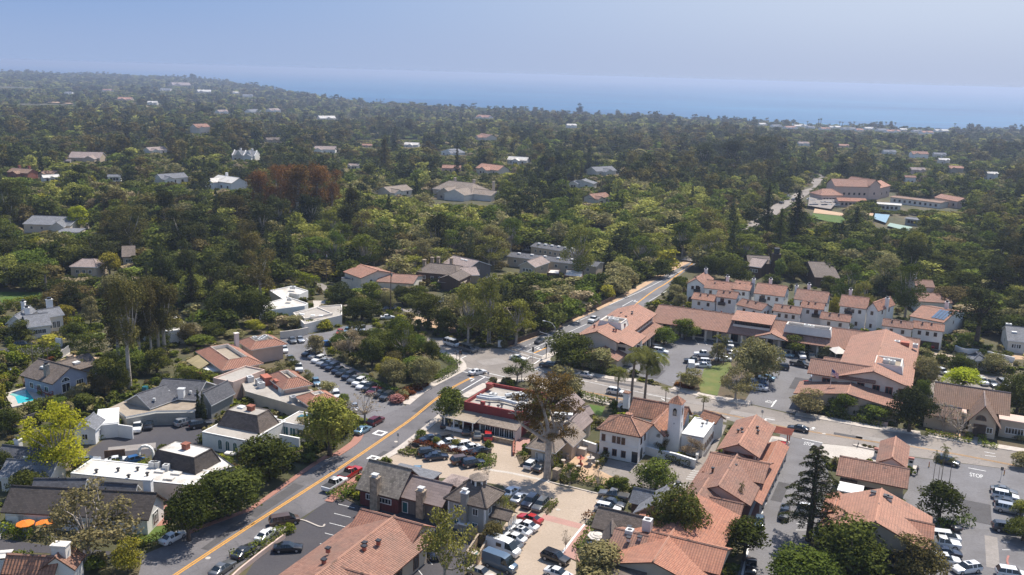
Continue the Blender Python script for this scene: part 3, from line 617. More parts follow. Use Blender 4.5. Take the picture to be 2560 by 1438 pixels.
class B:
 def __init__(s,name,label,cat,F,z=0.0,group=None):
  s.z=z;c=F.c(z);s.e=thing(name,label,cat,c,group);s.o=c
  if F.w>1:
   FOOT.append(F);q=[PX(p.x,p.y,z+zz)for zz in(2.2,5.5)for p in F.ring(0)]
   VIS.append((min(v[0]for v in q),min(v[1]for v in q),max(v[0]for v in q),max(v[1]for v in q),F.c().y))
 def part(s,mb,name,mat,parent=None,label=None):
  o=mb.build(name,mat,parent or s.e,s.o)
  if label:o["label"]=label
  return o
 def wall(s,F,z0,z1,mat,name='wall'):
  mb=MB();a,b=F.ring(s.z+z0),F.ring(s.z+z1)
  for i in range(4):j=(i+1)%4;mb.face([a[i],a[j],b[j],b[i]])
  if min(F.w,F.d)<1.0:mb.face(b)
  return s.part(mb,name,mat)
 def gable(s,F,ez,rise,axis,over,mat,wallmat=None,thick=0.22,name='roof',lift=0.0,hip=0.0):
  """pitched roof over F with its eave underside at ez; axis 'u' or 'v' is the ridge direction; hip cuts the ridge ends"""
  E=F.grow(over);ez+=s.z
  if axis=='u':P=lambda a,b,z:E.p(a,b,z);L,W=E.w,E.d
  else:P=lambda a,b,z:E.p(E.w-b,a,z);L,W=E.d,E.w
  zo=ez-rise*over/(W/2-over)if hip==0 and W/2>over else ez
  zt,zr=zo+thick,ez+rise+thick
  mb=MB();h=W/2
  a=[P(0,0,zt),P(L,0,zt),P(L,W,zt),P(0,W,zt)];r0,r1=P(hip,h,zr),P(L-hip,h,zr)
  mb.face([a[0],a[1],r1,r0]);mb.face([a[2],a[3],r0,r1])
  lo=[P(0,0,zo),P(L,0,zo),P(L,W,zo),P(0,W,zo)]
  if hip>0:
   mb.face([a[1],a[2],r1]);mb.face([a[3],a[0],r0]);mb.face(lo[::-1],1)
   for i in range(4):j=(i+1)%4;mb.face([lo[i],lo[j],a[j],a[i]],1)
  else:
   l0,l1=P(0,h,zr-thick),P(L,h,zr-thick)
   mb.face([lo[1],lo[0],l0,l1],1);mb.face([lo[3],lo[2],l1,l0],1)
   mb.face([lo[0],lo[1],a[1],a[0]],1);mb.face([lo[2],lo[3],a[3],a[2]],1)
   mb.face([lo[1],l1,r1,a[1]],1);mb.face([l1,lo[2],a[2],r1],1);mb.face([lo[3],l0,r0,a[3]],1);mb.face([l0,lo[0],a[0],r0],1)
  lines=[(r0,r1)]+([(a[0],r0),(a[3],r0),(a[1],r1),(a[2],r1)]if hip>0 else[])
  for p,q in lines:
   if(q-p).length>0.3:mb.tube([p+Vector((0,0,.03)),q+Vector((0,0,.03))],[0.16,0.16],5,2)
  o=s.part(mb,name,[mat,'brown_trim' if 'tile' in mat else 'white_trim' if mat in TRIMW else 'dark_wood',CAP.get(mat,mat)])
  if hip==0 and wallmat:
   mb=MB();q=0.02
   fp=F.sub(q,F.w-q,q,F.d-q)
   PP=(lambda a,b,z:fp.p(a,b,z))if axis=='u' else(lambda a,b,z:fp.p(fp.w-b,a,z))
   LL,WW=(fp.w,fp.d)if axis=='u' else(fp.d,fp.w)
   for e,fl in((0,1),(LL,0)):
    mb=MB();t=[PP(e,0,ez-.03),PP(e,WW,ez-.03),PP(e,WW/2,ez+rise-.03)];mb.face(t[::-1]if fl else t)
    s.part(mb,'gable_wall',wallmat)
  return o
 def shed(s,F,z_front,z_back,over,mat,thick=0.18,name='roof',trim='dark_wood'):
  E=F.grow(over);b=[E.p(0,0,s.z+z_front),E.p(E.w,0,s.z+z_front),E.p(E.w,E.d,s.z+z_back),E.p(0,E.d,s.z+z_back)]
  t=[p+Vector((0,0,thick))for p in b];mb=MB();mb.face(t);mb.face(b[::-1],1)
  for i in range(4):j=(i+1)%4;mb.face([b[i],b[j],t[j],t[i]],1)
  return s.part(mb,name,[mat,trim])
 def flat(s,F,z,mat,wallmat,para=0.35,pt=0.25,name='roof'):
  """flat roof inside a parapet that tops out at z"""
  mb=MB();I2=F.sub(pt,F.w-pt,pt,F.d-pt);o,i=F.ring(s.z+z),I2.ring(s.z+z);il=I2.ring(s.z+z-para);ol=F.ring(s.z+z-para)
  mb.face(il,0)
  for k in range(4):
   j=(k+1)%4;mb.face([o[k],o[j],i[j],i[k]],1);mb.face([i[k],i[j],il[j],il[k]],1);mb.face([ol[k],ol[j],o[j],o[k]],1)
  return s.part(mb,name,[mat,wallmat])
 def slab(s,F,z,mat,over=0.4,thick=0.25,trim=None,name='roof'):
  E=F.grow(over);mb=MB();mb.face(E.ring(s.z+z+thick),0);mb.face(E.ring(s.z+z)[::-1],1);a,b=E.ring(s.z+z),E.ring(s.z+z+thick)
  for k in range(4):j=(k+1)%4;mb.face([a[k],a[j],b[j],b[k]],1)
  return s.part(mb,name,[mat,trim or mat])
 def frustum(s,F,z0,z1,inset,mat,topmat,well=0.0,over=0.0,name='roof',wellmat=None):
  """sloping skirt round a flat (or sunken) roof"""
  E=F.grow(over);I2=E.sub(inset,E.w-inset,inset,E.d-inset);a,b=E.ring(s.z+z0),I2.ring(s.z+z1);mb=MB()
  for k in range(4):
   j=(k+1)%4;mb.face([a[k],a[j],b[j],b[k]],0);mb.tube([a[k],b[k]],[.14,.14],5,3);mb.tube([b[k],b[j]],[.13,.13],5,3)
  lo=E.ring(s.z+z0-0.22)
  for k in range(4):j=(k+1)%4;mb.face([lo[k],lo[j],a[j],a[k]],2)
  mb.face(lo[::-1],2)
  o=s.part(mb,name,[mat,topmat,wellmat or 'brown_trim',CAP.get(mat,mat)])
  J=I2.sub(.25,I2.w-.25,.25,I2.d-.25);mb=MB();t,w_=b,J.ring(s.z+z1);f=J.ring(s.z+z1-well)
  for k in range(4):
   j=(k+1)%4;mb.face([t[k],t[j],w_[j],w_[k]],1)
   if well:mb.face([w_[k],w_[j],f[j],f[k]],1)
  mb.face(f,0);s.part(mb,'flat_roof',[topmat,wellmat or topmat])
  return o
 def box(s,F,a,b,z,w,d,h,mat,name,capmat=None,taper=1.0):
  """a box on the building: centre a, b in frame coordinates"""
  mb=MB();f=F.sub(a-w/2,a+w/2,b-d/2,b+d/2);e=(1-taper)/2
  f2=F.sub(a-w/2*taper,a+w/2*taper,b-d/2*taper,b+d/2*taper)
  mb.hexa(f.ring(s.z+z),f2.ring(s.z+z+h),0)
  if capmat:g=f2.grow(0.12);mb.hexa(g.ring(s.z+z+h+.002),g.ring(s.z+z+h+0.2),1)
  return s.part(mb,name,[mat]+([capmat]if capmat else[]))
 def chimney(s,F,a,b,z0,z1,w=1.0,d=1.0,mat='white_stucco',pot=True,cap=None):
  o=s.box(F,a,b,z0,w,d,z1-z0,mat,'chimney',cap or mat)
  if pot:
   mb=MB();f=F.sub(a-w*.3,a+w*.3,b-d*.3,b+d*.3);mb.hexa(f.ring(s.z+z1+.2),f.ring(s.z+z1+.65),0)
   g=f.grow(.15);mb.hexa(g.ring(s.z+z1+.65),g.ring(s.z+z1+.75),0);s.part(mb,'cap','dark_metal' if pot is True else pot,o)
 def vents(s,F,pts,z,mat='pale_metal',size=0.35,h=0.7):
  for a,b in pts:s.box(F,a,b,z,size,size,h,mat,'vent_pipe','dark_metal')
 def win(s,F,side,t,z,w,h,mat='dark_glass',frame='white_trim',name='window',arch=False,bars=1):
  """frame and pane set on a wall; side f, r, k or l; t along that side from its left end"""
  if side=='f':o,e,nrm=F.p(0,0),F.u,-F.v
  elif side=='r':o,e,nrm=F.p(F.w,0),F.v,F.u
  elif side=='k':o,e,nrm=F.p(F.w,F.d),-F.u,F.v
  else:o,e,nrm=F.p(0,F.d),-F.v,-F.u
  e3,n3=Vector((e.x,e.y,0)),Vector((nrm.x,nrm.y,0))
  P=lambda a,b,c:o+e3*(t+a)+n3*c+Vector((0,0,s.z+z+b))
  fw=0.12;mb=MB();out=0.07
  if arch:
   n=8;pts=[(-w/2,0),(w/2,0)]+[(w/2*math.cos(x),h-w/2+w/2*math.sin(x))for x in np.linspace(0,math.pi,n)]
  else:pts=[(-w/2,0),(w/2,0),(w/2,h),(-w/2,h)]
  cxm,cym=0,h/2;k=len(pts)
  inn=[(x-(fw if x>0.01 else-fw if x<-0.01 else 0),y+(fw if y<0.01 else 0 if arch and y<h-w/2+.01 else-fw))for x,y in pts]
  for i in range(k):
   j=(i+1)%k
   mb.face([P(*pts[i],out),P(*pts[j],out),P(*inn[j],out),P(*inn[i],out)],0)
   mb.face([P(*pts[i],-.02),P(*pts[j],-.02),P(*pts[j],out),P(*pts[i],out)],0)
  for m_ in range(1,bars+1):
   x=-w/2+w*m_/(bars+1);mb.face([P(x-.04,fw,out-.01),P(x+.04,fw,out-.01),P(x+.04,h-fw,out-.01),P(x-.04,h-fw,out-.01)],0)
  fo=s.part(mb,name,frame)
  mb=MB();mb.face([P(*q,0.025)for q in inn],0);s.part(mb,'pane' if mat!=frame else 'panel',mat,fo)
 def wins(s,F,side,n,z,w,h,a=None,b=None,**k):
  L=F.w if side in 'fk' else F.d;a=1.2 if a is None else a;b=L-1.2 if b is None else b
  for i in range(n):s.win(F,side,a+(b-a)*(i+.5)/n,z,w,h,**k)
 def door(s,F,side,t,w=1.2,h=2.2,mat='dark_wood',frame='white_trim',arch=False,z=0.0):s.win(F,side,t,z,w,h,mat,frame,'door',arch,0)
 def ac(s,F,pts,z,mat='pale_metal'):
  for a,b,w,d,h in pts:
   o=s.box(F,a,b,z,w,d,h,mat,'air_conditioner');mb=MB();c=F.p(a,b,s.z+z+h+.01)
   mb.prism([(c.x+min(w,d)*.33*math.cos(q),c.y+min(w,d)*.33*math.sin(q))for q in np.linspace(0,5.9,12)],None,c.z);s.part(mb,'fan','dark_metal',o)
CAP={'clay_tile':'pale_clay_tile','old_clay_tile':'clay_tile','new_clay_tile':'clay_tile','brown_tile':'mauve_shingle','pale_clay_tile':'pale_clay_tile'}
TRIMW={'grey_shingle','slate','tan_shingle','mauve_shingle'}
def house(name,label,p0,p1,p2,ez,rise,axis='u',wall='white_stucco',roof='clay_tile',over=0.5,snap=True,d=None,hip=0.0,cat='house',group=None,nw=3,nr=1,z=0.0,gw=True,wz=None,wmat='dark_glass',frame='white_trim'):
 F=FR(p0,p1,p2,ez,snap,d);F=F.sub(over,F.w-over,over,F.d-over)if F.w>3*over and F.d>3*over else F
 b=B(name,label,cat,F,z,group);b.wall(F,-1 if z else 0,ez+.02,wall);b.gable(F,ez,rise,axis,over,roof,wall if gw else None,hip=hip)
 if nw:b.wins(F,'f',nw,wz if wz is not None else max(0.8,ez-2.2),1.2,1.3,mat=wmat,frame=frame)
 if nr:b.wins(F,'r',nr,wz if wz is not None else max(0.8,ez-2.2),1.1,1.3,mat=wmat,frame=frame);b.wins(F,'l',nr,max(0.8,ez-2.2),1.1,1.3,mat=wmat,frame=frame)
 return b,F
# ---------------------------------------------------------------- restaurant with the red parapet
F=FR(Y8(412,1150),Y8(1075,1352),Y8(745,905),5.6)
b=B('restaurant','flat roofed restaurant with dark red parapet walls and grey roof ducts','restaurant',F)
b.wall(F,0,4.9,'red_wall');b.flat(F,5.6,'flat_grey','red_wall',0.75,0.35)
b.box(F,.7,F.d*.78,5.6,1.4,1.2,.8,'terracotta_paint','chimney','red_wall');b.box(F,F.w*.32,.3,5.55,.9,.7,.8,'red_wall','parapet_pier')
Z=4.9
mb=MB();mb.tube([F.p(1,4.2,Z+.6),F.p(4,4.4,Z+.6),F.p(6,5.4,Z+.65),F.p(9,5.0,Z+.6),F.p(11.5,4.6,Z+.5)],[.4,.4,.4,.4,.4],6);b.part(mb,'duct','pale_metal')
mb=MB();mb.tube([F.p(1,5.6,Z+.6),F.p(4,5.9,Z+.6),F.p(7,6.6,Z+.6)],[.35,.35,.35],6);b.part(mb,'duct','pale_metal')
mb=MB();mb.tube([F.p(6,8.5,Z+.5),F.p(8.6,11.8,Z+.5)],[.45,.45],6);b.part(mb,'duct','pale_metal')
b.ac(F,[(10.5,10,2,1.6,1.2),(8.8,9,2.2,1.4,1.0),(12.5,2.2,1.6,1.6,1.0),(12,4.6,1.8,1.4,1.1),(3.4,7.5,1.6,1.2,.9),(14.2,7.6,2,1.4,1.1),(15,1.6,1.1,1.1,.9),(16.5,6,1.4,1.2,.8)],Z)
b.vents(F,[(5,2.5),(7.5,1.8),(8,2.6),(9,7.2),(6,9.8),(13.5,9)],Z,'pale_metal',.35,.5)
K=F.sub(-2.6,5.0,-4.6,0);b.shed(K,3.0,3.5,.1,'flat_tan',.12,'porch_roof','white_trim')
K2=F.sub(5.0,F.w+.3,-3.4,0);b.shed(K2,2.7,3.6,.25,'tan_shingle',.16,'porch_roof','brown_trim')
b.wall(K2.sub(.3,K2.w-.3,.5,K2.d),0,2.72,'ivory_stucco','porch_wall')
b.wins(K2.sub(.3,K2.w-.3,.5,K2.d),'f',7,.5,1.15,2.0,.4,K2.w-1)
for i in range(4):b.box(K,.2+i*2.3,.2,0,.2,.2,3.0,'white_trim','post')
b.box(K,K.w/2,.1,.3,K.w,.12,.7,'white_trim','railing')
b.box(K2,K2.w/2-.3,-1.2,0,K2.w+.5,.5,.9,'stone','low_wall','stone')
REST=F
# ---------------------------------------------------------------- brown roofed shops beside the big eucalyptus
b,F=house('shop','small brown roofed shop between the street lawn and the eucalyptus',Z4(725,545),Z4(960,580),Z4(750,445),3.4,1.6,'v','tan_stucco','mauve_tile',.4,nw=1,cat='shop')
b,F=house('shop','brown shingled shop roof under the eucalyptus beside the ivy hedge',Z4(775,765),Z4(985,815),Z4(1000,655),3.4,2.0,'v','tan_stucco','mauve_tile',.4,nw=2,cat='shop')
F=FR(Z4(690,690),Z4(915,705),Z4(730,600),3.6);b=B('shop','flat grey roofed shop carrying a long white air conditioner','shop',F);b.wall(F,0,3.3,'tan_stucco');b.flat(F,3.6,'flat_grey','tan_stucco')
b.ac(F,[(F.w*.6,F.d*.6,4,1.4,1.0)],3.3);b.vents(F,[(1,2),(2.5,1.4)],3.3)
b,F=house('shop','low brown gabled shop facing the small green lawn',Z4(930,610),Z4(1040,650),Z4(1010,565),3.2,1.2,'v','tan_stucco','mauve_tile',.3,nw=1,cat='shop')
F=FR(Z4(470,960),Z4(745,1010),Z4(600,850),3.3);b=B('cottage','tan cottage with a swept brown roof and a row of small panes','cottage',F)
F=F.sub(.6,F.w-.6,.8,F.d);b.wall(F,0,3.3,'tan_stucco');b.gable(F,3.3,2.3,'u',.9,'tan_shingle','tan_stucco',hip=2.2)
b.wins(F,'f',6,1.0,.85,1.5,1.2,F.w-1.6,frame='white_trim');b.box(F,F.w*.36,1.6,4.3,2.0,1.8,.8,'dark_shingle','dormer',taper=.7);b.box(F,F.w*.45,-1.6,0,F.w*.8,.4,.8,'stone','low_wall')
F2=F.sub(F.w*.35,F.w+2.0,F.d-.5,F.d+6);b.wall(F2,0,3.2,'tan_stucco','wing_wall');b.gable(F2,3.2,1.8,'v',.5,'tan_shingle','tan_stucco',name='wing_roof')
# ---------------------------------------------------------------- white Spanish building with the bell tower
F=FR(Z4(1165,778),Z4(1592,880),Z4(1712,735),5.8)
b=B('library','white Spanish revival building with red tile roofs and slim bell tower','civic building',F)
W=F.sub(.55,F.w-.55,.55,F.d-.4);b.wall(W,0,5.85,'white_stucco');b.gable(W,5.85,2.3,'u',.6,'old_clay_tile',hip=W.d*.52)
for t in(.10,.37,.49,.61):b.win(W,'f',W.w*t,3.5,.8,1.5,frame='brown_trim')
for t in(.17,.40,.63):b.win(W,'f',W.w*t,.7,1.0,1.5,frame='brown_trim')
b.door(W,'f',W.w*.92,1.5,2.6,'dark_glass');b.door(W,'r',W.d*.3,2.0,3.0,'dark_glass',arch=True)
for t in(.25,.6):b.win(W,'r',W.d*t,3.6,.9,1.4,frame='brown_trim')
b.box(W,W.w*.5,-.05,3.2,W.w,.14,.22,'white_stucco','moulding')
b.box(W,W.w*.56,W.d*.62,7.2,1.2,1.2,1.3,'white_stucco','chimney','old_clay_tile')
N=FR(Z4(1480,612),Z4(2050,700),Z4(1460,500),4.6);b.wall(N.sub(.5,N.w-.5,.3,N.d-.3),0,4.6,'white_stucco','nave_wall');b.gable(N.sub(.5,N.w-.5,.3,N.d-.3),4.6,2.4,'u',.6,'old_clay_tile','white_stucco',name='nave_roof')
N2=F.sub(F.w*.84,F.w*1.26,F.d*.95,F.d*2.3);b.wall(N2,0,4.5,'white_stucco','wing_wall');b.gable(N2,4.5,1.7,'v',.5,'old_clay_tile','white_stucco',name='wing_roof')
N3=FR(Z4(1700,805),Z4(1868,832),Z4(1845,700),4.0);b.wall(N3.sub(.3,N3.w-.3,.3,N3.d),0,4.0,'white_stucco','wing_wall');b.gable(N3,4.0,1.3,'v',.3,'old_clay_tile','white_stucco',name='wing_roof')
N4=FR(Z4(2012,812),Z4(2222,868),Z4(2110,640),4.4);b.wall(N4,0,4.1,'white_stucco','annexe_wall');b.flat(N4,4.4,'pale_metal','white_stucco',.2,name='annexe_roof');b.wins(N4,'r',5,1.0,.9,1.5,frame='brown_trim')
N5=FR(Z4(2200,665),Z4(2350,712),Z4(2240,608),4.2);b.wall(N5.sub(.3,N5.w-.3,.3,N5.d),0,4.2,'white_stucco','annexe_wall');b.gable(N5,4.2,1.2,'u',.3,'old_clay_tile','white_stucco',name='annexe_roof')
b.vents(N4,[(N4.w*.6,N4.d*.6),(N4.w*.7,N4.d*.8)],4.3,'white_trim',.3,.5)
c=G(Z4(1428,520),4);C1=Frame(c,GA,1.3,1.3);b.box(C1,.6,.6,3,1.3,1.3,3.6,'white_stucco','chimney','old_clay_tile')
base=G(Z4(1975,1025));T=Frame(base-AV*2.5,GA,2.5,2.5)
TH=10.9
mb=MB();mb.hexa(T.grow(.18).ring(0),T.ring(7.5),0,False);mb.hexa(T.ring(7.5),T.ring(TH),0,False);tower=b.part(mb,'bell_tower','white_stucco')
mb=MB();E=T.grow(.3);r=E.ring(TH+.05);ap=E.c(TH+1.5)
for k in range(4):mb.face([r[k],r[(k+1)%4],ap])
mb.face(r[::-1],1);b.part(mb,'tower_roof',['old_clay_tile','brown_trim'],tower)
for sd,tt in(('f',1.25),('r',1.25)):
 b.win(T,sd,tt,TH-2.7,1.0,1.9,'dark_glass','ivory_stucco','belfry_opening',True,0);b.win(T,sd,tt,5.4,.55,1.5,'grey_metal','white_trim','slit_window',False,0);b.win(T,sd,tt,2.6,.5,1.5,'grey_metal','white_trim','slit_window',False,0)
c=T.p(1.25,-.12,TH-2.3);mb=MB();mb.tube([c+Vector((0,0,.9)),c+Vector((0,0,.7)),c+Vector((0,0,.3)),c],[.1,.24,.3,.42],8);b.part(mb,'bell','stone',tower)
mb=MB();c=T.c(TH+1.4);mb.tube([c,c+Vector((0,0,1.6))],[.04,.03],5);mb.tube([c+Vector((-.35,0,1.2)),c+Vector((.35,0,1.2))],[.03,.03],5);b.part(mb,'finial','dark_metal',tower)
LIB,TOW=F,T
def wall_run(name,label,pts,h,th,mat,cap=None,cat='garden wall',sm=False,z=0.0):
 g=[G(p)for p in pts];g=smooth(g,5)if sm else g;mb=MB();ribbon_mb(mb,g,th,z+h,h,0)
 if cap:ribbon_mb(mb,g,th+.16,z+h+.1,.1,1)
 return tag(mb.build(name,[mat]+([cap]if cap else[])),label,cat)
wall_run('garden_wall','white stepped garden wall in front of the bell tower',[Z4(1620,1010),Z4(1770,1055),Z4(1950,1095),Z4(2150,1160)],1.7,.4,'white_stucco','white_trim')
wall_run('garden_wall','white wall enclosing the sculpture garden beside the ivy hedge',[Z4(985,950),Z4(1090,985),Z4(1165,1010)],1.8,.4,'white_stucco','white_trim')
wall_run('garden_wall','low pale wall along the alley beside the flat white annexe',[Z4(2160,1100),Z4(2190,1000)],1.4,.4,'white_stucco','white_trim')
# ---------------------------------------------------------------- two-storey tiled offices with the arcade
F=FR(Z6(98,445),Z6(418,528),Z6(525,268),6.2)
b=B('office_building','pink two storey office building with a red tile gable and street arcade','office building',F)
W=F.sub(1.0,F.w-.8,1.0,F.d-.6);b.wall(W,0,6.25,'pink_stucco');b.gable(W,6.25,1.5,'v',1.0,'clay_tile','pink_stucco')
for t in(.28,.72):b.win(W,'f',W.w*t,4.2,2.9,1.6,'brown_trim','terracotta_paint',bars=2)
b.wins(W,'r',6,4.2,1.6,1.3,frame='brown_trim')
b.box(W,W.w/2,-.5,3.3,W.w*.9,1.0,.8,'pink_stucco','balcony')
A1=F.sub(F.w-.8,F.w+3.2,-13,F.d-1);b.gable(A1.sub(0,A1.w,0,A1.d),2.7,.9,'v',.2,'new_clay_tile',None,name='arcade_roof',thick=.15)
for i in range(9):b.box(A1,A1.w-.2,1+i*(A1.d-2)/8,.1,.35,.35,2.65,'ivory_stucco','post')
for t,q in((.22,.45),(.3,.52),(.38,.4),(.5,.62),(.8,.55),(.72,.68)):b.vents(W,[(W.w*t,W.d*q)],7.0,'brown_trim',.3,.6)
mb=MB();P0=G(Z6(560,320),2.5);Pg=Frame(P0,GA,3.2,4)
for i in range(6):mb.tube([Pg.p(-.5,i*.7,2.6),Pg.p(3.4,i*.7,2.6)],[.13,.13],4)
for i in(0,1):mb.tube([Pg.p(2.6,i*3.4,0),Pg.p(2.6,i*3.4,2.6)],[.14,.14],4)
b.part(mb,'pergola','terracotta_paint')
OFF=F
# low tiled shops stepping down the lot
F=FR(Z6(-120,690),Z6(385,800),Z6(440,640),3.6);F=Frame(F.o,GA,F.w,F.d)
b=B('shop_row','low red tiled shop wing stepping down behind the white kerb','shop row',F)
S1=FR(Z6(-30,640),Z6(425,700),Z6(450,590),3.8)
S=Frame(FR(Z6(10,885),Z6(352,895),Z6(405,700),3.8).o,GA,1,1)
q=G(Z6(358,892),3.8);
L1=Frame(q-AV*11.5,GA,11.5,16.5);b.wall(L1.sub(.6,L1.w-2.6,.6,L1.d-.3),0,3.8,'pink_stucco');b.gable(L1.sub(.6,L1.w-.4,.6,L1.d-.3),3.8,2.2,'v',.6,'clay_tile','pink_stucco',thick=.2)
L2=L1.sub(L1.w-10.5,L1.w+.6,9.0,L1.d+3.0);b.gable(L2.sub(.3,L2.w-.3,.3,L2.d-.3),4.3,1.7,'u',.4,'clay_tile','pink_stucco',name='cross_roof')
L3=L1.sub(.2,6.4,-6.0,3.5);b.wall(L3.sub(.4,L3.w-.4,.4,L3.d),0,3.9,'pink_stucco','wing_wall');b.gable(L3.sub(.4,L3.w-.4,.4,L3.d),3.9,1.5,'v',.5,'clay_tile','pink_stucco',name='wing_roof')
L4=L1.sub(3.4,10.6,-4.5,.5);b.wall(L4.sub(.4,L4.w-.4,.4,L4.d),0,3.3,'tan_stucco','wing_wall');b.gable(L4,3.3,1.3,'u',.3,'clay_tile','tan_stucco',name='wing_roof')
b.wins(L4.sub(.4,L4.w-.4,.4,L4.d),'f',3,1.2,1.4,1.4,frame='brown_trim')
b.vents(L1,[(3,8),(5.5,13),(2.4,14),(6.5,11.5)],5.0,'brown_trim',.35,.8)
F=FR(Z6(-450,1350),Z6(185,1500),Z6(290,965),3.8)
q=G(Z6(288,975),3.6)
D1=Frame(q-AV*15.5-BV*26,GA,15.5,26)
b=B('shop_row','bright orange tiled shop wing running out of the bottom of the view','shop row',D1)
W=D1.sub(.7,D1.w-2.4,.6,D1.d-.7);b.wall(W,0,3.7,'tan_stucco');b.gable(D1.sub(.7,D1.w-.7,.6,D1.d-.7),3.7,2.1,'v',.7,'new_clay_tile','tan_stucco')
X2=D1.sub(5,D1.w+1.2,4.5,13);b.gable(X2,4.0,1.9,'u',.2,'new_clay_tile','tan_stucco',name='cross_roof')
X3=D1.sub(-1.0,7,3.0,13);b.wall(X3.sub(.6,X3.w-.6,.6,X3.d-.6),0,3.6,'tan_stucco','wing_wall');b.gable(X3.sub(.6,X3.w-.6,.6,X3.d-.6),3.6,1.8,'u',.6,'clay_tile','tan_stucco',name='wing_roof')
b.ac(X3,[(4.5,8,1.4,1.4,1.9),(2.5,5.0,1.2,1.2,1.0)],5.0);b.vents(X3,[(3,3),(4.5,4),(2,6.5)],5.0,'pale_metal',.5,.6);b.vents(D1,[(6,20),(9,17)],5.5,'brown_trim',.3,.5)
b.wins(W,'r',8,.7,2.0,1.8,frame='brown_trim')
# ---------------------------------------------------------------- filling station and the big hall beside it
F=FR(Z6(1035,645),Z6(1600,760),Z6(910,480),4.2)
b=B('filling_station','tan filling station shop with a long red tile roof','filling station',F)
W=F.sub(.8,F.w-.8,.7,F.d-.7);b.wall(W,0,4.25,'tan_stucco');b.gable(W,4.25,1.7,'u',.8,'clay_tile','tan_stucco')
q=G(Z6(1595,600),4.2);K=FR(Z6(1352,548),Z6(1590,600),Z6(1372,382),4.6);b.gable(K.sub(.3,K.w-.3,0,K.d-.3),4.6,1.3,'v',.4,'clay_tile','ivory_stucco',name='canopy_roof')
for i,j in((.8,1.2),(K.w-.8,1.2),(.8,K.d-1),(K.w-.8,K.d-1)):b.box(K,i,j,0,.7,.7,4.65,'ivory_stucco','pier')
P=FR(Z6(1045,770),Z6(1240,790),Z6(1245,735),3.2);b.slab(Frame(P.o,GA,P.w,P.d+1),3.0,'white_trim',0,.25,name='flat_canopy')
for i in(.4,.6):b.win(W,'f',W.w*i,.4,2.2,2.2,'dark_glass','brown_trim')
b.win(W,'r',W.d*.5,.2,1.4,2.2,'dark_glass','white_trim','door');b.vents(W,[(W.w*.68,W.d*.42),(W.w*.84,W.d*.6)],4.9,'terracotta_paint',.4,.7)
b.wall(W.sub(.0,W.w*.28,-.9,0),0,3.4,'brown_boards','store_wall')
for k,lb in((0,'white and red petrol pump nearest the street under the canopy'),(1,'white and red petrol pump beside the island at the canopy corner')):
 c=G((Z6(1330,515),Z6(1598,590))[k]);t=thing('petrol_pump',lb,'petrol pump',(c.x,c.y,0),'petrol pumps');f=Frame(c,GA,1,.6)
 mb=MB();mb.hexa(f.ring(.15),f.ring(1.7));mb.build('body','white_trim',t,(c.x,c.y,0));mb=MB();mb.hexa(f.grow(.06).ring(1.7),f.grow(.06).ring(2.1));mb.build('header','red_kerb',t,(c.x,c.y,0))
 mb=MB();g=f.sub(.15,.85,-.03,.02);mb.hexa(g.ring(1.0),g.ring(1.5));mb.build('screen','dark_glass',t,(c.x,c.y,0));mb=MB();g=f.grow(.7);mb.hexa(g.ring(0),g.ring(.15));mb.build('island','kerb_concrete',t,(c.x,c.y,0))
GAS=F
F=FR(Z6(905,1140),Z6(1785,1290),Z6(985,800),4.3)
q=G(Z6(1797,975),4.3);qa=G(Z6(985,790),4.3);wd=(q-qa).dot(AV)
dp=(q-G(Z6(1782,1262),4.3)).dot(BV);F=Frame(q-AV*wd-BV*dp,GA,wd,dp)
b=B('market_hall','wide market hall with a faded mauve red gable roof','market',F)
W=F.sub(1,F.w-1,1,F.d-1);b.wall(W,0,4.3,'tan_stucco');b.gable(W,4.3,3.0,'v',1.0,'pale_clay_tile','tan_stucco');b.wins(W,'f',5,.4,2.4,2.2,frame='brown_trim');b.wins(W,'r',5,.8,1.6,1.6,frame='brown_trim')
X=F.sub(F.w-6.5,F.w+.1,dp-9.5,dp-3.5);b.gable(X,4.3,1.2,'u',.2,'new_clay_tile','tan_stucco',name='cross_roof')
b.vents(W,[(W.w*.42,W.d*.9),(W.w*.56,W.d*.86),(W.w*.6,W.d*.83)],6.6,'ivory_stucco',.7,.8)
X=F.sub(-.4,3.5,dp-8,dp+.5);b.gable(X,4.0,.9,'v',.1,'new_clay_tile',None,name='pent_roof')
# ---------------------------------------------------------------- shopping centre round the court
q=G(Z7(365,763),8.8);F=Frame(q-AV*6.2,GA,12.4,35)
b=B('shopping_centre','long U shaped shopping centre with salmon tile roofs round a car park','shopping centre',F)
b.wall(F.sub(.9,F.w-.9,1.2,F.d),0,6.8,'cream_stucco');b.gable(F.sub(.7,F.w-.7,.9,F.d),6.8,2.0,'v',.8,'pale_clay_tile','cream_stucco')
V=F.sub(.9,F.w+2.8,2.8,13.0);b.wall(V,0,5.7,'cream_stucco','front_wall')
q=F.p(F.w+3.6,1.6);b.shed(Frame(q.xy,GA+math.pi/2,12,4.6),5.55,6.95,.1,'pale_clay_tile',.22,'front_roof','brown_trim')
b.win(F.sub(.9,F.w,1.2,F.d),'f',1.7,4.8,2.2,1.2,frame='brown_trim');b.win(V,'f',V.w-2.6,4.0,2.2,.9,frame='brown_trim');b.box(V,V.w+.5,.3,0,.8,.8,5.5,'cream_stucco','pier');b.win(V,'r',2.6,3.2,2.8,2.2,frame='terracotta_paint');b.win(V,'r',6.6,3.2,2.8,2.2,frame='terracotta_paint')
q=F.p(F.w+2.6,13.4);P=Frame(q.xy,GA+math.pi/2,21.4,3.6);b.shed(P,3.1,4.3,.1,'clay_tile',.2,'arcade_roof','brown_trim')
for i in range(6):b.box(P,1+i*3.9,.4,0,.6,.6,3.1,'cream_stucco','pier')
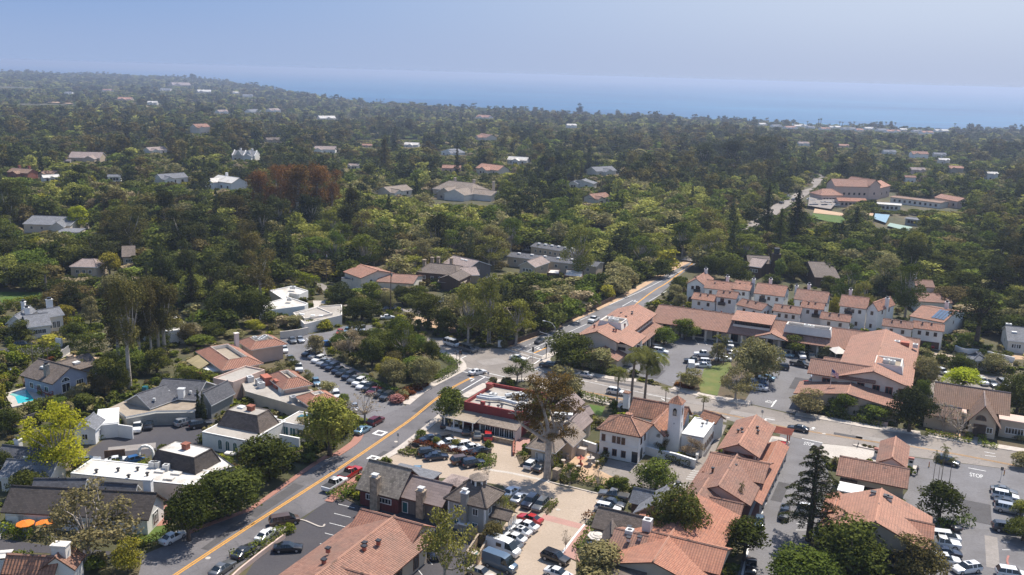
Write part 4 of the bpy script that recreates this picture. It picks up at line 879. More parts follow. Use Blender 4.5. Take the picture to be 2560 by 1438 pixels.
b.wins(F.sub(.9,F.w-.9,13,F.d),'r',7,5.1,2.2,1.1,frame='brown_trim')
LW=F.sub(3.0,14.2,-4.6,2.9);b.wall(LW.sub(.6,LW.w-.6,.6,LW.d),0,3.2,'tan_stucco','lower_wall');b.gable(LW.sub(.6,LW.w-.6,.6,LW.d),3.2,1.6,'v',.6,'clay_tile','tan_stucco',name='lower_roof')
b.vents(F,[(3,7),(4,19),(9,6),(9.5,6.6),(7.5,21),(8,25),(7.4,27),(5,24),(10,12.6),(8.6,16)],7.9,'terracotta_paint',.35,.7)
def well(b,F,a,bb,w,d,z0,h):
 b.frustum(F.sub(a-w/2,a+w/2,bb-d/2,bb+d/2),z0,z0+h,.5,'ivory_stucco','flat_tan',.6,0,'roof_well','ivory_stucco');b.ac(F,[(a-.6,bb,1.5,1.5,1.0),(a+.9,bb,1.2,1.2,.9)],z0+h-.6)
well(b,F,6.6,12.5,7.0,6.4,7.6,1.9)
R1=FR(Z7(925,655),Z8(590,815),Z7(880,490),4.0);q0=G(Z7(925,655),4.0);q1=G(Z8(900,790),4.0)
R1=Frame(q0,GA,(G(Z8(1370,790),4)-q0).dot(AV),15.5)
b.wall(R1.sub(0,R1.w-1,3.4,R1.d-.8),0,4.6,'cream_stucco','back_range_wall');b.gable(R1.sub(.2,R1.w-.9,.8,R1.d-.8),4.0,3.4,'u',.8,'pale_clay_tile','cream_stucco',name='back_range_roof')
for i in range(16):b.box(R1,2+i*3.55,1.0,0,.55,.55,4.0,'cream_stucco','pier')
b.wins(R1.sub(0,R1.w-1,3.4,R1.d),'f',14,.5,2.6,2.4,frame='brown_trim')
a0=(G(Z7(1690,690),6.5)-R1.o).dot(AV);a1=(G(Z7(2080,745),6.5)-R1.o).dot(AV)
D=R1.sub(a0,a1,1.8,9.5);b.wall(D.sub(.4,D.w-.4,2.2,D.d),4.2,7.2,'ivory_stucco','dormer_wall');b.wins(D.sub(.4,D.w-.4,2.2,D.d),'f',7,5.3,1.9,1.5,.3,D.w-1.0,frame='brown_trim')
b.shed(D.sub(0,D.w,.6,D.d),7.1,8.3,.3,'pale_clay_tile',.22,'dormer_roof','brown_trim');b.box(D,D.w/2,1.3,4.9,D.w-.6,.35,1.0,'ivory_stucco','balcony')
g0=(G(Z7(2120,800),4.2)-R1.o).dot(AV);Gb=R1.sub(g0-4.2,g0+4.6,-1.2,6);b.gable(Gb,4.1,1.5,'v',.3,'pale_clay_tile','ivory_stucco',name='gablet_roof')
q=G(Z8(365,650),7.2)-R1.o;well(b,R1,q.dot(AV),q.dot(BV),13,4.4,5.9,2.0)
b.vents(R1,[(3+3.1*i+(i*37%5)*.3,8.6+(i%2))for i in range(11)],7.0,'terracotta_paint',.35,.6)
# right wing
q=G(Z8(1297,1190),6.5);back=G(Z8(1368,790),6.5);dep=(back-q).dot(BV)
RW=Frame(q-AV*17.6,GA,17.6,dep)
W=RW.sub(.8,RW.w-.9,.9,RW.d);b.wall(W,0,6.5,'cream_stucco','east_wing_wall');b.gable(W,6.5,2.5,'v',.9,'pale_clay_tile','cream_stucco',name='east_wing_roof')
X=RW.sub(-6.2,RW.w*.5,.2,9);b.wall(X.sub(1,X.w,1.2,X.d-1),0,6.4,'cream_stucco','east_wing_wall');b.gable(X.sub(.6,X.w,.6,X.d-.6),6.5,2.2,'u',.7,'pale_clay_tile','cream_stucco',name='cross_roof')
for t in(.34,.56,.74,.92):b.win(W,'f',W.w*t,3.7,1.7,2.0,frame='terracotta_paint')
b.win(X.sub(1,X.w,1.2,X.d),'f',3.4,4.2,2.0,1.2,frame='terracotta_paint')
LX=RW.sub(-8,RW.w-1.5,-8.5,1.2);b.wall(LX.sub(.9,LX.w-.9,.9,LX.d),0,3.3,'tan_stucco','lower_wall');b.gable(LX.sub(.7,LX.w-.7,.7,LX.d),3.3,1.9,'v',.7,'clay_tile','tan_stucco',name='lower_roof')
X=RW.sub(-4,RW.w*.4,12,21);b.gable(X,4.2,1.9,'u',.4,'pale_clay_tile','cream_stucco',name='cross_roof')
X=RW.sub(2,RW.w-.3,20,RW.d+1);b.gable(X,5.4,2.6,'v',.3,'pale_clay_tile','cream_stucco',name='cross_roof')
q=G(Z8(1085,965),8.6)-RW.o;well(b,RW,q.dot(AV),q.dot(BV),7,8,7.2,2.0)
q=G(Z8(1230,800),7.5)-RW.o;b.ac(RW,[(q.dot(AV)-2,q.dot(BV),1.4,1.4,1.0),(q.dot(AV)+2.6,q.dot(BV)-.8,1.3,1.3,1.0)],7.4);b.box(RW,q.dot(AV),q.dot(BV),7.2,2.2,2,1.2,'terracotta_paint','chimney')
mb=MB();A2=FR(Z8(610,890),Z8(860,890),Z8(640,830),3.0)
for i in range(2):
 f=A2.sub(A2.w*i/2,A2.w*(i+1)/2-.1,0,5.5);ap=f.c(4.6);r=f.ring(3.3)
 for k in range(4):mb.face([r[k],r[(k+1)%4],ap])
 for k in range(4):mb.tube([r[k]+Vector((0,0,-3.3)),r[k]],[.06,.06],4)
b.part(mb,'awning','ivory_stucco')
SHOP=F
# ---------------------------------------------------------------- white townhouses behind the shopping centre
TG='white townhouses behind the shopping centre'
def town(lab,p0,p1,ez,d,rise=1.5,axis='u',chim=(),garage=0,bal=(),nw=3,wall='white_stucco'):
 F=FR(p0,p1,p1,ez,True,d);b=B('townhouse',lab,'townhouse',F,0,TG)
 W=F.sub(.1,F.w-.1,.3,F.d-.3);b.wall(W,0,ez+.02,wall);b.gable(W,ez,rise,axis,.35,'clay_tile',wall,thick=.18)
 b.wins(W,'f',nw,ez-1.9,.9,1.2,.8,W.w-.8,frame='brown_trim');b.wins(W,'r',2,ez-1.9,.8,1.2,frame='brown_trim')
 if garage:b.wins(W,'f',garage,.1,2.4,2.1,.6,W.w-.6,mat='brown_boards',frame='brown_trim',name='garage_door',bars=0)
 else:b.wins(W,'f',max(nw-1,1),.9,.8,1.3,frame='brown_trim')
 for s_,t_,h in chim:b.chimney(F,s_*F.w,t_*F.d,ez-3,ez+h,.95,.95,wall)
 for t_ in bal:
  b.win(W,'f',t_*W.w,ez-2.4,1.2,2.0,frame='brown_trim',name='door');b.box(W,t_*W.w,-.45,ez-2.6,2.2,.9,.95,'dark_metal','balcony')
 b.vents(F,[(F.w*.3,F.d*.35),(F.w*.6,F.d*.4)],ez+.8,'brown_trim',.3,.6)
 return b,F
b,F=town('end townhouse with an arched garage and dark balcony beside the road',Z7(1268,275),Z7(1440,300),7.0,13,1.9,'v',((.55,.95,3.2),),0,(.6,),2);b.door(F.sub(0,F.w,.3,F.d),'f',2.0,2.6,2.6,'brown_boards','brown_trim',True)
town('back row townhouse with a pierced pink chimney next to the end house',Z7(1440,318),Z7(1725,352),6.6,9,1.8,'u',((.62,.9,3.0),))
town('tall back row townhouse with a white chimney at its gable',Z7(1720,330),Z7(1888,352),7.2,11,1.8,'u',((1.04,.5,3.0),),nw=2)
town('broad white townhouse with a plain lit gable and twin chimneys',Z7(1940,372),Z7(2228,417),7.0,11,2.3,'u',((.35,.9,3.2),(1.3,.6,2.6)),bal=(.3,))
town('back row townhouse beside the amber tree',Z8(238,388),Z8(515,437),7.0,11,2.2,'u',((.3,.9,3.2),),nw=3)
town('back row townhouse with a porch entrance below the big white chimney',Z8(645,448),Z8(882,487),6.8,11,2.3,'u',((.25,.9,3.4),),bal=(.35,))
town('last back row townhouse with a lit gable and slim end chimney',Z8(885,470),Z8(985,490),7.0,13,2.0,'v',((1.0,.5,2.8),),nw=1)
town('low front row townhouse at the road end behind the olive trees',Z7(1315,428),Z7(1540,470),5.6,6.5,1.3,'u',(),2,nw=2)
town('taller front row townhouse with a blue door balcony',Z7(1560,405),Z7(1755,432),7.4,6.5,1.4,'u',(),2,(.3,),nw=2)
town('front row townhouse stepping down with two roof levels',Z7(1762,488),Z7(2010,545),5.8,6.5,1.4,'u',(),2,nw=2)
town('front row townhouse with paired garages below the broad townhouse',Z8(45,492),Z8(288,522),5.8,6.5,1.3,'u',(),3,nw=3)
town('taller front row townhouse with a grey balcony facing the tile roof well',Z8(297,460),Z8(490,492),7.2,6.0,1.3,'u',(),2,(.7,),nw=2)
town('low front row townhouse next to the round shrub at the paved yard',Z8(470,562),Z8(732,592),5.2,6.0,1.3,'u',(),0,nw=2)
town('garage townhouse at the paved yard behind the salmon roofs',Z8(1030,625),Z8(1295,660),5.8,6.0,1.3,'u',(),3,nw=2)
town('garage townhouse with a red car under its open door',Z8(1300,645),Z8(1575,692),5.8,6.0,1.3,'u',(),3,nw=3)
b,F=house('house','white house with solar panels on its tile roof',Z8(1268,545),Z8(1580,605),Z8(1440,445),4.8,1.8,'u','white_stucco','clay_tile',.3,nw=3)
mb=MB();h=F.d/2
for i in range(4):
 s0=F.w*(.58+.1*i);P=lambda a,t:F.p(a,t*h,4.8+1.8*t+.38);mb.face([P(s0,.15),P(s0+F.w*.085,.15),P(s0+F.w*.085,.9),P(s0,.9)])
plain('solar_panel',(0.10,0.14,0.20),0.15,0,0.1,0.3);b.part(mb,'solar_panels','solar_panel');b.chimney(F,F.w*.55,F.d*.8,3,7.8,1.0,1.0)
b,F=house('house','white house with an arched loggia at the edge of the wood',Z8(1345,412),Z8(1668,430),Z8(1480,340),4.0,1.5,'u','ivory_stucco','clay_tile',.3,nw=0)
b.door(F,'f',F.w*.6,2.4,2.6,'dark_glass','ivory_stucco',True);b.door(F,'f',F.w*.88,1.6,2.4,'dark_glass','ivory_stucco',True)
F2=F.sub(F.w*.25,F.w*.8,F.d-.5,F.d+7);b.wall(F2,0,6.4,'ivory_stucco','tower_wall');b.gable(F2,6.4,1.6,'u',.3,'clay_tile','ivory_stucco',name='tower_roof');b.chimney(F2,.8,F2.d*.7,5,9.6)
# ---------------------------------------------------------------- church hall right of the dark tree
q=G(Z6(1800,60),5.0);q1=G(Z6(2400,130),5.0);F=Frame(q-BV*1,GA,(q1-q).dot(AV),11)
b=B('church_hall','brown tiled church hall with a tall gabled porch facing the street','church',F)
b.wall(F.sub(.8,F.w-.8,.8,F.d-.8),0,4.6,'tan_stucco');b.gable(F.sub(.8,F.w-.8,.8,F.d-.8),4.6,3.2,'u',.8,'brown_tile','tan_stucco')
a0=(G(Z6(2050,180),4)-F.o).dot(AV);a1=(G(Z6(2335,262),4)-F.o).dot(AV)
X=F.sub(a0,a1,-6.5,F.d*.5);b.wall(X.sub(.9,X.w-.9,1.2,X.d),0,4.0,'tan_stucco','porch_wall');b.gable(X.sub(.9,X.w-.9,1,X.d),4.0,3.4,'v',1.0,'brown_tile','tan_stucco',name='porch_roof')
V=X.sub(.9,X.w-.9,1.0,X.d);b.door(V,'f',V.w*.42,2.6,3.0,'dark_wood','brown_trim');b.win(V,'f',V.w*.42,3.9,2.2,1.3,'dark_glass','brown_trim',arch=True);b.win(V,'f',V.w*.78,1.2,1.3,1.4)
for s0,s1 in((a0-6,a0),(a1,a1+6)):
 f=F.sub(s0,s1,-2.6,1.5);b.wall(f,0,3.9,'tan_stucco','aisle_wall');b.flat(f,4.2,'flat_pink','tan_stucco',.15)if False else b.slab(f,3.95,'pink_stucco',.3,.25,name='aisle_roof');b.wins(f,'f',3,1,1.3,1.5)
f=F.sub(a0-8.5,a0-1,-5,.5);b.gable(f,3.2,1.6,'u',.3,'brown_tile','tan_stucco',name='side_roof');b.wall(f.sub(.3,f.w-.3,.3,f.d),0,3.2,'tan_stucco','side_wall')
b.vents(F,[(a0-3,-1)],4.2,'brown_trim',.5,.5)
CHURCH=F
# ---------------------------------------------------------------- tiled offices round the left car park
def ring_house(name,lab,p0,p1,p2,ez,ins,rise,wellz,ac=0,well='flat_tan',wall='pink_stucco',parent=None,cat='office building'):
 F=FR(p0,p1,p2,ez,False);b=parent or B(name,lab,cat,F);W=F.sub(.9,F.w-.9,.9,F.d-.9)
 b.wall(W,0,ez,wall);b.frustum(F,ez,ez+rise,ins,'new_clay_tile',well,wellz,0,'roof','ivory_stucco')
 if ac:
  for i in range(ac):b.ac(F,[(F.w*(.36+.3*((i*.62)%1)),F.d*(.36+.3*((i*.38)%1)),1.2,1.0,.9)],ez+rise-wellz)
 return b,F
b,F=ring_house('office','large office with a red tile skirt round a sunken flat roof',Z2(190,393),Z2(460,588),Z2(850,498),4.4,2.9,1.5,.9)
b,F0=b,F
q=FR(Z2(460,588),Z2(850,498),Z2(560,310),4.4,False)
mb=MB();K=[G(Z2(100,490),3.0),G(Z2(240,575),3.0),G(Z2(330,520),4.0),G(Z2(215,435),4.0)]
mb.face([(K[0].x,K[0].y,3.0),(K[1].x,K[1].y,3.0),(K[2].x,K[2].y,4.2),(K[3].x,K[3].y,4.2)]);mb.face([(k.x,k.y,z)for k,z in zip(K[::-1],(4.1,4.1,2.9,2.9))]);b.part(mb,'awning','canvas_stripe')
mb=MB();K=[G(Z2(370,605),2.9),G(Z2(445,590),2.9),G(Z2(355,520),3.1),G(Z2(262,565),3.1)];mb.prism(K,2.9,3.1);
for k in K[:2]+K[3:]:mb.tube([(k.x,k.y,0),(k.x,k.y,2.9)],[.1,.1],4)
b.part(mb,'porch','white_trim');b.chimney(F,F.w*.1,F.d*.98,4,8.0,1.0,1.0,'ivory_stucco',False)
ring_house('office','small hip roofed office with white equipment in its roof well',Z2(605,293),Z2(745,382),Z2(1085,305),4.2,2.5,1.3,.6,6)
F=FR(Z2(570,700),Z2(888,575),Z2(520,600),4.6,False);b=B('office','plain pink flat roofed block between the two tiled offices','office building',F);b.wall(F,0,4.3,'pink_stucco');b.flat(F,4.6,'flat_grey','pink_stucco');b.win(F,'f',F.w*.3,.3,1.2,2.2)
F=FR(Z2(660,790),Z2(1330,975),Z2(700,690),3.6,False);
b,F2=ring_house('office','office with a broken red tile ring and rooftop machines',Z2(885,640),Z2(1065,778),Z2(1340,702),4.8,2.6,1.5,.8)
pts=[Z2(655,700),Z2(690,790),Z2(1330,972),Z2(1500,900),Z2(1350,770),Z2(1060,780),Z2(880,640)]
mb=MB();mb.prism([G(p,3.4)for p in pts],0,3.4,0,1);b.part(mb,'flat_roof',['flat_grey','tan_stucco'])
for i,p in enumerate((Z2(810,750),Z2(790,720),Z2(1020,800),Z2(1175,775),Z2(700,690),Z2(1130,890))):
 q=G(p,3.4);f=Frame(q,F2.ang,1.6,1.4);b.ac(f,[(.8,.7,1.6,1.4,1.3)],3.4,'grey_metal' if i%2 else 'pale_metal')
for p,w in((Z2(840,705),3.2),(Z2(970,750),2.0)):
 q=G(p,3.4);f=Frame(q,F2.ang,w,1.8);b.box(f,w/2,.9,3.4,w,1.8,2.0,'terracotta_paint','roof_screen')
ring_house('office','little tiled pavilion with a white flat roof centre',Z2(1187,848),Z2(1330,945),Z2(1612,858),4.6,2.5,1.3,.5,0,'flat_white')
# ---------------------------------------------------------------- mansard offices
F=FR(Z2(258,1195),Z2(735,1290),Z2(440,960),3.6,False);u=Frame(F.o,F.ang,F.w,F.d)
b=B('office','white office with arched teal windows and a brown mansard roof block','office building',F)
b.wall(F,0,3.3,'white_stucco');b.flat(F,3.6,'flat_grey','white_stucco',.2)
b.wins(F,'f',4,.5,1.1,2.3,F.w*.30,F.w*.93,mat='teal_glass',arch=True)
Mf=FR(Z2(412,1125),Z2(855,1192),Z2(1025,1078),3.7,False);Mf=Frame(Mf.o,F.ang,Mf.w,Mf.d);b.frustum(Mf,3.5,6.6,1.5,'brown_shingle','flat_grey',.1,0,'mansard_roof','flat_grey')
b.chimney(Mf,Mf.w*.55,Mf.d*.55,6.4,7.4,1.2,1.2,'brick',False);b.box(Mf,Mf.w*.3,Mf.d*.6,6.5,1.4,1.2,.35,'white_trim','skylight');b.box(Mf,Mf.w*.75,Mf.d*1.2,3.6,1.6,1.2,.35,'white_trim','skylight')
X=FR(Z2(1040,1100),Z2(1210,1180),Z2(1320,1020),3.4,False);X=Frame(X.o,F.ang,X.w,X.d);b.wall(X,0,3.3,'white_stucco','annexe_wall');b.flat(X,3.55,'flat_grey','white_stucco',.2,name='annexe_roof')
b.wins(X,'f',3,.5,1.5,2.2,.4,X.w-.4,mat='teal_glass')
for i in range(3):b.box(X,X.w*(.45+.18*i),X.d*(.55+.08*i),3.4,1.2,1.5,.5,'teal_glass','skylight')
f=FR(Z2(1030,1215),Z2(1215,1260),Z2(1040,1140),2.6,False);wall=f
mb=MB();mb.hexa(Frame(f.o,F.ang,f.w,.4).ring(0),Frame(f.o,F.ang,f.w,.4).ring(2.4));b.part(mb,'court_wall','white_stucco')
F=FR(Z1(470,755),Z1(1290,838),Z1(640,662),3.4,False)
b=B('office','white flat roofed office with a brown mansard block and brick stack','office building',F)
b.wall(F,0,3.2,'cream_stucco');b.flat(F,3.4,'flat_white','white_trim',.12,.3)
Mf=FR(Z1(1000,692),Z1(1305,762),Z1(1447,662),3.5,False);Mf=Frame(Mf.o,Mf.ang,Mf.w,Mf.d);b.frustum(Mf,3.2,6.0,1.1,'dark_shingle','flat_white',.1,0,'mansard_roof','flat_white')
b.chimney(Mf,Mf.w*.5,Mf.d*.55,5.8,6.9,1.1,1.1,'brick',False)
X=FR(Z1(1360,770),Z1(1570,712),Z1(1420,610),3.2,False);b.wall(X,0,3.0,'cream_stucco','annexe_wall');b.flat(X,3.22,'flat_white','dark_metal',.12,name='annexe_roof');b.wins(X,'f',3,.6,1.0,1.6)
for p in(Z1(1020,717),Z1(1050,717),Z1(1112,735)):q=G(p,3.3)-F.o;b.ac(F,[(q.dot(F.u),q.dot(F.v),1.1,1.0,1.1)],3.3)
for p in(Z1(1070,748),Z1(1180,762),Z1(1130,797),Z1(1535,628)):q=G(p,3.3)-F.o;b.box(F,q.dot(F.u),q.dot(F.v),3.3,1.8,1.2,.3,'flat_white','skylight')
for p in(Z1(645,755),Z1(790,745),Z1(860,790),Z1(920,740),Z1(985,775)):q=G(p,3.3)-F.o;b.vents(F,[(q.dot(F.u),q.dot(F.v))],3.3,'dark_metal',.3,.5)
mb=MB();q=G(Z1(975,665));
for s in np.linspace(0,math.pi,7)[:-1]:
 a0,a1=s,s+math.pi/6;P=lambda a,r,y:Vector((q.x+r*math.cos(a),q.y+y,1.4+r*math.sin(a)))
 mb.hexa([P(a0,1.2,0),P(a1,1.2,0),P(a1,1.2,.5),P(a0,1.2,.5)],[P(a0,1.6,0),P(a1,1.6,0),P(a1,1.6,.5),P(a0,1.6,.5)])
for s in(-1.4,1.4):f=Frame(q+Vector((s-.2,0)),0,.4,.5);mb.hexa(f.ring(0),f.ring(1.4))
tag(mb.build('garden_arch','white_stucco'),'white plaster arch at the corner of the mansard office','arch')
wall_run('fence','dark brown board fence standing in the asphalt lot behind the white flat roof',[Z1(700,668),Z1(838,655)],1.9,.2,'brown_boards',None,'fence')
# ---------------------------------------------------------------- grey house with the curved flat porch
F=FR(Z1(840,320),Z1(1320,330),Z1(1100,140),3.4,False);F=Frame(F.o,rad(6),F.w,F.d)
b=B('house','grey roofed office house with a tan flat porch along the drive','office building',F)
q0=G(Y7(1240,1215),3.6);q1=G(Y7(1500,1290),3.6);q2=G(Y7(1650,1012),3.6)
def hg(b,pts,ez,rise,ax,roof='grey_shingle',wall='lap_siding',over=.5,nm='roof',nw=2):
 f=FR(*pts,ez,False);w=f.sub(over,f.w-over,over,f.d-over);b.wall(w,0,ez,wall);b.gable(w,ez,rise,ax,over,roof,wall,name=nm)
 if nw:b.wins(w,'f',nw,.8,1.1,1.4)
 return f
f=hg(b,(Y7(1240,1210),Y7(1500,1285),Y7(1370,1070)),3.5,2.2,'v',over=.4,nw=0)
f=hg(b,(Y7(1520,1170),Y7(1960,1200),Y7(1640,1010)),3.6,2.4,'u',over=.4,nw=0)
f=hg(b,(Y7(1960,1215),Y7(2110,1240),Y7(2000,1060)),3.6,2.2,'v',over=.4,nm='wing_roof',nw=1)
f=hg(b,(Y7(2080,1225),Y7(2300,1140),Y7(2050,1090)),3.2,1.3,'u',over=.3,nm='wing_roof',nw=2)
pts=[Y7(1065,1290),Y7(1165,1290),Y7(1260,1365),Y7(1560,1305),Y7(1955,1300),Y7(1955,1195),Y7(1660,1215),Y7(1500,1285),Y7(1240,1210)]
mb=MB();g=[G(p,3.0)for p in pts];mb.prism(g,2.75,3.02,0,1);b.part(mb,'porch_roof',['flat_tan','white_trim'])
mb=MB();mb.prism([G(p,2.8)for p in[Y7(1085,1310),Y7(1160,1310),Y7(1265,1385),Y7(1560,1330),Y7(1945,1320),Y7(1955,1215),Y7(1400,1270)]],0,2.74);b.part(mb,'porch_wall','lap_siding')
q=G(Y7(1265,1385),1.5);f=Frame((q.x,q.y),math.atan2((G(Y7(1560,1330),1.5)-q).y,(G(Y7(1560,1330),1.5)-q).x),(G(Y7(1560,1330),1.5)-q).length,1)
b.wins(f,'f',1,.9,1.6,1.4,.6,3.2,frame='white_trim');b.door(f,'f',f.w*.93,1.5,2.2)
for p,w in((Y7(1410,1045),1.2),):q=G(p,6);f=Frame(q,0,w,1);b.box(f,.6,.5,4.6,1.0,1.2,.8,'teal_glass','skylight')
q=G(Y7(1775,1120),5.2);f=Frame(q,0,1.2,1.2);b.box(f,.6,.6,3.5,1.3,1.1,2.2,'white_trim','chimney','pale_metal')
for p in(Y7(1490,1110),Y7(1665,1105),Y7(1745,1050),Y7(1885,1112),Y7(2100,1110),Y7(1715,1065),Y7(1520,1185)):q=G(p,5);f=Frame(q,0,.6,.6);b.box(f,.3,.3,4.4,.5,.5,.6,'pale_metal','vent_pipe')
mb=MB();q=G(Y7(1960,1075),4);f=Frame(q,rad(8),5,3)
for i in range(7):mb.tube([f.p(i*.75,0,3.6),f.p(i*.75,3,3.6)],[.09,.09],4)
for i in(0,2.9):mb.tube([f.p(-.3,i,3.45),f.p(5,i,3.45)],[.1,.1],4)
for i,j in((0,0),(4.5,0),(0,2.9),(4.5,2.9)):mb.tube([f.p(i,j,0),f.p(i,j,3.4)],[.1,.1],4)
b.part(mb,'pergola','white_trim')
# ---------------------------------------------------------------- blue house above the pool
f0=FR(Y7(525,1035),Y7(905,920),Y7(285,920),4.2,False)
b=B('house','blue grey house with brown roof and red deck above the swimming pool','house',f0)
W=f0.sub(.6,f0.w-.6,.7,f0.d-.6);b.wall(W,0,4.2,'blue_siding');b.gable(W,4.2,2.4,'v',.7,'brown_shingle','blue_siding')
b.win(W,'f',W.w*.36,.9,2.2,2.2,'dark_glass');b.win(W,'f',W.w*.36,3.4,2.4,1.2,'dark_glass',arch=True,bars=2);b.win(W,'f',W.w*.78,.9,2.0,2.2,bars=2)
b.wins(W,'l',3,1.2,1.4,1.5);b.chimney(W,W.w*.12,3.5,4.5,7.4,1.0,.9,'lap_siding');b.box(W,W.w*.3,W.d*.65,5.6,.9,1.6,.45,'pale_metal','skylight')
X=f0.sub(f0.w-4,f0.w+7,6,13);b.wall(X.sub(.4,X.w-.4,.4,X.d),0,3.4,'blue_siding','wing_wall');b.gable(X.sub(.4,X.w-.4,.4,X.d),3.4,1.8,'u',.5,'brown_shingle','blue_siding',name='wing_roof');b.box(X,X.w*.55,X.d*.3,4.3,1.6,1.4,.5,'white_trim','skylight');b.box(X,X.w*.6,X.d*.7,4.2,1.4,1.0,1.6,'stone','chimney')
KEEP.append([G(p)for p in(Y7(230,1000),Y7(480,1060),Y7(760,1010),Y7(800,1080),Y7(500,1200),Y7(240,1080))]);mb=MB();D=[G(p,1.1)for p in(Y7(245,1010),Y7(270,985),Y7(480,1090),Y7(560,1090),Y7(760,1040),Y7(770,1070),Y7(500,1160))];mb.prism(D,.9,1.1);b.part(mb,'deck','deck_boards')
mb=MB();E_=[G(p,1.1)for p in(Y7(230,1025),Y7(340,1090),Y7(490,1165),Y7(640,1115),Y7(770,1075))]
for h in(1.55,2.05):mb.tube([(p.x,p.y,h)for p in E_],[.07]*len(E_),4)
for a,c in zip(E_,E_[1:]):
 for i in range(4):p=a.lerp(c,i/4);mb.tube([(p.x,p.y,0),(p.x,p.y,2.1)],[.08,.08],4)
b.part(mb,'railing','deck_boards');q=G(Y7(235,1050));f=Frame(q,rad(-30),2.2,1.6);b.box(f,1,.8,0,1.6,1.5,1.0,'deck_boards','steps')
# ---------------------------------------------------------------- houses at the bottom left
b,F=house('house','long white house with a dark brown roof behind the orange parasols',Z1(0,1010),Z1(992,1062),Z1(30,872),3.2,2.6,'u','white_stucco','dark_shingle',.5,False,nw=5,nr=1)
b.chimney(F,F.w*.93,F.d*.75,3,7.6,1.3,1.0,'white_stucco',False);b.win(F.sub(.5,F.w,.5,F.d),'r',F.d*.4,.4,2.2,2.4,bars=2);b.wins(F,'f',2,.1,3.2,2.2,.5,F.w*.2,mat='white_trim',frame='ivory_stucco',name='garage_door',bars=0)
b,F=house('house','grey roofed wing with dormers behind the long white house',Z1(200,880),Z1(560,880),Z1(290,820),3.2,1.4,'u','white_stucco','grey_shingle',.4,False,nw=2);b.vents(F,[(2,2),(6,2.2)],4,'white_trim',.5,.4)
b,F=house('house','small grey roofed outbuilding below the clipped hedge',Z1(650,885),Z1(900,900),Z1(690,840),3.0,1.1,'u','white_stucco','grey_shingle',.4,False,nw=2)
b,F=house('house','tile roofed cottage with a plastered chimney under the sparse sycamore',Z1(0,1420),Z1(360,1440),Z1(60,1330),3.0,1.7,'u','white_stucco','old_clay_tile',.4,False,nw=2);b.chimney(F,F.w*1.02,F.d*.8,3,6.4,2.2,1.4,'ivory_stucco',False)
f=FR(Z1(250,1405),Z1(500,1400),Z1(300,1300),3.4,False);b.wall(f.sub(.4,f.w-.4,.4,f.d-.4),0,3.4,'white_stucco','wing_wall');b.gable(f.sub(.4,f.w-.4,.4,f.d-.4),3.4,1.8,'v',.4,'old_clay_tile','white_stucco',name='wing_roof')
b,F=house('house','white flat roofed garage at the lower edge',Z1(-60,1340),Z1(60,1330),Z1(0,1280),2.9,.1,'u','white_stucco','flat_white',.2,False,nw=0,nr=0)
b,F=house('house','grey slate roofed house left of the lime green tree',Z1(-60,690),Z1(230,730),Z1(0,590),3.6,2.2,'u','ivory_stucco','grey_shingle',.4,False,nw=3);b.chimney(F,F.w*.2,F.d*.8,4,6.6,1,1);b.box(F,F.w*.7,F.d*.3,4.6,1.2,1.4,.4,'pale_metal','skylight')
b,F=house('house','pale grey roofed cottage in front of the lime green tree trunk',Z1(-20,780),Z1(330,800),Z1(240,690),3.0,1.8,'u','ivory_stucco','slate',.4,False,nw=2)
b,F=house('house','white house with a slatted pergola roof beside the asphalt drive',Z1(480,470),Z1(640,470),Z1(560,400),3.2,1.4,'v','white_stucco','slate',.3,False,nw=1)
f=FR(Z1(640,440),Z1(790,425),Z1(560,345),3.0,False);b.wall(f.sub(0,f.w,0,.3),0,3.0,'white_stucco','court_wall');b.wall(f.sub(f.w-.3,f.w,.3,f.d),0,3.0,'white_stucco','court_wall');mb=MB()
for i in range(12):mb.hexa(f.sub(i*f.w/12,i*f.w/12+.35,.3,f.d).ring(2.95),f.sub(i*f.w/12,i*f.w/12+.35,.3,f.d).ring(3.2))
b.part(mb,'pergola','white_trim');b.wall(FR(Z1(770,430),Z1(842,440),Z1(780,400),2.8,False).sub(0,4,0,.3),0,2.8,'white_stucco','court_wall')
# ---------------------------------------------------------------- shops by the tan car park
f0=FR(Z3(292,678),Z3(622,775),Z3(380,510),4.4)
b=B('barn_shop','red boarded shop with a steep wood shake roof and stone chimney','shop',f0)
W=f0.sub(.5,f0.w-.4,.6,f0.d);b.wall(W,0,3.6,'red_boards');b.gable(W,3.5,3.4,'u',.6,'wood_shake','red_boards');b.chimney(W,W.w*.44,-.35,0,6.1,1.5,1.2,'stone','pale_metal');b.wins(W,'f',2,1.4,2.6,1.1,frame='white_trim',bars=3)
X=f0.sub(1.5,f0.w+1,f0.d-.2,f0.d+4.5);b.wall(X.sub(0,X.w,0,X.d),0,3.1,'red_boards','wing_wall');b.slab(X,3.1,'slate',.4,.2,name='wing_roof')
f1=FR(Z3(640,780),Z3(985,872),Z3(745,640),3.4)
b=B('shop','weathered board shop with a mauve grey roof and brick chimney','shop',f1)
W=f1.sub(.3,f1.w-.3,.6,f1.d);b.wall(W,0,3.4,'grey_boards');b.gable(W,3.3,2.2,'u',.6,'mauve_tile','grey_boards');b.chimney(W,W.w*.52,-.2,0,5.0,1.4,1.2,'stone','pale_metal');b.door(W,'f',.8,1.2,2.1,'teal_glass')
X=f1.sub(4,f1.w+2,f1.d-.4,f1.d+5.5);b.wall(X.sub(.3,X.w-.3,0,X.d-.3),0,2.9,'grey_boards','wing_wall');b.slab(X,2.9,'mauve_shingle',.3,.2,name='wing_roof')
mb=MB();c=X.p(X.w*.42,X.d*.42,3.12);ring=[(c.x+2.7*math.cos(a),c.y+2.7*math.sin(a))for a in np.linspace(0,2*math.pi,9)[:-1]]
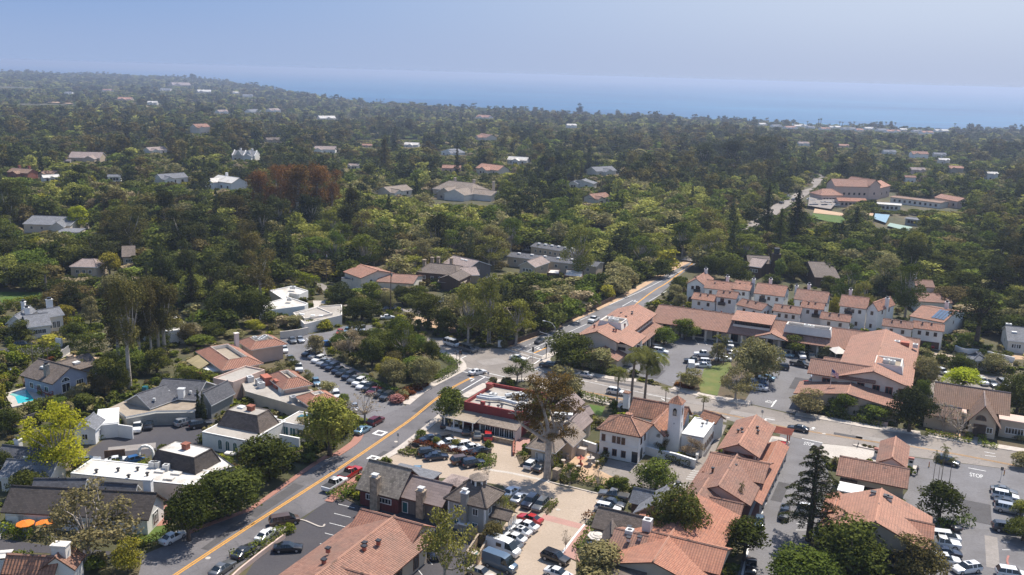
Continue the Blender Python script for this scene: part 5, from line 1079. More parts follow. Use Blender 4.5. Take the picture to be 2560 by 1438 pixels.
for k in range(8):a,d=ring[k],ring[(k+1)%8];mb.face([(a[0],a[1],3.12),(d[0],d[1],3.12),(c.x,c.y,4.5)])
b.part(mb,'rotunda_roof','mauve_shingle')
f2=FR(Z3(1012,818),Z3(1355,918),Z3(1530,770),5.2)
b=B('cupola_house','grey two storey house with an octagonal cupola and tall clapboard chimney','house',f2)
W=f2.sub(.7,f2.w-.7,.7,f2.d-.7);b.wall(W,0,5.2,'grey_siding');b.gable(W,5.2,2.6,'u',.7,'brown_shingle',hip=W.d*.42+.6)
b.chimney(W,W.w*.48,-.5,0,7.3,1.1,.9,'lap_siding','pale_metal','white_trim');b.box(W,W.w*.48,-.6,0,1.7,1.2,1.7,'lap_siding','chimney_base','white_trim')
for t in(.22,.74):b.win(W,'f',W.w*t,3.3,1.1,1.3);b.win(W,'f',W.w*t,.8,1.1,1.2,'teal_glass')
for e in(0,1):b.box(W,e*W.w,.0,0,.25,.25,5.2,'white_trim','corner_board')
b.wins(W,'r',3,3.3,1.0,1.3);c=W.p(W.w*.56,W.d*.62,7.2)
mb=MB();oct_=[(c.x+1.45*math.cos(a),c.y+1.45*math.sin(a))for a in np.linspace(.4,.4+2*math.pi,9)[:-1]];mb.prism(oct_,6.2,8.6);cu=b.part(mb,'cupola','white_trim')
mb=MB();o2=[(c.x+1.8*math.cos(a),c.y+1.8*math.sin(a))for a in np.linspace(.4,.4+2*math.pi,9)[:-1]]
for k in range(8):a,d=o2[k],o2[(k+1)%8];mb.face([(a[0],a[1],8.6),(d[0],d[1],8.6),(c.x,c.y,9.5)])
mb.prism(o2,8.5,8.6);b.part(mb,'cupola_roof','tan_shingle',cu);mb=MB()
for k in range(8):
 a,d=Vector(oct_[k]),Vector(oct_[(k+1)%8]);n_=((a+d)/2-c.xy).normalized()*.03;a2,d2=a.lerp(d,.18)+n_,a.lerp(d,.82)+n_;mb.face([(a2.x,a2.y,7.3),(d2.x,d2.y,7.3),(d2.x,d2.y,8.3),(a2.x,a2.y,8.3)])
b.part(mb,'cupola_windows','dark_glass',cu)
X=f2.sub(f2.w*.8,f2.w+2.8,f2.d*.35,f2.d-1.5);b.gable(X,2.8,.9,'u',.2,'brown_shingle',None,name='porch_roof')
mb=MB()
for i in range(5):mb.tube([X.p(X.w,.3+i*(X.d-.6)/4,0),X.p(X.w,.3+i*(X.d-.6)/4,2.7)],[.09,.09],4)
mb.tube([X.p(X.w,0,1),X.p(X.w,X.d,1)],[.07,.07],4);b.part(mb,'porch_railing','white_trim')
# long tiled building at the bottom
q0=G(Z3(340,905),5.6);q1=G(Z3(820,1050),5.6);F=Frame(q0-BV*4.2,GA,(q1-q0).dot(AV),8.4)
b=B('tiled_offices','long orange tiled office range beside the marked car park','office building',F)
b.wall(F.sub(.5,F.w-.6,.5,F.d-.6),0,3.6,'tan_stucco');b.gable(F.sub(.3,F.w-.3,.5,F.d-.5),3.6,2.0,'u',.5,'new_clay_tile','tan_stucco')
r_=G(Z3(590,975),5.7);L2=Frame(r_-AV*7.4-BV*32,GA,14.8,32);b.wall(L2.sub(.7,L2.w-.7,.5,L2.d-.3),0,3.5,'tan_stucco','wing_wall');b.gable(L2.sub(.7,L2.w-.7,.6,L2.d+.2),3.55,2.1,'v',.7,'clay_tile',None,name='wing_roof')
L3=L2.sub(L2.w*.5,L2.w+2.4,13,20);b.gable(L3,3.4,1.7,'u',.4,'clay_tile','tan_stucco',name='cross_roof');b.wall(L3.sub(0,L3.w-.5,.4,L3.d-.4),0,3.4,'tan_stucco','wing_wall')
b.wins(L2.sub(.7,L2.w-.7,.5,L2.d),'r',6,.4,1.6,2.2,frame='brown_trim');b.vents(L2,[(L2.w*.66,24.5),(L2.w*.56,23),(L2.w*.6,22),(L2.w*.3,19),(L2.w*.4,16)],5.3,'terracotta_paint',.5,.7)
TILED=L2
# slate roofed cottage and the brown shop cluster
f=FR(Z5(1445,800),Z5(1690,745),Z5(1520,590),3.4,False)
b=B('cottage','small slate roofed cottage behind the parked white wagon','cottage',f)
f=FR(Z5(1490,690),Z5(1700,720),Z5(1540,590),3.4);b.wall(f.sub(.4,f.w,.4,f.d-.4),0,3.4,'brown_boards');b.gable(f.sub(.4,f.w,.4,f.d-.4),3.4,1.5,'u',.4,'slate','brown_boards')
f=FR(Z5(1470,795),Z5(1850,800),Z5(1560,660),3.4);f=Frame(f.o+AV*1,GA,7,f.d+3);b.wall(f.sub(.4,f.w-.4,.5,f.d-.4),0,3.4,'tan_boards','wing_wall');b.gable(f.sub(.4,f.w-.4,.4,f.d-.4),3.4,2.2,'v',.4,'slate','tan_boards',name='wing_roof');b.chimney(f,f.w*.8,f.d*.9,3,6.6,1.0,1.0,'white_stucco',True)
f=FR(Z5(1115,945),Z5(1620,1050),Z5(1170,785),3.2)
b=B('shop','brown roofed shop cluster with a cream parasol terrace','shop',f)
W=f.sub(.4,f.w-.4,.5,f.d);b.wall(W,0,3.2,'tan_boards');b.gable(W,3.2,2.0,'u',.5,'brown_shingle','tan_boards');b.wins(W,'f',3,.4,1.6,2.0)
X=FR(Z5(1225,1135),Z5(1400,1150),Z5(1330,990),3.2);b.wall(X.sub(.4,X.w-.4,.6,X.d),0,3.2,'tan_boards','wing_wall');b.gable(X.sub(.3,X.w-.3,.4,X.d),3.2,1.7,'v',.4,'brown_shingle','tan_boards',name='wing_roof');b.win(X.sub(.4,X.w,.6,X.d),'f',X.w*.4,.6,1.8,1.4)
X=FR(Z5(1190,1190),Z5(1720,1320),Z5(1440,1060),3.4);b.wall(X.sub(3,X.w-.4,-8,X.d),0,3.4,'tan_boards','wing_wall');b.slab(X.sub(3,X.w,-8,X.d),3.4,'brown_shingle',.2,.25,name='wing_roof')
Y=FR(Z5(1480,1060),Z5(1760,1130),Z5(1530,985),3.6);b.slab(Y,3.7,'flat_white',0,.2,name='wing_roof');b.wall(Y.sub(.2,Y.w-.2,.2,Y.d),0,3.7,'tan_boards','wing_wall')
YB=FR(Z5(1600,1000),Z5(1850,1050),Z5(1640,900),3.6);b.slab(YB,3.5,"dark_shingle",0,.2,name="wing_roof");b.wall(YB.sub(.2,YB.w-.2,.2,YB.d),0,3.5,'tan_boards','wing_wall')
K=FR(Z5(1720,1230),Z5(1850,1180),Z5(1800,1060),2.8,False);b.shed(K,2.6,3.0,0,'pale_metal',.1,'awning','white_trim')
for p in(Z5(1635,955),Z5(1610,1010),Z5(1755,985),Z5(1575,1130)):q=G(p,3.8);g=Frame(q,GA,.8,.8);b.box(g,.4,.4,3.6,.8,.8,.8,'pale_metal','fan_vent')
q=G(Z5(1620,1230),3.8);g=Frame(q,GA,4,3);b.box(g,0,1,3.6,3.4,2.4,.25,'flat_white','roof_curb');b.ac(g,[(0,1,1.4,1.4,1.0),(2,2.5,1.0,1.0,1.2)],3.8)
# ---------------------------------------------------------------- houses of the middle distance
b,F=house('house','peach house with an orange tile roof among the roadside oaks',Y5(1170,740),Y5(1470,700),Y5(1130,670),5.2,1.8,'v','cream_stucco','clay_tile',.5,False,nw=2);f=FR(Y5(1300,770),Y5(1620,790),Y5(1440,700),3.6,False);b.wall(f.sub(.4,f.w-.4,.4,f.d-.4),0,3.6,'cream_stucco','wing_wall');b.gable(f.sub(.4,f.w-.4,.4,f.d-.4),3.6,1.4,'u',.4,'clay_tile','cream_stucco',name='wing_roof');f=FR(Y5(1100,750),Y5(1190,710),Y5(1120,690),3.4,False);b.wall(f,0,3.4,'cream_stucco','porch_wall');b.slab(f,3.4,'slate',.1,.2,name='porch_roof')
wall_run('garden_wall','tan garden wall in front of the peach house',[Y5(1130,860),Y5(1230,905),Y5(1320,955),Y5(1420,935)],2.0,.35,'cream_stucco')
b,F=house('house','brown hip roofed house with three chimneys beside the clipped hedge',Y5(1640,690),Y5(1990,720),Y5(1700,620),4.0,2.2,'u','brown_boards','brown_shingle',.4,False,hip=3.0,nw=4)
for s,t in((.05,.4),(.12,.8),(.25,.9),(.6,.9)):b.chimney(F,F.w*s,F.d*t,4,7.6,1.1,1.1,'stone',False)
f=FR(Y5(1830,745),Y5(2010,765),Y5(1900,690),4.0,False);b.wall(f.sub(.3,f.w-.3,.3,f.d),0,4.0,'brown_boards','wing_wall');b.gable(f.sub(.3,f.w-.3,.3,f.d),4.0,1.6,'v',.3,'brown_shingle','brown_boards',name='wing_roof');f=FR(Y5(1830,775),Y5(2060,785),Y5(1850,735),2.8,False);b.slab(f,2.8,'tan_shingle',.2,.2,name='porch_roof');b.wall(f.sub(.5,f.w-.5,.5,f.d),0,2.8,'brown_boards','porch_wall')
b,F=house('house','mauve grey roofed house with twin skylights behind the brown house',Y5(1850,620),Y5(2070,670),Y5(1980,560),4.6,2.4,'u','grey_boards','mauve_shingle',.4,False,nw=2);
for i in(.45,.6):b.box(F,F.w*i,F.d*.42,6.2,1.5,1.2,.7,'white_trim','skylight')
b,F=house('house','tan roofed garage wing right of the skylight house',Y5(2010,720),Y5(2190,715),Y5(2110,650),3.6,1.6,'u','tan_boards','mauve_shingle',.4,False,nw=1)
def flat_house(name,lab,polys,wall,roof,h=2.9):
 ps=[[G(p,h)for p in q]for q in polys];c=sum(ps[0],Vector((0,0)))/len(ps[0]);b=B(name,lab,'house',Frame(c,0,.1,.1))
 for i,q in enumerate(ps):
  hh=h+.35*i;mb=MB();mb.prism(q,None,hh);b.part(mb,'roof' if i==0 else 'wing_roof',roof);mb=MB();n=len(q)
  if sum(q[k].x*q[(k+1)%n].y-q[(k+1)%n].x*q[k].y for k in range(n))<0:q.reverse()
  cen=sum(q,Vector((0,0)))/n
  for k in range(n):
   a,d=q[k],q[(k+1)%n];mb.face([(a.x,a.y,0),(d.x,d.y,0),(d.x,d.y,hh+.3),(a.x,a.y,hh+.3)]);e=(d-a).normalized();nn=Vector((-e.y,e.x))*.3
   mb.face([(a.x,a.y,hh+.3),(d.x,d.y,hh+.3),(d.x+nn.x,d.y+nn.y,hh+.3),(a.x+nn.x,a.y+nn.y,hh+.3)]);mb.face([(a.x+nn.x,a.y+nn.y,hh+.3),(d.x+nn.x,d.y+nn.y,hh+.3),(d.x+nn.x,d.y+nn.y,hh),(a.x+nn.x,a.y+nn.y,hh)])
  b.part(mb,'wall' if i==0 else 'wing_wall',wall)
 return b
b=flat_house('house','white flat roofed house with low parapets left of the dark juniper hedge',[[Y5(390,850),Y5(580,810),Y5(720,850),Y5(640,885),Y5(560,870),Y5(540,900),Y5(720,960),Y5(690,980),Y5(300,1030),Y5(350,960),Y5(500,920)]],'white_stucco','flat_white')
b.ac(Frame(G(Y5(590,830),3.6),0,2,2),[(0,0,1.8,1.4,.9)],3.6);b.ac(Frame(G(Y5(560,930),3.6),0,2,2),[(0,0,1.4,1.2,.8)],3.6)
b=flat_house('house','grey flat roofed house with pale metal eaves behind the car park trees',[[Y5(590,1040),Y5(810,985),Y5(1010,970),Y5(1010,1060),Y5(840,1100),Y5(690,1140)],[Y5(640,1050),Y5(800,1000),Y5(930,1055),Y5(690,1100)]],'ivory_stucco','flat_grey')
for p in(Y5(670,1050),Y5(760,1060),Y5(830,1062)):g=Frame(G(p,4),0,1,1);b.box(g,0,0,3.95,1.2,1.0,.3,'white_trim','skylight')
b=flat_house('house','white flat roofed modern house glimpsed through the tall eucalyptus',[[Y7(1220,375),Y7(1420,400),Y7(1760,375),Y7(1860,445),Y7(1680,470),Y7(1450,500),Y7(1370,440)],[Y7(1650,520),Y7(1830,475),Y7(1880,510),Y7(1660,535)]],'white_stucco','flat_white',3.4)
mb=MB();f=FR(Y7(1860,500),Y7(1990,490),Y7(1850,460),3,False)
for i in range(9):mb.tube([f.p(i*f.w/8,0,3),f.p(i*f.w/8,max(f.d,4),3)],[.12,.12],4)
for e in(0,f.w):
 for j in(0,max(f.d,4)):mb.tube([f.p(e,j,0),f.p(e,j,3)],[.12,.12],4)
b.part(mb,'pergola','dark_metal')
b=flat_house('house','tan two storey box house behind the corner sycamores',[[Y6(490,835),Y6(600,800),Y6(735,770),Y6(740,830),Y6(560,885)]],'tan_stucco','flat_tan',7.0)
b=flat_house('house','white flat roofed cabin behind the orange hedge',[[Y6(915,560),Y6(940,528),Y6(1030,530),Y6(1020,570)],[Y6(1060,590),Y6(1080,535),Y6(1230,550),Y6(1220,605)]],'brown_boards','flat_white',3.4)
for lab,a,c,k in(('long grey roofed apartment row below the meadow',Y6(570,415),Y6(1340,505),Y6(590,375)),('second long grey roofed row partly hidden behind a sycamore',Y6(770,330),Y6(1160,390),Y6(780,300))):
 b,F=house('apartment_row',lab,a,c,k,4.0,1.0,'u','tan_stucco','grey_shingle',.3,False,d=9,nw=8,cat='apartments',nr=0)
 for i in range(6):b.box(F,F.w*(.1+.15*i),F.d*.35,4.9,1.2,1.0,.5,'white_trim','skylight')
house('house','tan roofed house beside the grey apartment row',Y6(670,490),Y6(815,510),Y6(690,430),4.0,1.8,'v','tan_stucco','mauve_shingle',.4,False)
b,F=house('house','grey slate roofed house with white chimneys behind the palms',Y7(270,480),Y7(520,450),Y7(230,380),3.6,2.0,'u','ivory_stucco','slate',.4,False,nw=3);b.chimney(F,F.w*.2,F.d*.8,3,7,1.2,1.2)
f=FR(Y7(430,385),Y7(640,350),Y7(400,330),4.4,False);b.wall(f.sub(.3,f.w-.3,.3,f.d),0,4.4,'ivory_stucco','wing_wall');b.gable(f,4.4,1.6,'u',.2,'slate','ivory_stucco',name='wing_roof');b.chimney(f,f.w*.7,f.d*.8,4,8.2,1.6,1.0);b.wins(f,'f',3,1,1,2)
f=FR(Y7(60,440),Y7(240,440),Y7(160,340),3.6,False);b.wall(f.sub(.3,f.w-.3,.3,f.d),0,3.6,'ivory_stucco','wing_wall');b.gable(f,3.6,2.2,'v',.2,'slate','ivory_stucco',name='wing_roof');b.chimney(f,f.w*.4,f.d*.7,3,8)
b,F=house('house','long pale grey roofed house with a rear chimney at the left',Y4(190,275),Y4(600,290),Y4(400,225),4.0,2.4,'u','cream_stucco','slate',.4,False,nw=4);f=FR(Y4(430,300),Y4(540,300),Y4(470,245),4,False,8);b.gable(f,4,2,'v',.3,'slate','cream_stucco',name='wing_roof');b.wall(f,0,4,'cream_stucco','wing_wall');b.chimney(F,F.w*.8,F.d*.8,4,8,1,1,'stone');f=FR(Y4(480,350),Y4(670,350),Y4(520,315),3,False);b.slab(f,3,'slate',.2,.2,name='garage_roof');b.wall(f,0,3,'cream_stucco','garage_wall')
house('house','small brown roofed house sunk among the oaks',Y4(590,645),Y4(830,650),Y4(630,595),4.0,2.0,'u','tan_stucco','mauve_shingle',.4,False,hip=3)
house('house','brown gable half hidden behind an oak left of the sycamores',Y4(1040,560),Y4(1160,555),Y4(1070,490),4.5,2.6,'u','tan_stucco','brown_shingle',.4,False)
b,F=house('house','dark timber house with a square tower left of the grey barn',Z8(-180,65),Z8(30,75),Z8(-120,20),5,2.0,'u','brown_boards','brown_shingle',.4,False,nw=2);b.box(F,F.w*1.3,2,0,3.2,3.2,9,'dark_wood','tower');b.box(F,F.w*1.3,2,9,2.0,2.0,2.2,'dark_metal','tank')
b,F=house('barn','grey shingled barn roof among the trees behind the townhouses',Z8(420,195),Z8(650,205),Z8(430,75),3.6,3.4,'u','brown_boards','brown_shingle',.4,False,nw=2,cat='barn')
b,F=house('house','mauve roofed house with mansard corners in the trees',Z7(1860,100),Z7(2010,120),Z7(1900,30),4.4,2.0,'u','brown_boards','mauve_shingle',.4,False)
b,F=house('house','pale grey house with dormers at the right edge',Z8(2150,760),Z8(2330,780),Z8(2060,650),3.6,2.6,'u','ivory_stucco','slate',.4,False,nw=3);b.box(F,F.w*.4,F.d*.3,5,1.4,1.4,.5,'white_trim','skylight');b.ac(F,[(F.w*.2,F.d*.7,1.6,1.2,.9)],5.6)
wall_run('garden_wall','curved white garden wall right of the garage townhouses',[Z8(1680,850),Z8(1760,880),Z8(1900,890),Z8(2210,960)],1.6,.35,'white_stucco',None,sm=True)
b,F=house('cottage','small pale hip roofed pavilion behind the curved wall',Z8(1840,945),Z8(1990,950),Z8(1900,905),2.8,1.6,'u','ivory_stucco','slate',.3,False,hip=3,nw=1,cat='cottage')
# ---------------------------------------------------------------- far houses: (label, front-left px, front-right px, height px of roof, colours)
FH=[]
def far(lab,x0,y0,x1,y1,roofh,wall,roof,ez=4.5,d=None,axis='u',n=3,chim=0,keep=14,cat='house',hip=0.0):
 a,c=GT((x0,y0)),GT((x1,y1));z=min(a.z,c.z);e=(c-a).xy;ang=math.atan2(e.y,e.x);w=e.length
 zc=PX(a.x,a.y,a.z)[2];dd=d or w*.55;F=Frame(a.xy,ang,w,dd);rise=max(roofh*zc/FPX/.97-dd*.2,dd*.24)
 b=B('house',lab,cat,F,z);b.wall(F,-2,ez,wall);b.gable(F,ez,rise,axis,.4,roof,wall,hip=hip)
 if n:b.wins(F,'f',n,1.0,1.6,1.8,frame='brown_trim')
 if w>9:
  k=(int(x0)*7)%3;a_=w*(.02,.55,.3)[k];f=F.sub(a_,a_+w*.36,-dd*.38,dd*.5);b.wall(f,-2,ez*.92,wall,'wing_wall');b.gable(f,ez*.92,f.w*.26,'v',.4,roof,wall,name='wing_roof');b.wins(f,'f',2,1.0,1.4,1.6,frame='brown_trim')
 for i in range(chim):b.chimney(F,F.w*(.25+.5*i),F.d*.7,ez,ez+rise+1.8,1.3,1.3,wall,False)
 VIS.append((x0+(x1-x0)*(.12 if x1-x0>40 else.24),y0-ez*.9*FPX/zc-roofh,x1-(x1-x0)*(.1 if x1-x0>40 else.24),max(y0,y1)-ez*.85*FPX/zc,a.y));FOOT.append(F)
 return b,F
b,F=far('white gabled manor with curved end gables and dark roof',580,401,638,405,12,'white_stucco','slate',5.5,14,'u',5,2)
for s in(.02,.5,.98):
 f=F.sub(F.w*s-.5,F.w*s+.5,-1.2,F.d);mb=MB();r=[f.p(.5,t*f.d,b.z+zz)for t,zz in((0,0),(1,0),(1,5.6),(.88,6.6),(.78,7),(.6,9),(.5,9.8),(.4,9),(.22,7),(.12,6.6),(0,5.6))]
 q=[p+Vector((F.u.x,F.u.y,0))*.6 for p in r];mb.face(r);mb.face(q[::-1])
 for k in range(len(r)):j=(k+1)%len(r);mb.face([r[k],q[k],q[j],r[j]])
 b.part(mb,'end_gable','white_stucco')
for s in(.3,.72):
 f=F.sub(F.w*s-3,F.w*s+3,-1,F.d*.5);b.gable(f,5.5,4.2,'v',.3,'slate','white_stucco',name='dormer_roof')
far('long pink roofed ranch house in the left wood',172,408,250,409,9,'tan_stucco','mauve_shingle',4.5,16);far('cottage wing left of the long pink roofed ranch house',160,412,176,412,5,'tan_stucco','mauve_shingle',3)
far('brick house with two square chimneys at the left edge',20,447,70,450,8,'brick','brown_tile',4.5,None,'u',3,2);far('white house left of the lime tree on the far left slope',375,387,418,385,7,'white_stucco','mauve_shingle',4)
far('cream villa glowing between the eucalyptus trunks',492,335,526,335,12,'cream_stucco','clay_tile',9,14,'u',4);far('dark roofed house above the white gabled manor',668,358,702,360,6,'tan_stucco','brown_shingle',5)
far('tan roofed house right of the white gabled manor',786,383,838,386,7,'white_stucco','mauve_shingle',5);far('white slate roofed house in front of the red eucalyptus',405,462,470,458,8,'white_stucco','slate',4);far('white villa with a chimney beside the red eucalyptus',528,470,580,478,9,'white_stucco','flat_white',5,None,'u',3,1)
far('white flat roofed house left of the cypress pair',110,458,150,456,5,'white_stucco','flat_white',3.5);far('pale round roofed house below the narrow cypresses',270,455,302,455,5,'white_stucco','slate',3.5);far('tan house with a low brown roof left of the narrow cypresses',105,447,135,449,6,'tan_stucco','brown_tile',4)
b,F=far('large grey hip roofed mansion with a terrace on the hill',1082,492,1178,500,12,'tan_stucco','tan_shingle',5,20,'u',5,3,20,hip=6);f=F.sub(F.w*.55,F.w*1.05,-10,4);b.wall(f,-2,4.6,'ivory_stucco','wing_wall');b.gable(f,4.6,3,'v',.4,'tan_shingle','ivory_stucco',name='wing_roof');f=F.sub(F.w*.95,F.w*1.5,0,12);b.wall(f,-2,4.6,'ivory_stucco','wing_wall');b.gable(f,4.6,2.2,'u',.4,'tan_shingle','ivory_stucco',name='wing_roof');VIS.append((1085,462,1240,508,F.o.y))
far('pale roofed house left of the hill mansion',975,494,1030,488,7,'ivory_stucco','tan_shingle',3.5);far('pink roofed house behind the hill mansion',1105,432,1150,432,8,'pink_stucco','pale_clay_tile',4);far('long low terracotta house behind the hill mansion',1190,432,1245,436,5,'cream_stucco','pale_clay_tile',4)
far('white gabled cottage with two peaks in the middle wood',1102,388,1140,390,8,'white_stucco','slate',4,None,'v');far('white roofed house in the centre of the far wood',1268,410,1316,412,5,'white_stucco','flat_white',4);far('grey gabled houses beyond the tall conifers',1425,470,1482,474,10,'ivory_stucco','slate',4,None,'v',2);far('slate house with a steep gable near the tall dark conifer',1490,442,1540,440,9,'ivory_stucco','slate',4.5,None,'u',3)
far('terracotta roofed house at the foot of the amber sycamore',1485,512,1525,508,9,'cream_stucco','clay_tile',4);far('peach villa in the middle of the far wood',1190,350,1215,352,6,'cream_stucco','clay_tile',5);far('pale villa at the edge of the green playing field',1010,372,1045,372,7,'white_stucco','flat_white',5)
far('tan house at the left of the redwood',870,425,895,426,6,'ivory_stucco','mauve_shingle',4);far('pink roofed house under the redwood',905,372,930,372,5,'pink_stucco','pale_clay_tile',4)
for i,(x,y,w,lab)in enumerate(((268,229,24,'red roofed villa on the far left ridge'),(412,228,26,'pale pink villa on the left ridge slope'),(512,233,34,'broad pink villa with arches on the ridge slope'),(310,252,34,'salmon villa below the ridge'),(455,215,46,'stone mansion on the crest of the left ridge'),(590,236,16,'white house on the right of the ridge slope'),(170,236,18,'bright white house on the left ridge'),(560,285,24,'white flat house at the foot of the ridge'),
 (380,263,24,'white garage in the trees below the ridge'),(640,283,24,'cream house at the foot of the ridge right of the white flat house'),(690,281,24,'white house near the ridge foot'),(620,244,26,'ochre house on the falling end of the ridge'),(820,300,40,'low pink house by the pale willows'),(275,345,0,''),(1430,322,24,'white bungalow in the orchard near the shore'),(1205,297,30,'terracotta bungalow in the far orchard'),
 (2060,486,0,''),(1360,440,0,''),(2110,372,24,'small red roofed house beyond the school'),(2010,368,26,'white chapel beyond the school road'),(2300,398,40,'cream house on the right beyond the school'),(2350,395,30,'rose roofed house right beyond the school'),(2360,412,26,'tan flat house right beyond the school'),(2390,437,34,'dark steep roofed house right of the school'),(2295,436,34,'cream flat roofed house above the school classrooms'),(2275,460,26,'grey roofed bungalow above the school classrooms'),(2480,452,26,'white bungalow at the far right'),(2225,388,30,'white cottage near the far road'))):
 if w:
  k=(i*7)%5;far(lab,x-w/2,y,x+w/2,y+w*.03,4+k*.5,('white_stucco','cream_stucco','pink_stucco','ivory_stucco','tan_stucco')[(i*3)%5]if 'white' not in lab else 'white_stucco',('clay_tile','pale_clay_tile','slate','mauve_shingle','flat_white')[k]if 'white' not in lab else('slate','mauve_shingle','flat_white')[i%3],4.5+(i%3),None,'u',2,0,5)
for i in range(16):
 x=1900+i*29+(i*37%11);y=float(np.interp(x,SHX,SHY))+3+(i%3)*2.6;far(('white shore house among the beach palms','pale shore bungalow near the beach palms')[i%2],x,y,x+17+i%4*5,y+.4,2,'white_stucco',('flat_white','slate','pale_clay_tile')[i%3],5,12,'u',2,0,3)
 for o in[o for o in bpy.data.objects if o.get('label','').startswith(('white shore','pale shore'))]:o['group']='shore houses along the beach'
# school
def sch(b,x0,y0,x1,y1,ez,d,rise,wall='pink_stucco',roof='pale_clay_tile',axis='u',n=6,nm='roof',hip=0.0):
 a,c=GT((x0,y0)),GT((x1,y1));e=(c-a).xy;F=Frame(a.xy,math.atan2(e.y,e.x),e.length,d);z=min(a.z,c.z)
 if b is None:b=B('school','pink tiled school hall with long classroom wings','school',F,z)
 b.z=z;b.wall(F,-1.5,ez,wall,'wall');b.gable(F,ez,rise,axis,.5,roof,wall,name=nm,hip=hip)
 if n:b.wins(F,'f',n,ez*.35,1.4,1.6,frame='brown_trim')
 FOOT.append(F);return b,F
b,F=sch(None,2085,498,2170,500,9,16,4);sch(b,2170,500,2197,499,10,22,3.5,axis='v',n=1);sch(b,2195,498,2222,492,8,14,3,n=2);sch(b,2052,508,2105,508,5,14,3.5,n=6,hip=5);sch(b,2095,518,2165,520,4,8,1.5,roof='new_clay_tile',n=6);sch(b,2165,524,2250,530,4,8,.6,roof='flat_white',n=7,wall='ivory_stucco');sch(b,2225,508,2350,522,4,12,.5,roof='brown_tile',wall='ivory_stucco',n=9);sch(b,2335,512,2392,522,5,10,2,n=4);sch(b,2262,562,2295,566,3.5,8,.3,roof='slate',wall='grey_siding',n=3)
VIS.append((2075,458,2240,500,700));VIS.append((2045,492,2120,512,680));VIS.append((2200,500,2395,522,660));VIS.append((2036,532,2110,552,620));VIS.append((2190,542,2290,568,620));VIS.append((2020,505,2090,528,640))
sheet('sports_field',[GT(p).xy for p in(Y3(1000,980),Y3(1200,1010),Y3(1440,1010),Y3(1430,1040),Y3(1200,1030),Y3(990,1010))],'sand',0.9);sheet('sports_field',[GT(p).xy for p in(Y3(985,1012),Y3(1200,1032),Y3(1230,1060),Y3(1180,1085),Y3(980,1045))],'bright_lawn',0.9)
plain('court_blue',(0.20,0.33,0.42),0.8,0,0.06);plain('court_green',(0.26,0.36,0.30),0.8,0,0.06)
for pts,m in(((Y3(1450,1015),Y3(1560,1025),Y3(1530,1080),Y3(1440,1050)),'court_blue'),((Y3(1560,1080),Y3(1730,1110),Y3(1700,1140),Y3(1540,1100)),'court_green'),((Y3(960,890),Y3(1180,920),Y3(1120,985),Y3(950,960)),'old_asphalt')):sheet('sports_court' if 'court' in m else 'parking_lot',[GT(p).xy for p in pts],m,0.95)
for p in((100,350,280,380),):pass
# far clearings
for pts,m in(([Y1(0,230),Y1(80,185),Y1(260,195),Y1(250,240),Y1(120,230)],'meadow'),([Y1(150,330),Y1(300,310),Y1(550,345),Y1(540,365),Y1(250,350)],'sand'),([Y2(80,590),Y2(200,590),Y2(200,625),Y2(100,625)],'bright_lawn'),([Y2(440,595),Y2(550,600),Y2(550,620),Y2(440,622)],'bright_lawn')):
 g=[GT(p)for p in pts];mb=MB();z=max(p.z for p in g)+2.5;mb.face([(p.x,p.y,p.z+2.5)for p in g]);tag(mb.build('clearing',m),kind='structure');xs=[p[0]for p in pts];ys=[p[1]for p in pts];VIS.append((min(xs),min(ys),max(xs),max(ys),min(p.y for p in g)))
# ================================================================ vegetation
RN=np.random.default_rng(11)
leafmat('oak_leaf',(0.022,0.030,0.010),(0.070,0.085,0.028));leafmat('sycamore_leaf',(0.085,0.102,0.032),(0.22,0.235,0.085),.2)
leafmat('eucalyptus_leaf',(0.036,0.037,0.018),(0.100,0.094,0.044));leafmat('rust_leaf',(0.062,0.034,0.016),(0.165,0.092,0.042),.2)
leafmat('conifer_leaf',(0.016,0.022,0.011),(0.050,0.060,0.030));leafmat('lime_leaf',(0.14,0.172,0.018),(0.31,0.345,0.045),.12,.4)
leafmat('yellow_leaf',(0.085,0.092,0.016),(0.205,0.205,0.042),.15);leafmat('olive_leaf',(0.085,0.088,0.050),(0.19,0.185,0.115),.15)
leafmat('willow_leaf',(0.068,0.085,0.022),(0.165,0.185,0.055),.12);leafmat('palm_leaf',(0.032,0.042,0.015),(0.105,0.112,0.045),.2)
leafmat('hedge_leaf',(0.060,0.085,0.014),(0.165,0.19,0.035),.2);leafmat('green_leaf',(0.036,0.055,0.014),(0.100,0.132,0.036),.25)
leafmat('red_leaf',(0.060,0.026,0.014),(0.125,0.055,0.028),.2);leafmat('pink_leaf',(0.17,0.085,0.11),(0.30,0.16,0.19),.1);leafmat('grey_leaf',(0.11,0.10,0.085),(0.23,0.20,0.165),.2)
leafmat('bronze_leaf',(0.060,0.040,0.018),(0.150,0.100,0.045),.1);leafmat('brown_leaf',(0.042,0.038,0.021),(0.112,0.100,0.054),.2)
def quads(cent,nrm,size,rng,asp=0.75,droop=0.0):
 n=len(cent);a=rng.normal(size=(n,3));nrm=nrm/np.maximum(np.linalg.norm(nrm,axis=1,keepdims=True),1e-6)
 t=np.cross(nrm,a);t/=np.maximum(np.linalg.norm(t,axis=1,keepdims=True),1e-6);b=np.cross(nrm,t)
 s=size*rng.uniform(.65,1.35,(n,1));t=t*s;b=b*s*asp
 k=rng.uniform(.5,1.0,(n,4,1))
 V=np.stack([cent-t*k[:,0],cent+b*k[:,1],cent+t*k[:,2],cent-b*k[:,3]],1)
 return V.reshape(-1,3)
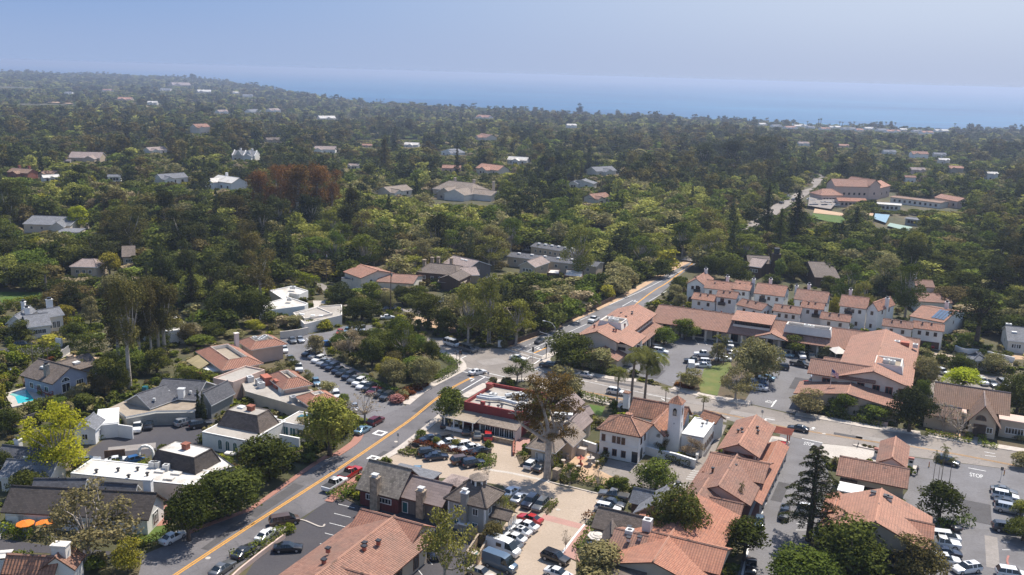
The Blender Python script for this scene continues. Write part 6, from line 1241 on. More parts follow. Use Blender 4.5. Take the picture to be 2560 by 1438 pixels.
def lobes_to_leaves(lobes,dens,size,rng,inner=0.62,up=0.25,nj=0.75,under=0.35):
 """leaf sprays through the shell of each lobe"""
 C,N,T=[],[],[]
 for c,r in lobes:
  c=np.array(c,float);r=np.array(r,float)*np.ones(3)
  n=max(6,int(dens*(r[0]*r[1]+r[1]*r[2]+r[0]*r[2])/3*12.6/(size*size)))
  d=rng.normal(size=(int(n*1.5),3));d/=np.linalg.norm(d,axis=1,keepdims=True)
  keep=(d[:,2]>-0.25)|(rng.random(len(d))<under);d=d[keep][:n]
  ph=rng.uniform(0,6.28,3);bump=1+.16*np.sin(d[:,0]*5+ph[0])*np.sin(d[:,1]*5+ph[1])+.12*np.sin(d[:,2]*6+ph[2])
  rr=(rng.uniform(inner,1.06,len(d))**.8)*bump
  p=c+d*r*rr[:,None]
  nn=d/r+rng.normal(size=d.shape)*nj/r.mean();nn[:,2]+=up/r.mean()
  tl=np.clip(rng.normal(.5,.16),.1,.9)
  C.append(p);N.append(nn);T.append(np.clip(tl+rng.normal(0,.2,len(d))+.15*(bump-1)*3,0,1))
 C=np.concatenate(C);N=np.concatenate(N);T=np.concatenate(T)
 return quads(C,N,size,rng),np.repeat(T,4)
def dome(rng,H,W,n,base,lobe=0.30,flat=1.0,top=1.0):
 """lobe centres filling a dome between base and H"""
 L=[];ch=H-base
 for i in range(n):
  z=rng.uniform(0.0,1.0);ring=math.sqrt(max(0.02,1-(abs(z-.35)/.75)**2));a=i*2.4+rng.uniform(-.5,.5);q=ring*rng.uniform(.35,.95)
  rl=lobe*W*rng.uniform(.7,1.15)*(1-.3*z)
  L.append(((math.cos(a)*q*(W/2-rl*.8),math.sin(a)*q*(W/2-rl*.8),base+rl*.7+z*(ch-rl*1.4)),(rl,rl,rl*.8*flat)))
 L.append(((0,0,H-lobe*W*.8),(lobe*W,lobe*W,lobe*W*.75)))
 return L
def limbs(mb,lobes,th,r0,rng,thin=.25,n=6,wig=.35,frac=1.0):
 mb.tube([(0,0,-.5),(.03,0,th*.5),(0,.02,th)],[r0*1.25,r0,r0*.85],n)
 for c,r in lobes:
  if rng.random()>frac:continue
  c=Vector(c);s=Vector((0,0,th*rng.uniform(.8,1.0)));m=s.lerp(c,.5)+Vector((rng.uniform(-wig,wig),rng.uniform(-wig,wig),rng.uniform(-.2,.5)))
  mb.tube([s,s.lerp(m,.5)+Vector((0,0,-.15)),m,c],[r0*.55,r0*.42,r0*.3,r0*.10],5)
def leafmesh(name,V,T,mat):
 n=len(V)//4;me=bpy.data.meshes.new(name);me.vertices.add(len(V));me.vertices.foreach_set("co",V.astype(np.float32).ravel())
 me.loops.add(len(V));me.loops.foreach_set("vertex_index",np.arange(len(V),dtype=np.int32));me.polygons.add(n)
 me.polygons.foreach_set("loop_start",np.arange(0,len(V),4,dtype=np.int32));me.polygons.foreach_set("loop_total",np.full(n,4,np.int32))
 at=me.attributes.new("tint",'FLOAT','POINT');at.data.foreach_set("value",T.astype(np.float32))
 for m in(mat if isinstance(mat,(list,tuple))else[mat]):me.materials.append(M[m])
 me.update();me.validate();return me
KIND={}
def gen(kind,seed,q=1.0):
 rng=np.random.default_rng(seed);mb=MB();s=1/math.sqrt(q)
 if kind=='oak':
  L=dome(rng,9,11,15,1.6,.24);limbs(mb,L,2.4,.36,rng,frac=.6);V,T=lobes_to_leaves(L,.58,.24*s,rng)
 elif kind=='round':
  L=dome(rng,8,7.5,11,1.2,.27);limbs(mb,L,2.2,.25,rng,frac=.5);V,T=lobes_to_leaves(L,.58,.23*s,rng)
 elif kind=='pine':
  L=dome(rng,15,11,16,5,.22,.7);limbs(mb,L,8,.4,rng);V,T=lobes_to_leaves(L,.52,.26*s,rng)
 elif kind=='sycamore':
  L=dome(rng,14,11,26,3.0,.15);limbs(mb,L,4.5,.32,rng,wig=.8);V,T=lobes_to_leaves([(c,(r[0]*1.25,r[1]*1.25,r[2]*1.2))for c,r in L],.42,.24*s,rng,inner=.35,nj=1.0,under=.8)
 elif kind=='open':
  L=dome(rng,8,9,20,2.2,.13);limbs(mb,L,2.6,.2,rng,wig=.7);V,T=lobes_to_leaves([(c,(r[0]*1.2,r[1]*1.2,r[2]*1.2))for c,r in L],.36,.19*s,rng,inner=.3,nj=1.0,under=.8)
 elif kind=='eucalyptus':
  L=[]
  for i in range(13):
   a=i*2.4;z=rng.uniform(.42,.97);w=rng.uniform(.6,3.4)*(1.15-abs(z-.6));L.append(((math.cos(a)*w,math.sin(a)*w,24*z-1),(1.9,1.9,3.0)))
  limbs(mb,L,10,.42,rng,wig=.6,frac=.8);V,T=lobes_to_leaves(L,.46,.25*s,rng,inner=.4,nj=.9,under=.8)
 elif kind=='conifer':
  L=[]
  for i in range(26):
   z=(i+.5)/26;a=i*2.4;w=(1-z)**.85*3.3;L.append(((math.cos(a)*w*.55,math.sin(a)*w*.55,1.5+z*15.6),(w*.55+.35,w*.55+.35,.85)))
  limbs(mb,[],15,.3,rng);mb.tube([(0,0,14),(0,0,17.3)],[.2,.04],5);V,T=lobes_to_leaves(L,.5,.25*s,rng,inner=.4,under=.7)
 elif kind=='cypress':
  L=[((0,0,.6+z*8.2),(.85*math.sin(min(1,(z*1.15+.25))*math.pi*.85+.25)+.12,)*2+(1.1,))for z in np.linspace(.02,.95,10)]
  limbs(mb,[],1.2,.15,rng);V,T=lobes_to_leaves(L,.8,.22*s,rng,inner=.7,under=.9)
 elif kind=='willow':
  L=dome(rng,10,9,15,3.0,.22);limbs(mb,L,3,.3,rng,frac=.5);V,T=lobes_to_leaves(L,.4,.22*s,rng)
  C=[]
  for c,r in L:
   for j in range(int(26*q)):
    a=rng.uniform(0,6.28);x,y=c[0]+math.cos(a)*r[0],c[1]+math.sin(a)*r[1];ln=rng.uniform(1.0,3.2)
    for k in range(6):C.append((x,y,c[2]-k/6*ln))
  C=np.array(C);N=rng.normal(size=C.shape);N[:,2]*=.2;V2=quads(C,N,.2*s,rng,1.0);V=np.concatenate([V,V2]);T=np.concatenate([T,np.repeat(rng.uniform(.2,1,len(C)),4)])
 elif kind=='bare':
  L=dome(rng,6.5,8,26,2.0,.10);limbs(mb,L,2.0,.18,rng,wig=.8)
  for c,r in L:
   for j in range(5):d=Vector(rng.normal(size=3));d.z=abs(d.z)*.6;mb.tube([c,Vector(c)+d.normalized()*rng.uniform(.5,1.3)],[.035,.012],3,0,False)
  V,T=lobes_to_leaves(L,.035,.22*s,rng,inner=.2,under=1)
 elif kind=='shrub':
  L=dome(rng,1.5,2.0,7,.1,.30);V,T=lobes_to_leaves(L,.7,.15*s,rng,inner=.7)
 elif kind=='palm':
  mb.tube([(0,0,-.3),(.05,0,4),(.12,.05,8.6)],[.22,.17,.15],7);V,T=fronds(rng,(.12,.05,8.6),12,3.4,.6)
 elif kind=='windpalm':
  mb.tube([(0,0,-.3),(.1,0,6),(.35,.1,12.6)],[.30,.24,.20],8);V,T=fronds(rng,(.35,.1,12.6),16,6.0,.8,(1.3,-.3))
 elif kind=='fanpalm':
  mb.tube([(0,0,-.3),(.05,0,9)],[.24,.18],6);V,T=fronds(rng,(.05,0,9),26,1.3,.8,None,.22)
 elif kind=='datepalm':
  mb.tube([(0,0,-.3),(0,0,6.5)],[.5,.4],7);V,T=fronds(rng,(0,0,6.5),34,3.6,.35)
 return V,T,mb
def fronds(rng,c,n,ln,droop,wind=None,w=.16):
 """curved fronds with leaflets on both sides of the rib"""
 out=[];c=np.array(c,float)
 for i in range(n):
  a=i*2.399+rng.uniform(-.2,.2);el=rng.uniform(-.25,1.15);h=np.array([math.cos(a),math.sin(a),0])
  if wind:h[0]+=wind[0]*.55;h[1]+=wind[1]*.55;h/=np.linalg.norm(h)
  L=ln*rng.uniform(.8,1.1);st=18;p=c.copy();e=el
  for k in range(st):
   e2=e-droop*2.2/st*(1+k/st);d=h*math.cos(e)+np.array([0,0,math.sin(e)]);q=p+d*L/st
   side=np.cross(d,[0,0,1]);side/=np.linalg.norm(side);lw=L*.19*math.sin(math.pi*min(1,(k+1.2)/(st+.6)))+.06;dn=np.array([0,0,-lw*(.35+.3*(droop>.6))])
   for s in(-1,1):out+=[p,p+side*s*lw+dn+d*lw*.5,p*.7+q*.3+side*s*lw+dn*1.1+d*lw*.6,p*.4+q*.6]
   p=q;e=e2
 V=np.array(out);return V,np.repeat(np.random.default_rng(5).uniform(.2,1,len(V)//4),4)
SPEC={'oak':('oak_tree',9,11,'oak_leaf','bark','tree',4),'round':('broadleaf_tree',8,7.5,'green_leaf','bark','tree',3),'pine':('pine_tree',15,11,'conifer_leaf','bark','tree',2),
  'sycamore':('sycamore_tree',14,11,'sycamore_leaf','pale_bark','tree',4),'open':('ornamental_tree',8,9,'olive_leaf','pale_bark','tree',2),'eucalyptus':('eucalyptus_tree',24,8,'eucalyptus_leaf','pale_bark','tree',3),
  'conifer':('conifer_tree',17,7,'conifer_leaf','bark','tree',2),'cypress':('cypress_tree',9.5,2.0,'conifer_leaf','bark','tree',1),'willow':('willow_tree',10,9,'willow_leaf','bark','tree',2),
  'bare':('bare_tree',6.5,8,'grey_leaf','pale_bark','tree',2),'shrub':('shrub',1.5,2.0,'green_leaf','bark','shrub',4),'palm':('palm_tree',9.6,6.5,'palm_leaf','palm_bark','palm',2),
  'windpalm':('palm_tree',13.5,9,'palm_leaf','palm_bark','palm',2),'fanpalm':('fan_palm',9.8,2.6,'palm_leaf','palm_bark','palm',1),'datepalm':('date_palm',8,7,'palm_leaf','palm_bark','palm',1)}
PROTO={}
def proto(kind,v):
 k=(kind,v)
 if k not in PROTO:
  V,T,mb=gen(kind,100+v*17+sum(map(ord,kind))%90)
  me=leafmesh(SPEC[kind][0]+'_crown',V,T,SPEC[kind][3]);tr=None
  if mb.v:
   tr=bpy.data.meshes.new(SPEC[kind][0]+'_trunk');tr.from_pydata([tuple(p)for p in mb.v],[],mb.f);tr.materials.append(M[SPEC[kind][4]]);tr.polygons.foreach_set("use_smooth",[True]*len(mb.f));tr.update()
  c=V-V.mean(0)*[1,1,0];PROTO[k]=(me,tr,2*np.percentile(np.hypot(V[:,0],V[:,1]),97),np.percentile(V[:,2],99.7))
 return PROTO[k]
USED=[]
CNT={}
def plant(kind,x,y,z,H,W,label,group=None,leaf=None,rot=None,name=None):
 sp=SPEC[kind];i=CNT.get(kind,0);CNT[kind]=i+1;me,tr,w0,h0=proto(kind,i%sp[6])
 sx=W/w0;sz=H/h0;r=(0.3*(i%2)if kind=='windpalm' else(i*2.399+x)%6.283)if rot is None else rot
 if tr is None:
  o=bpy.data.objects.new(name or sp[0],me);COL.objects.link(o);o.location=(x,y,z);o.rotation_euler=(0,0,r);o.scale=(sx,sx,sz);tag(o,label,sp[5],group)
  if leaf:o.material_slots[0].link='OBJECT';o.material_slots[0].material=M[leaf]
 else:
  o=thing(name or sp[0],label,sp[5],(x,y,z),group);o.rotation_euler=(0,0,r);o.scale=(sx,sx,sz)
  for nm,m in(('trunk',tr),('crown',me)):
   c=bpy.data.objects.new(nm,m);COL.objects.link(c);c.parent=o
   if leaf and nm=='crown':c.material_slots[0].link='OBJECT';c.material_slots[0].material=M[leaf]
 USED.append((x,y,W*.42));return o
def tree(kind,base,ytop,hw,label,leaf=None,group=None,ter=False,rot=None,name=None):
 """base pixel on the ground, pixel row of the top and half width in pixels"""
 g=GT(base)if ter or base[1]<640 else Vector((*G(base),0));zc=PX(g.x,g.y,g.z)[2]
 lo,hi=0.5,60.0
 for _ in range(30):
  m=(lo+hi)/2
  if PX(g.x,g.y,g.z+m)[1]>ytop:lo=m
  else:hi=m
 return plant(kind,g.x,g.y,g.z,lo,2*hw*zc/FPX,label,group,leaf,rot,name)
# ---- hand placed trees: kind, base pixel, top row, half width, label, leaf
for t in(
 ('sycamore',(150,1196),1014,78,'bright lime green tree beside the asphalt office drive','lime_leaf'),
 ('open',(222,1400),1222,118,'large thin leaved sycamore spreading over the long white house','olive_leaf'),
 ('round',(322,1432),1350,42,'yellow green round tree at the lane mouth','yellow_leaf'),
 ('oak',(472,1352),1215,66,'dark oak at the road bend above the brick path',None),
 ('oak',(572,1290),1178,92,'broad dark oak spreading over the main road verge',None),
 ('round',(662,1208),1092,78,'dense olive green tree beside the arched window office','oak_leaf'),
 ('willow',(825,1140),996,70,'big yellow green pepper tree hanging over the roadside bank',None),
 ('bare',(912,1056),984,50,'pale bare willow beside the car park entrance',None),
 ('round',(1124,1058),972,44,'fresh green tree at the corner of the red restaurant','green_leaf'),
 ('open',(1293,957),893,40,'airy green tree on the corner of the crossroads','green_leaf'),
 ('round',(1408,1008),918,48,'grey green magnolia behind the big eucalyptus','olive_leaf'),
 ('oak',(1425,920),834,62,'dark oak at the shopping centre corner',None),('round',(1500,930),872,38,'olive green tree against the lower salmon roof','olive_leaf'),
 ('round',(1346,1078),985,25,'green tree behind the big eucalyptus limbs','green_leaf'),
 ('windpalm',(1577,1008),868,58,'tallest windblown palm behind the white Spanish building',None),('windpalm',(1611,1005),884,58,'windblown palm standing right of the tallest palm',None),('palm',(1541,1022),915,32,'slim palm left of the tallest windblown palm',None),
 ('palm',(1664,1004),966,17,'small street palm left of the bell tower',None),('palm',(1757,1030),990,21,'bushy street palm right of the bell tower',None),
 ('round',(1660,862),818,34,'green car park tree by the yellow kerb of the shopping centre',None),('round',(1712,850),798,36,'green tree in front of the salmon back range',None),
 ('oak',(1890,955),852,62,'great spreading oak in the shopping centre island','olive_leaf'),('open',(1838,998),916,48,'grey green olive at the street end of the lawn','olive_leaf'),
 ('palm',(1790,912),836,15,'slender palm with two heads among the parked pickups',None),('palm',(1808,914),838,14,'slender palm nearest the shop dormer',None),('round',(1795,905),858,24,'pale airy tree behind the slender palms','olive_leaf'),
 ('round',(1728,972),922,32,'broad leaved tree left of the lawn at the lot entrance','olive_leaf'),('palm',(1700,976),932,14,'clump palm at the lot entrance beside the broad leaved tree',None),
 ('palm',(1948,938),890,9,'thin palm beside the black pickup in the shopping lot',None),('round',(1985,884),838,36,'green tree before the gablet of the shopping centre',None),('round',(2066,896),860,26,'grey olive tree at the cafe awnings','olive_leaf'),
 ('round',(2018,1034),974,42,'olive green street tree by the flagpole','olive_leaf'),('round',(2106,1040),986,36,'green street tree in front of the lower salmon gable',None),('round',(2186,1052),1013,42,'low spreading street tree left of the dark tree',None),
 ('oak',(2272,1080),972,54,'very dark dense tree shading the street beside the church hall','conifer_leaf'),('bare',(2356,1078),1008,34,'bare tree in the sandy church garden',None),('bare',(2394,1096),1028,36,'bare tree closest to the church porch',None),
 ('round',(2122,1432),1298,92,'large olive tree before the market hall','oak_leaf'),('oak',(2006,1480),1384,98,'wide dark green tree at the bottom edge of the lot','green_leaf'),('round',(1860,1402),1298,66,'olive green tree over the orange tiled shops','oak_leaf'),
 ('round',(2346,1302),1208,56,'round green tree beside the market hall and the palms','oak_leaf'),('round',(2290,1450),1346,70,'magnolia with broad dark leaves at the hall corner','brown_leaf'),('oak',(2556,1352),1298,44,'dark tree at the right edge beside the parked dark car',None),
 ('round',(2550,1294),1252,28,'yellowish tree at the right edge above the dark tree','willow_leaf'),('round',(2552,1168),1132,30,'small pale tree at the right edge of the street','olive_leaf'),('round',(1640,1230),1148,54,'bright green twin headed tree before the bell tower','green_leaf'),
 ('oak',(1690,1372),1222,72,'big dark green oak between the shop cluster and the tiled shops','oak_leaf'),('round',(1500,1462),1368,80,'grey olive tree at the bottom in front of the brown shops','olive_leaf'),('open',(1424,1216),1158,24,'small white stemmed tree in the hedge of the sculpture garden','green_leaf'),
 ('round',(1556,1234),1194,22,'small dark tree by the sculpture garden corner',None),('bare',(1494,1222),1176,14,'bare sapling in the sculpture garden hedge',None),('round',(1540,1215),1188,14,'pale sapling by the forecourt edge','olive_leaf'),('open',(1252,1312),1238,36,'wispy grey tree against the cupola house','olive_leaf'),('round',(1230,1368),1306,32,'brown olive shrub tree below the cupola house','brown_leaf'),
 ('open',(1112,1475),1275,76,'thin yellow green tree rising before the tiled offices','sycamore_leaf'),('open',(1652,1132),1078,24,'bronze leaved tree left of the bell tower foot','brown_leaf'),('open',(1728,1148),1096,30,'pinkish bare tree right of the bell tower foot','grey_leaf'),
 ('cypress',(497,1052),974,9,'taller narrow cypress at the grey office porch',None),('cypress',(508,1053),980,9,'shorter narrow cypress at the grey office porch',None),
 ('palm',(83,917),838,16,'tall thin palm left of the driveway gate',None),('palm',(110,912),848,14,'thin palm in the middle by the driveway hedge',None),('palm',(121,910),850,14,'thin palm next to the gate pillar',None),('fanpalm',(118,750),676,12,'very tall fan palm rising from the left gardens',None),
 ('eucalyptus',(325,972),690,48,'tallest brown eucalyptus with twin bare trunks',None),('eucalyptus',(298,918),720,40,'leaning eucalyptus left of the twin trunks',None),('eucalyptus',(398,892),690,42,'tall eucalyptus right of the twin trunks',None),('eucalyptus',(412,888),700,42,'pale trunked eucalyptus next to the office hedge',None),('eucalyptus',(380,905),712,30,'slim eucalyptus in the middle of the clump',None),('eucalyptus',(350,900),700,40,'shaded eucalyptus at the back of the clump',None),
 ('palm',(483,830),778,10,'small palm right of the modern white house',None),('pine',(185,795),705,34,'blue grey cedar behind the slate roofed house','conifer_leaf'),('round',(228,818),742,24,'grey olive tree right of the blue grey cedar','olive_leaf'),('round',(56,850),800,34,'dark round tree in front of the slate roofed house','oak_leaf'),('round',(275,690),632,32,'golden topped round tree in the left wood','yellow_leaf'),
 ('round',(198,578),515,30,'bright lime tree beside the pale grey roofed house','lime_leaf'),('round',(190,1012),966,27,'grey green tree below the blue house','olive_leaf'),('oak',(262,992),940,32,'brown shadowed tree beside the blue house','brown_leaf'),('oak',(300,985),918,30,'dark tree under the tall eucalyptus',None),('oak',(20,1085),1024,36,'dark tree below the swimming pool',None),('oak',(15,1200),1130,32,'dark tree at the left edge by the grey roofs',None),('oak',(70,1245),1180,46,'dark spreading tree behind the long white house',None),
 ('datepalm',(660,560),508,22,'date palm in the dark hollow of the wood',None),('datepalm',(400,535),490,20,'date palm among the left woods',None),('pine',(2440,865),722,62,'huge dark pine right of the loggia house',None),('sycamore',(2262,795),662,42,'tall pale green tree beside the last townhouse','green_leaf'),('round',(2405,978),922,52,'lime yellow tree behind the church hall','lime_leaf'),
 ('conifer',(2135,606),516,30,'monkey puzzle pine standing before the school field','oak_leaf'),('conifer',(1985,625),478,40,'broad dark conifer in front of the school',None),('conifer',(1912,610),462,24,'narrow dark conifer at the far road bend',None),('conifer',(1945,640),525,30,'dark yew mass left of the school field','oak_leaf'),
 ('conifer',(988,372),315,19,'great black conifer beside the green playing field',None),('conifer',(962,442),345,26,'rusty redwood in the middle distance','brown_leaf'),('conifer',(1142,448),355,9,'thin conifer in the middle distance',None),('conifer',(1442,395),330,22,'tall dark conifer pair of the middle distance',None),('conifer',(1452,470),410,12,'dark conifer among the slate gables',None),
 ('pine',(1448,296),258,9,'tall tree breaking the shoreline',None),('eucalyptus',(482,210),184,9,'lone tree standing above the left ridge','conifer_leaf'),('eucalyptus',(1830,440),350,36,'dark eucalyptus mass left of the far road','conifer_leaf'),('eucalyptus',(1910,425),342,36,'tallest dark eucalyptus beyond the roadside wood','conifer_leaf'),('eucalyptus',(1760,440),358,34,'dark eucalyptus left end of the far dark group','conifer_leaf'),
 ('eucalyptus',(650,556),424,34,'rusty eucalyptus at the left of the red grove','rust_leaf'),('eucalyptus',(700,560),414,40,'rusty eucalyptus second in the red grove','rust_leaf'),('eucalyptus',(745,568),410,40,'broad rusty eucalyptus in the centre of the red grove','rust_leaf'),('eucalyptus',(795,560),408,38,'tallest rusty eucalyptus of the red grove','rust_leaf'),('eucalyptus',(832,552),425,30,'rusty eucalyptus at the right of the red grove','rust_leaf'),('eucalyptus',(722,540),412,34,'rusty eucalyptus behind the red grove centre','rust_leaf'),
 ('round',Y5(450,1200),830,27,'grey olive tree before the white flat house','olive_leaf'),('round',Y5(570,1215),836,24,'silvery olive tree before the grey flat house','grey_leaf'),('round',Y5(260,1200),800,26,'golden green tree left of the grey olive','yellow_leaf'),('round',Y5(90,1240),826,30,'pale grey tree behind the tiled office','olive_leaf'),('oak',Y5(260,1130),725,44,'large dark oak left of the white flat house',None),('palm',Y5(410,1080),765,16,'banana palm at the white flat house corner',None),
 ('oak',(1772,690),640,30,'dark oak behind the end townhouse',None),('oak',(1815,700),645,28,'round dark oak behind the back row townhouses','oak_leaf'),('round',(1850,712),652,34,'olive oak left of the mansard house','oak_leaf'),('oak',(1985,700),655,30,'dark oak between the timber house and the barn',None),('round',(2070,735),690,26,'dark tree before the grey barn','oak_leaf'),
 ('round',(790,890),838,26,'round topped tree in the office car park','olive_leaf'),('open',(875,895),825,40,'greyish leafless tree in the car park strip','grey_leaf'),('oak',(930,915),845,38,'dark oak on the park triangle',None),('sycamore',(1010,905),805,38,'pale green sycamore on the park triangle','green_leaf'),('oak',(985,965),900,34,'bushy tree in the centre of the park triangle','olive_leaf'),('oak',(1060,965),895,40,'olive tree at the road side of the park triangle','olive_leaf'),('oak',(1080,905),850,26,'dark small oak at the north edge of the park',None),
 ('oak',(905,800),745,46,'dark spreading oak behind the office car park',None),('round',(855,770),708,36,'dense juniper mass beside the white flat house','conifer_leaf'),('round',(930,765),705,32,'umbrella shaped tree before the peach house',None),('oak',(1070,820),735,46,'large dark tree on the dirt park corner',None),('oak',(1115,840),770,26,'dark tree at the edge of the dirt park',None),
 ('round',(1128,860),840,12,'small clipped tree at the crossroads corner','olive_leaf'),('sycamore',(1170,862),710,44,'pale sycamore by the side street vans',None),('sycamore',(1220,858),690,46,'taller pale sycamore left of the box house',None),('sycamore',(1290,862),750,54,'yellow green sycamore over the crossroads corner','willow_leaf'),('sycamore',(1445,700),565,44,'big pale sycamore with white limbs over the cabin',None),('sycamore',(1276,640),545,36,'leafy sycamore at the end of the apartment rows','green_leaf'),('sycamore',(1260,800),700,30,'light sycamore in front of the box house',None),
 ('open',(705,960),905,34,'brown green tree between the tiled offices and the car park','olive_leaf'),('round',(730,925),892,18,'small tree by the first office wall','oak_leaf'),('round',(815,1005),955,30,'bushy tree between the pavilion and the car park','olive_leaf'),('round',(860,1025),985,18,'little green tree right of the tiled pavilion',None),('round',(770,955),925,14,'slim tree beside the second tiled office','olive_leaf'),
 ('olive' if 0 else 'round',(1688,752),712,22,'round olive tree at the road side of the townhouses','olive_leaf'),('round',(1700,772),735,20,'second olive tree beside the end townhouse','olive_leaf'),('oak',(1695,730),692,24,'dark tree at the road before the end townhouse',None),('round',(2085,790),742,18,'amber tree between the back row townhouses','yellow_leaf'),('round',(1855,795),772,13,'small green tree among the front townhouses',None),('round',(1762,782),762,17,'small tree behind the salmon back range',None),('round',(2107,828),800,22,'round shrub tree at the paved yard','oak_leaf'),('round',(2286,855),832,18,'round tree before the garage townhouse','oak_leaf'),('round',(2196,845),826,16,'round shrub tree left of the garage townhouse','oak_leaf'),
 ('oak',(2310,985),895,38,'grey green tree right of the salmon wing','olive_leaf'),('oak',(2300,1010),950,24,'bright bushy tree at the wing corner','green_leaf'),('oak',(2540,1040),935,50,'big dark oak right of the church roof',None),('oak',(2480,930),885,36,'oak hedge tree above the parked cars','olive_leaf'),('oak',(2400,935),888,30,'bushy tree left in the hedge above the parked cars','oak_leaf'),('sycamore',(2120,770),660,40,'yellow green tree behind the townhouse with the porch','green_leaf'),('sycamore',(2150,800),705,34,'pale sycamore at the last back row townhouse',None),
 ('palm',(2331,1212),1128,11,'leaning palm at the left of the filling station clump',None),('palm',(2344,1212),1146,10,'shorter palm in the filling station clump',None),('palm',(2352,1208),1112,13,'tallest palm in the filling station clump',None),('palm',(2372,1216),1142,13,'palm leaning over the parked car at the filling station',None),('palm',(1847,1290),1205,10,'single shaggy palm before the low shop wing',None),('palm',(2030,1175),1126,13,'palm behind the big dark cedar',None)):
 tree(*t[:5],leaf=t[5])
# ---- the leaning hero eucalyptus with its open limbs
def hero():
 g=G((1368,1196));t=thing('eucalyptus_tree','huge pale trunked eucalyptus with rusty foliage over the tan car park','tree',(g.x,g.y,0));mb=MB();L=[]
 up=lambda px,py:(px,py)
 def at(p,dv=0.0):
  d=ray(p);y=g.y+dv;k=y/d.y;return Vector((d.x*k-g.x,dv,CAMH+d.z*k))
 fork=at((1372,1108));mb.tube([(0,0,-.4),at((1369,1160)),fork],[.85,.66,.62],10)
 br=[((1372,1108),(1340,1085),(1305,1062),(1288,1035),(1294,1010)),((1372,1108),(1352,1060),(1330,1045),(1315,1040)),((1372,1108),(1368,1060),(1358,1020),(1342,985),(1335,955)),((1372,1108),(1392,1085),(1402,1060),(1418,1040),(1422,1005)),
  ((1372,1108),(1385,1065),(1375,1025),(1382,1000)),((1402,1060),(1412,1080),(1432,1082)),((1358,1020),(1372,990),(1380,965)),((1352,1060),(1338,1068),(1322,1078)),((1402,1060),(1425,1055),(1448,1030)),((1392,1085),(1380,1100),(1395,1095)),((1340,1085),(1330,1080),(1355,1090))]
 rs=[.42,.3,.45,.4,.32,.25,.3,.25,.2,.2,.2]
 for k,(b_,r)in enumerate(zip(br,rs)):
  n=len(b_);dv=(-1.5,1.5,.5,-.5,2.5,-2,2,2.5,-1,1,-2)[k]
  P=[at(q,dv*i/(n-1))for i,q in enumerate(b_)];mb.tube(P,[r*(1-.75*i/(n-1))for i in range(n)],7)
  for i in range(1,n):
   for j in range(3):d=Vector(RN.normal(size=3));d.z=abs(d.z);mb.tube([P[i],P[i]+d.normalized()*1.5],[.09,.03],4,0,False)
 for px,py,dv,r in((1336,950,1,1.6),(1352,962,0,1.9),(1372,958,2,1.7),(1395,965,2,1.9),(1410,980,1,1.8),(1325,985,2,1.7),(1345,990,-1,1.9),(1382,985,0,1.6),(1305,1020,-1,1.5),(1300,995,0,1.0),(1328,1022,1,1.9),(1352,1015,2,1.6),(1372,1015,-1,1.3),(1422,1010,0,1.9),(1410,1022,-1,1.4),(1288,990,1,.9),(1300,1045,-1.5,1.2),
      (1312,1040,1.5,1.5),(1340,1045,-1,1.3),(1358,1040,1,1.2),(1400,1045,0,1.4),(1425,1082,-2,1.5),(1408,1072,1,1.1),(1372,1062,2,1.3),(1350,1070,1,1.3),(1335,1062,-1,1.2),(1382,1092,-2,1.2),(1402,1088,0,1.0),(1360,1086,2,1.2),(1330,1075,2,1.1),(1450,1025,-1,.9),(1388,1030,2,1.0),(1415,945,3,1.3),(1380,940,3,1.3)):
  L.append((tuple(at((px,py),dv)),(r*1.12,r*1.12,r*.7)))
 V,T=lobes_to_leaves(L,.6,.2,RN,inner=.35,nj=.9,under=.6)
 mb.build('trunk','pale_bark',None).parent=t;c=bpy.data.objects.new('crown',leafmesh('eucalyptus_crown',V,T,'bronze_leaf'));COL.objects.link(c);c.parent=t
 USED.append((g.x,g.y,6))
hero()
# ---- the deodar cedar in the lot
def cedar():
 g=G((2021,1352));t=thing('cedar_tree','big dark cedar with drooping tiers in the right hand lot','tree',(g.x,g.y,0));mb=MB();H=17.0;rng=np.random.default_rng(3)
 mb.tube([(0,0,-.4),(.1,0,6),(0,.1,12),(0,0,H)],[.62,.5,.3,.05],8);C=[];N=[]
 for i in range(60):
  z=3.2+(H-3.6)*(i/59)**.9;a=i*2.399+rng.uniform(-.3,.3);ln=(1-(z-3)/(H-2.6))**.75*6.2*rng.uniform(.7,1.15)+.5
  d=Vector((math.cos(a),math.sin(a),0));P=[Vector((0,0,z))+d*ln*f+Vector((0,0,.9*math.sin(f*2.2)-1.6*f*f*ln/6))for f in(0,.35,.7,1)]
  mb.tube(P,[.13,.1,.06,.02],4,0,False);s=Vector((-d.y,d.x,0))
  for k in range(int(45+ln*52)):
   f=rng.uniform(.15,1.0)**.8;p=P[0].lerp(P[1],f/.35)if f<.35 else P[1].lerp(P[2],(f-.35)/.35)if f<.7 else P[2].lerp(P[3],(f-.7)/.3)
   w=ln*.22*(1.1-f)+.25;p=p+s*rng.uniform(-w,w)+Vector((0,0,-abs(rng.normal(0,.28))));C.append(p[:]);N.append((rng.normal(0,.5),rng.normal(0,.5),1))
 C,N=np.array(C),np.array(N);V=quads(C,N,.19,rng,.6);mb.build('trunk','bark',None,smooth=True).parent=t
 c=bpy.data.objects.new('crown',leafmesh('cedar_crown',V,np.repeat(rng.uniform(0,.9,len(C)),4),'conifer_leaf'));COL.objects.link(c);c.parent=t
cedar()
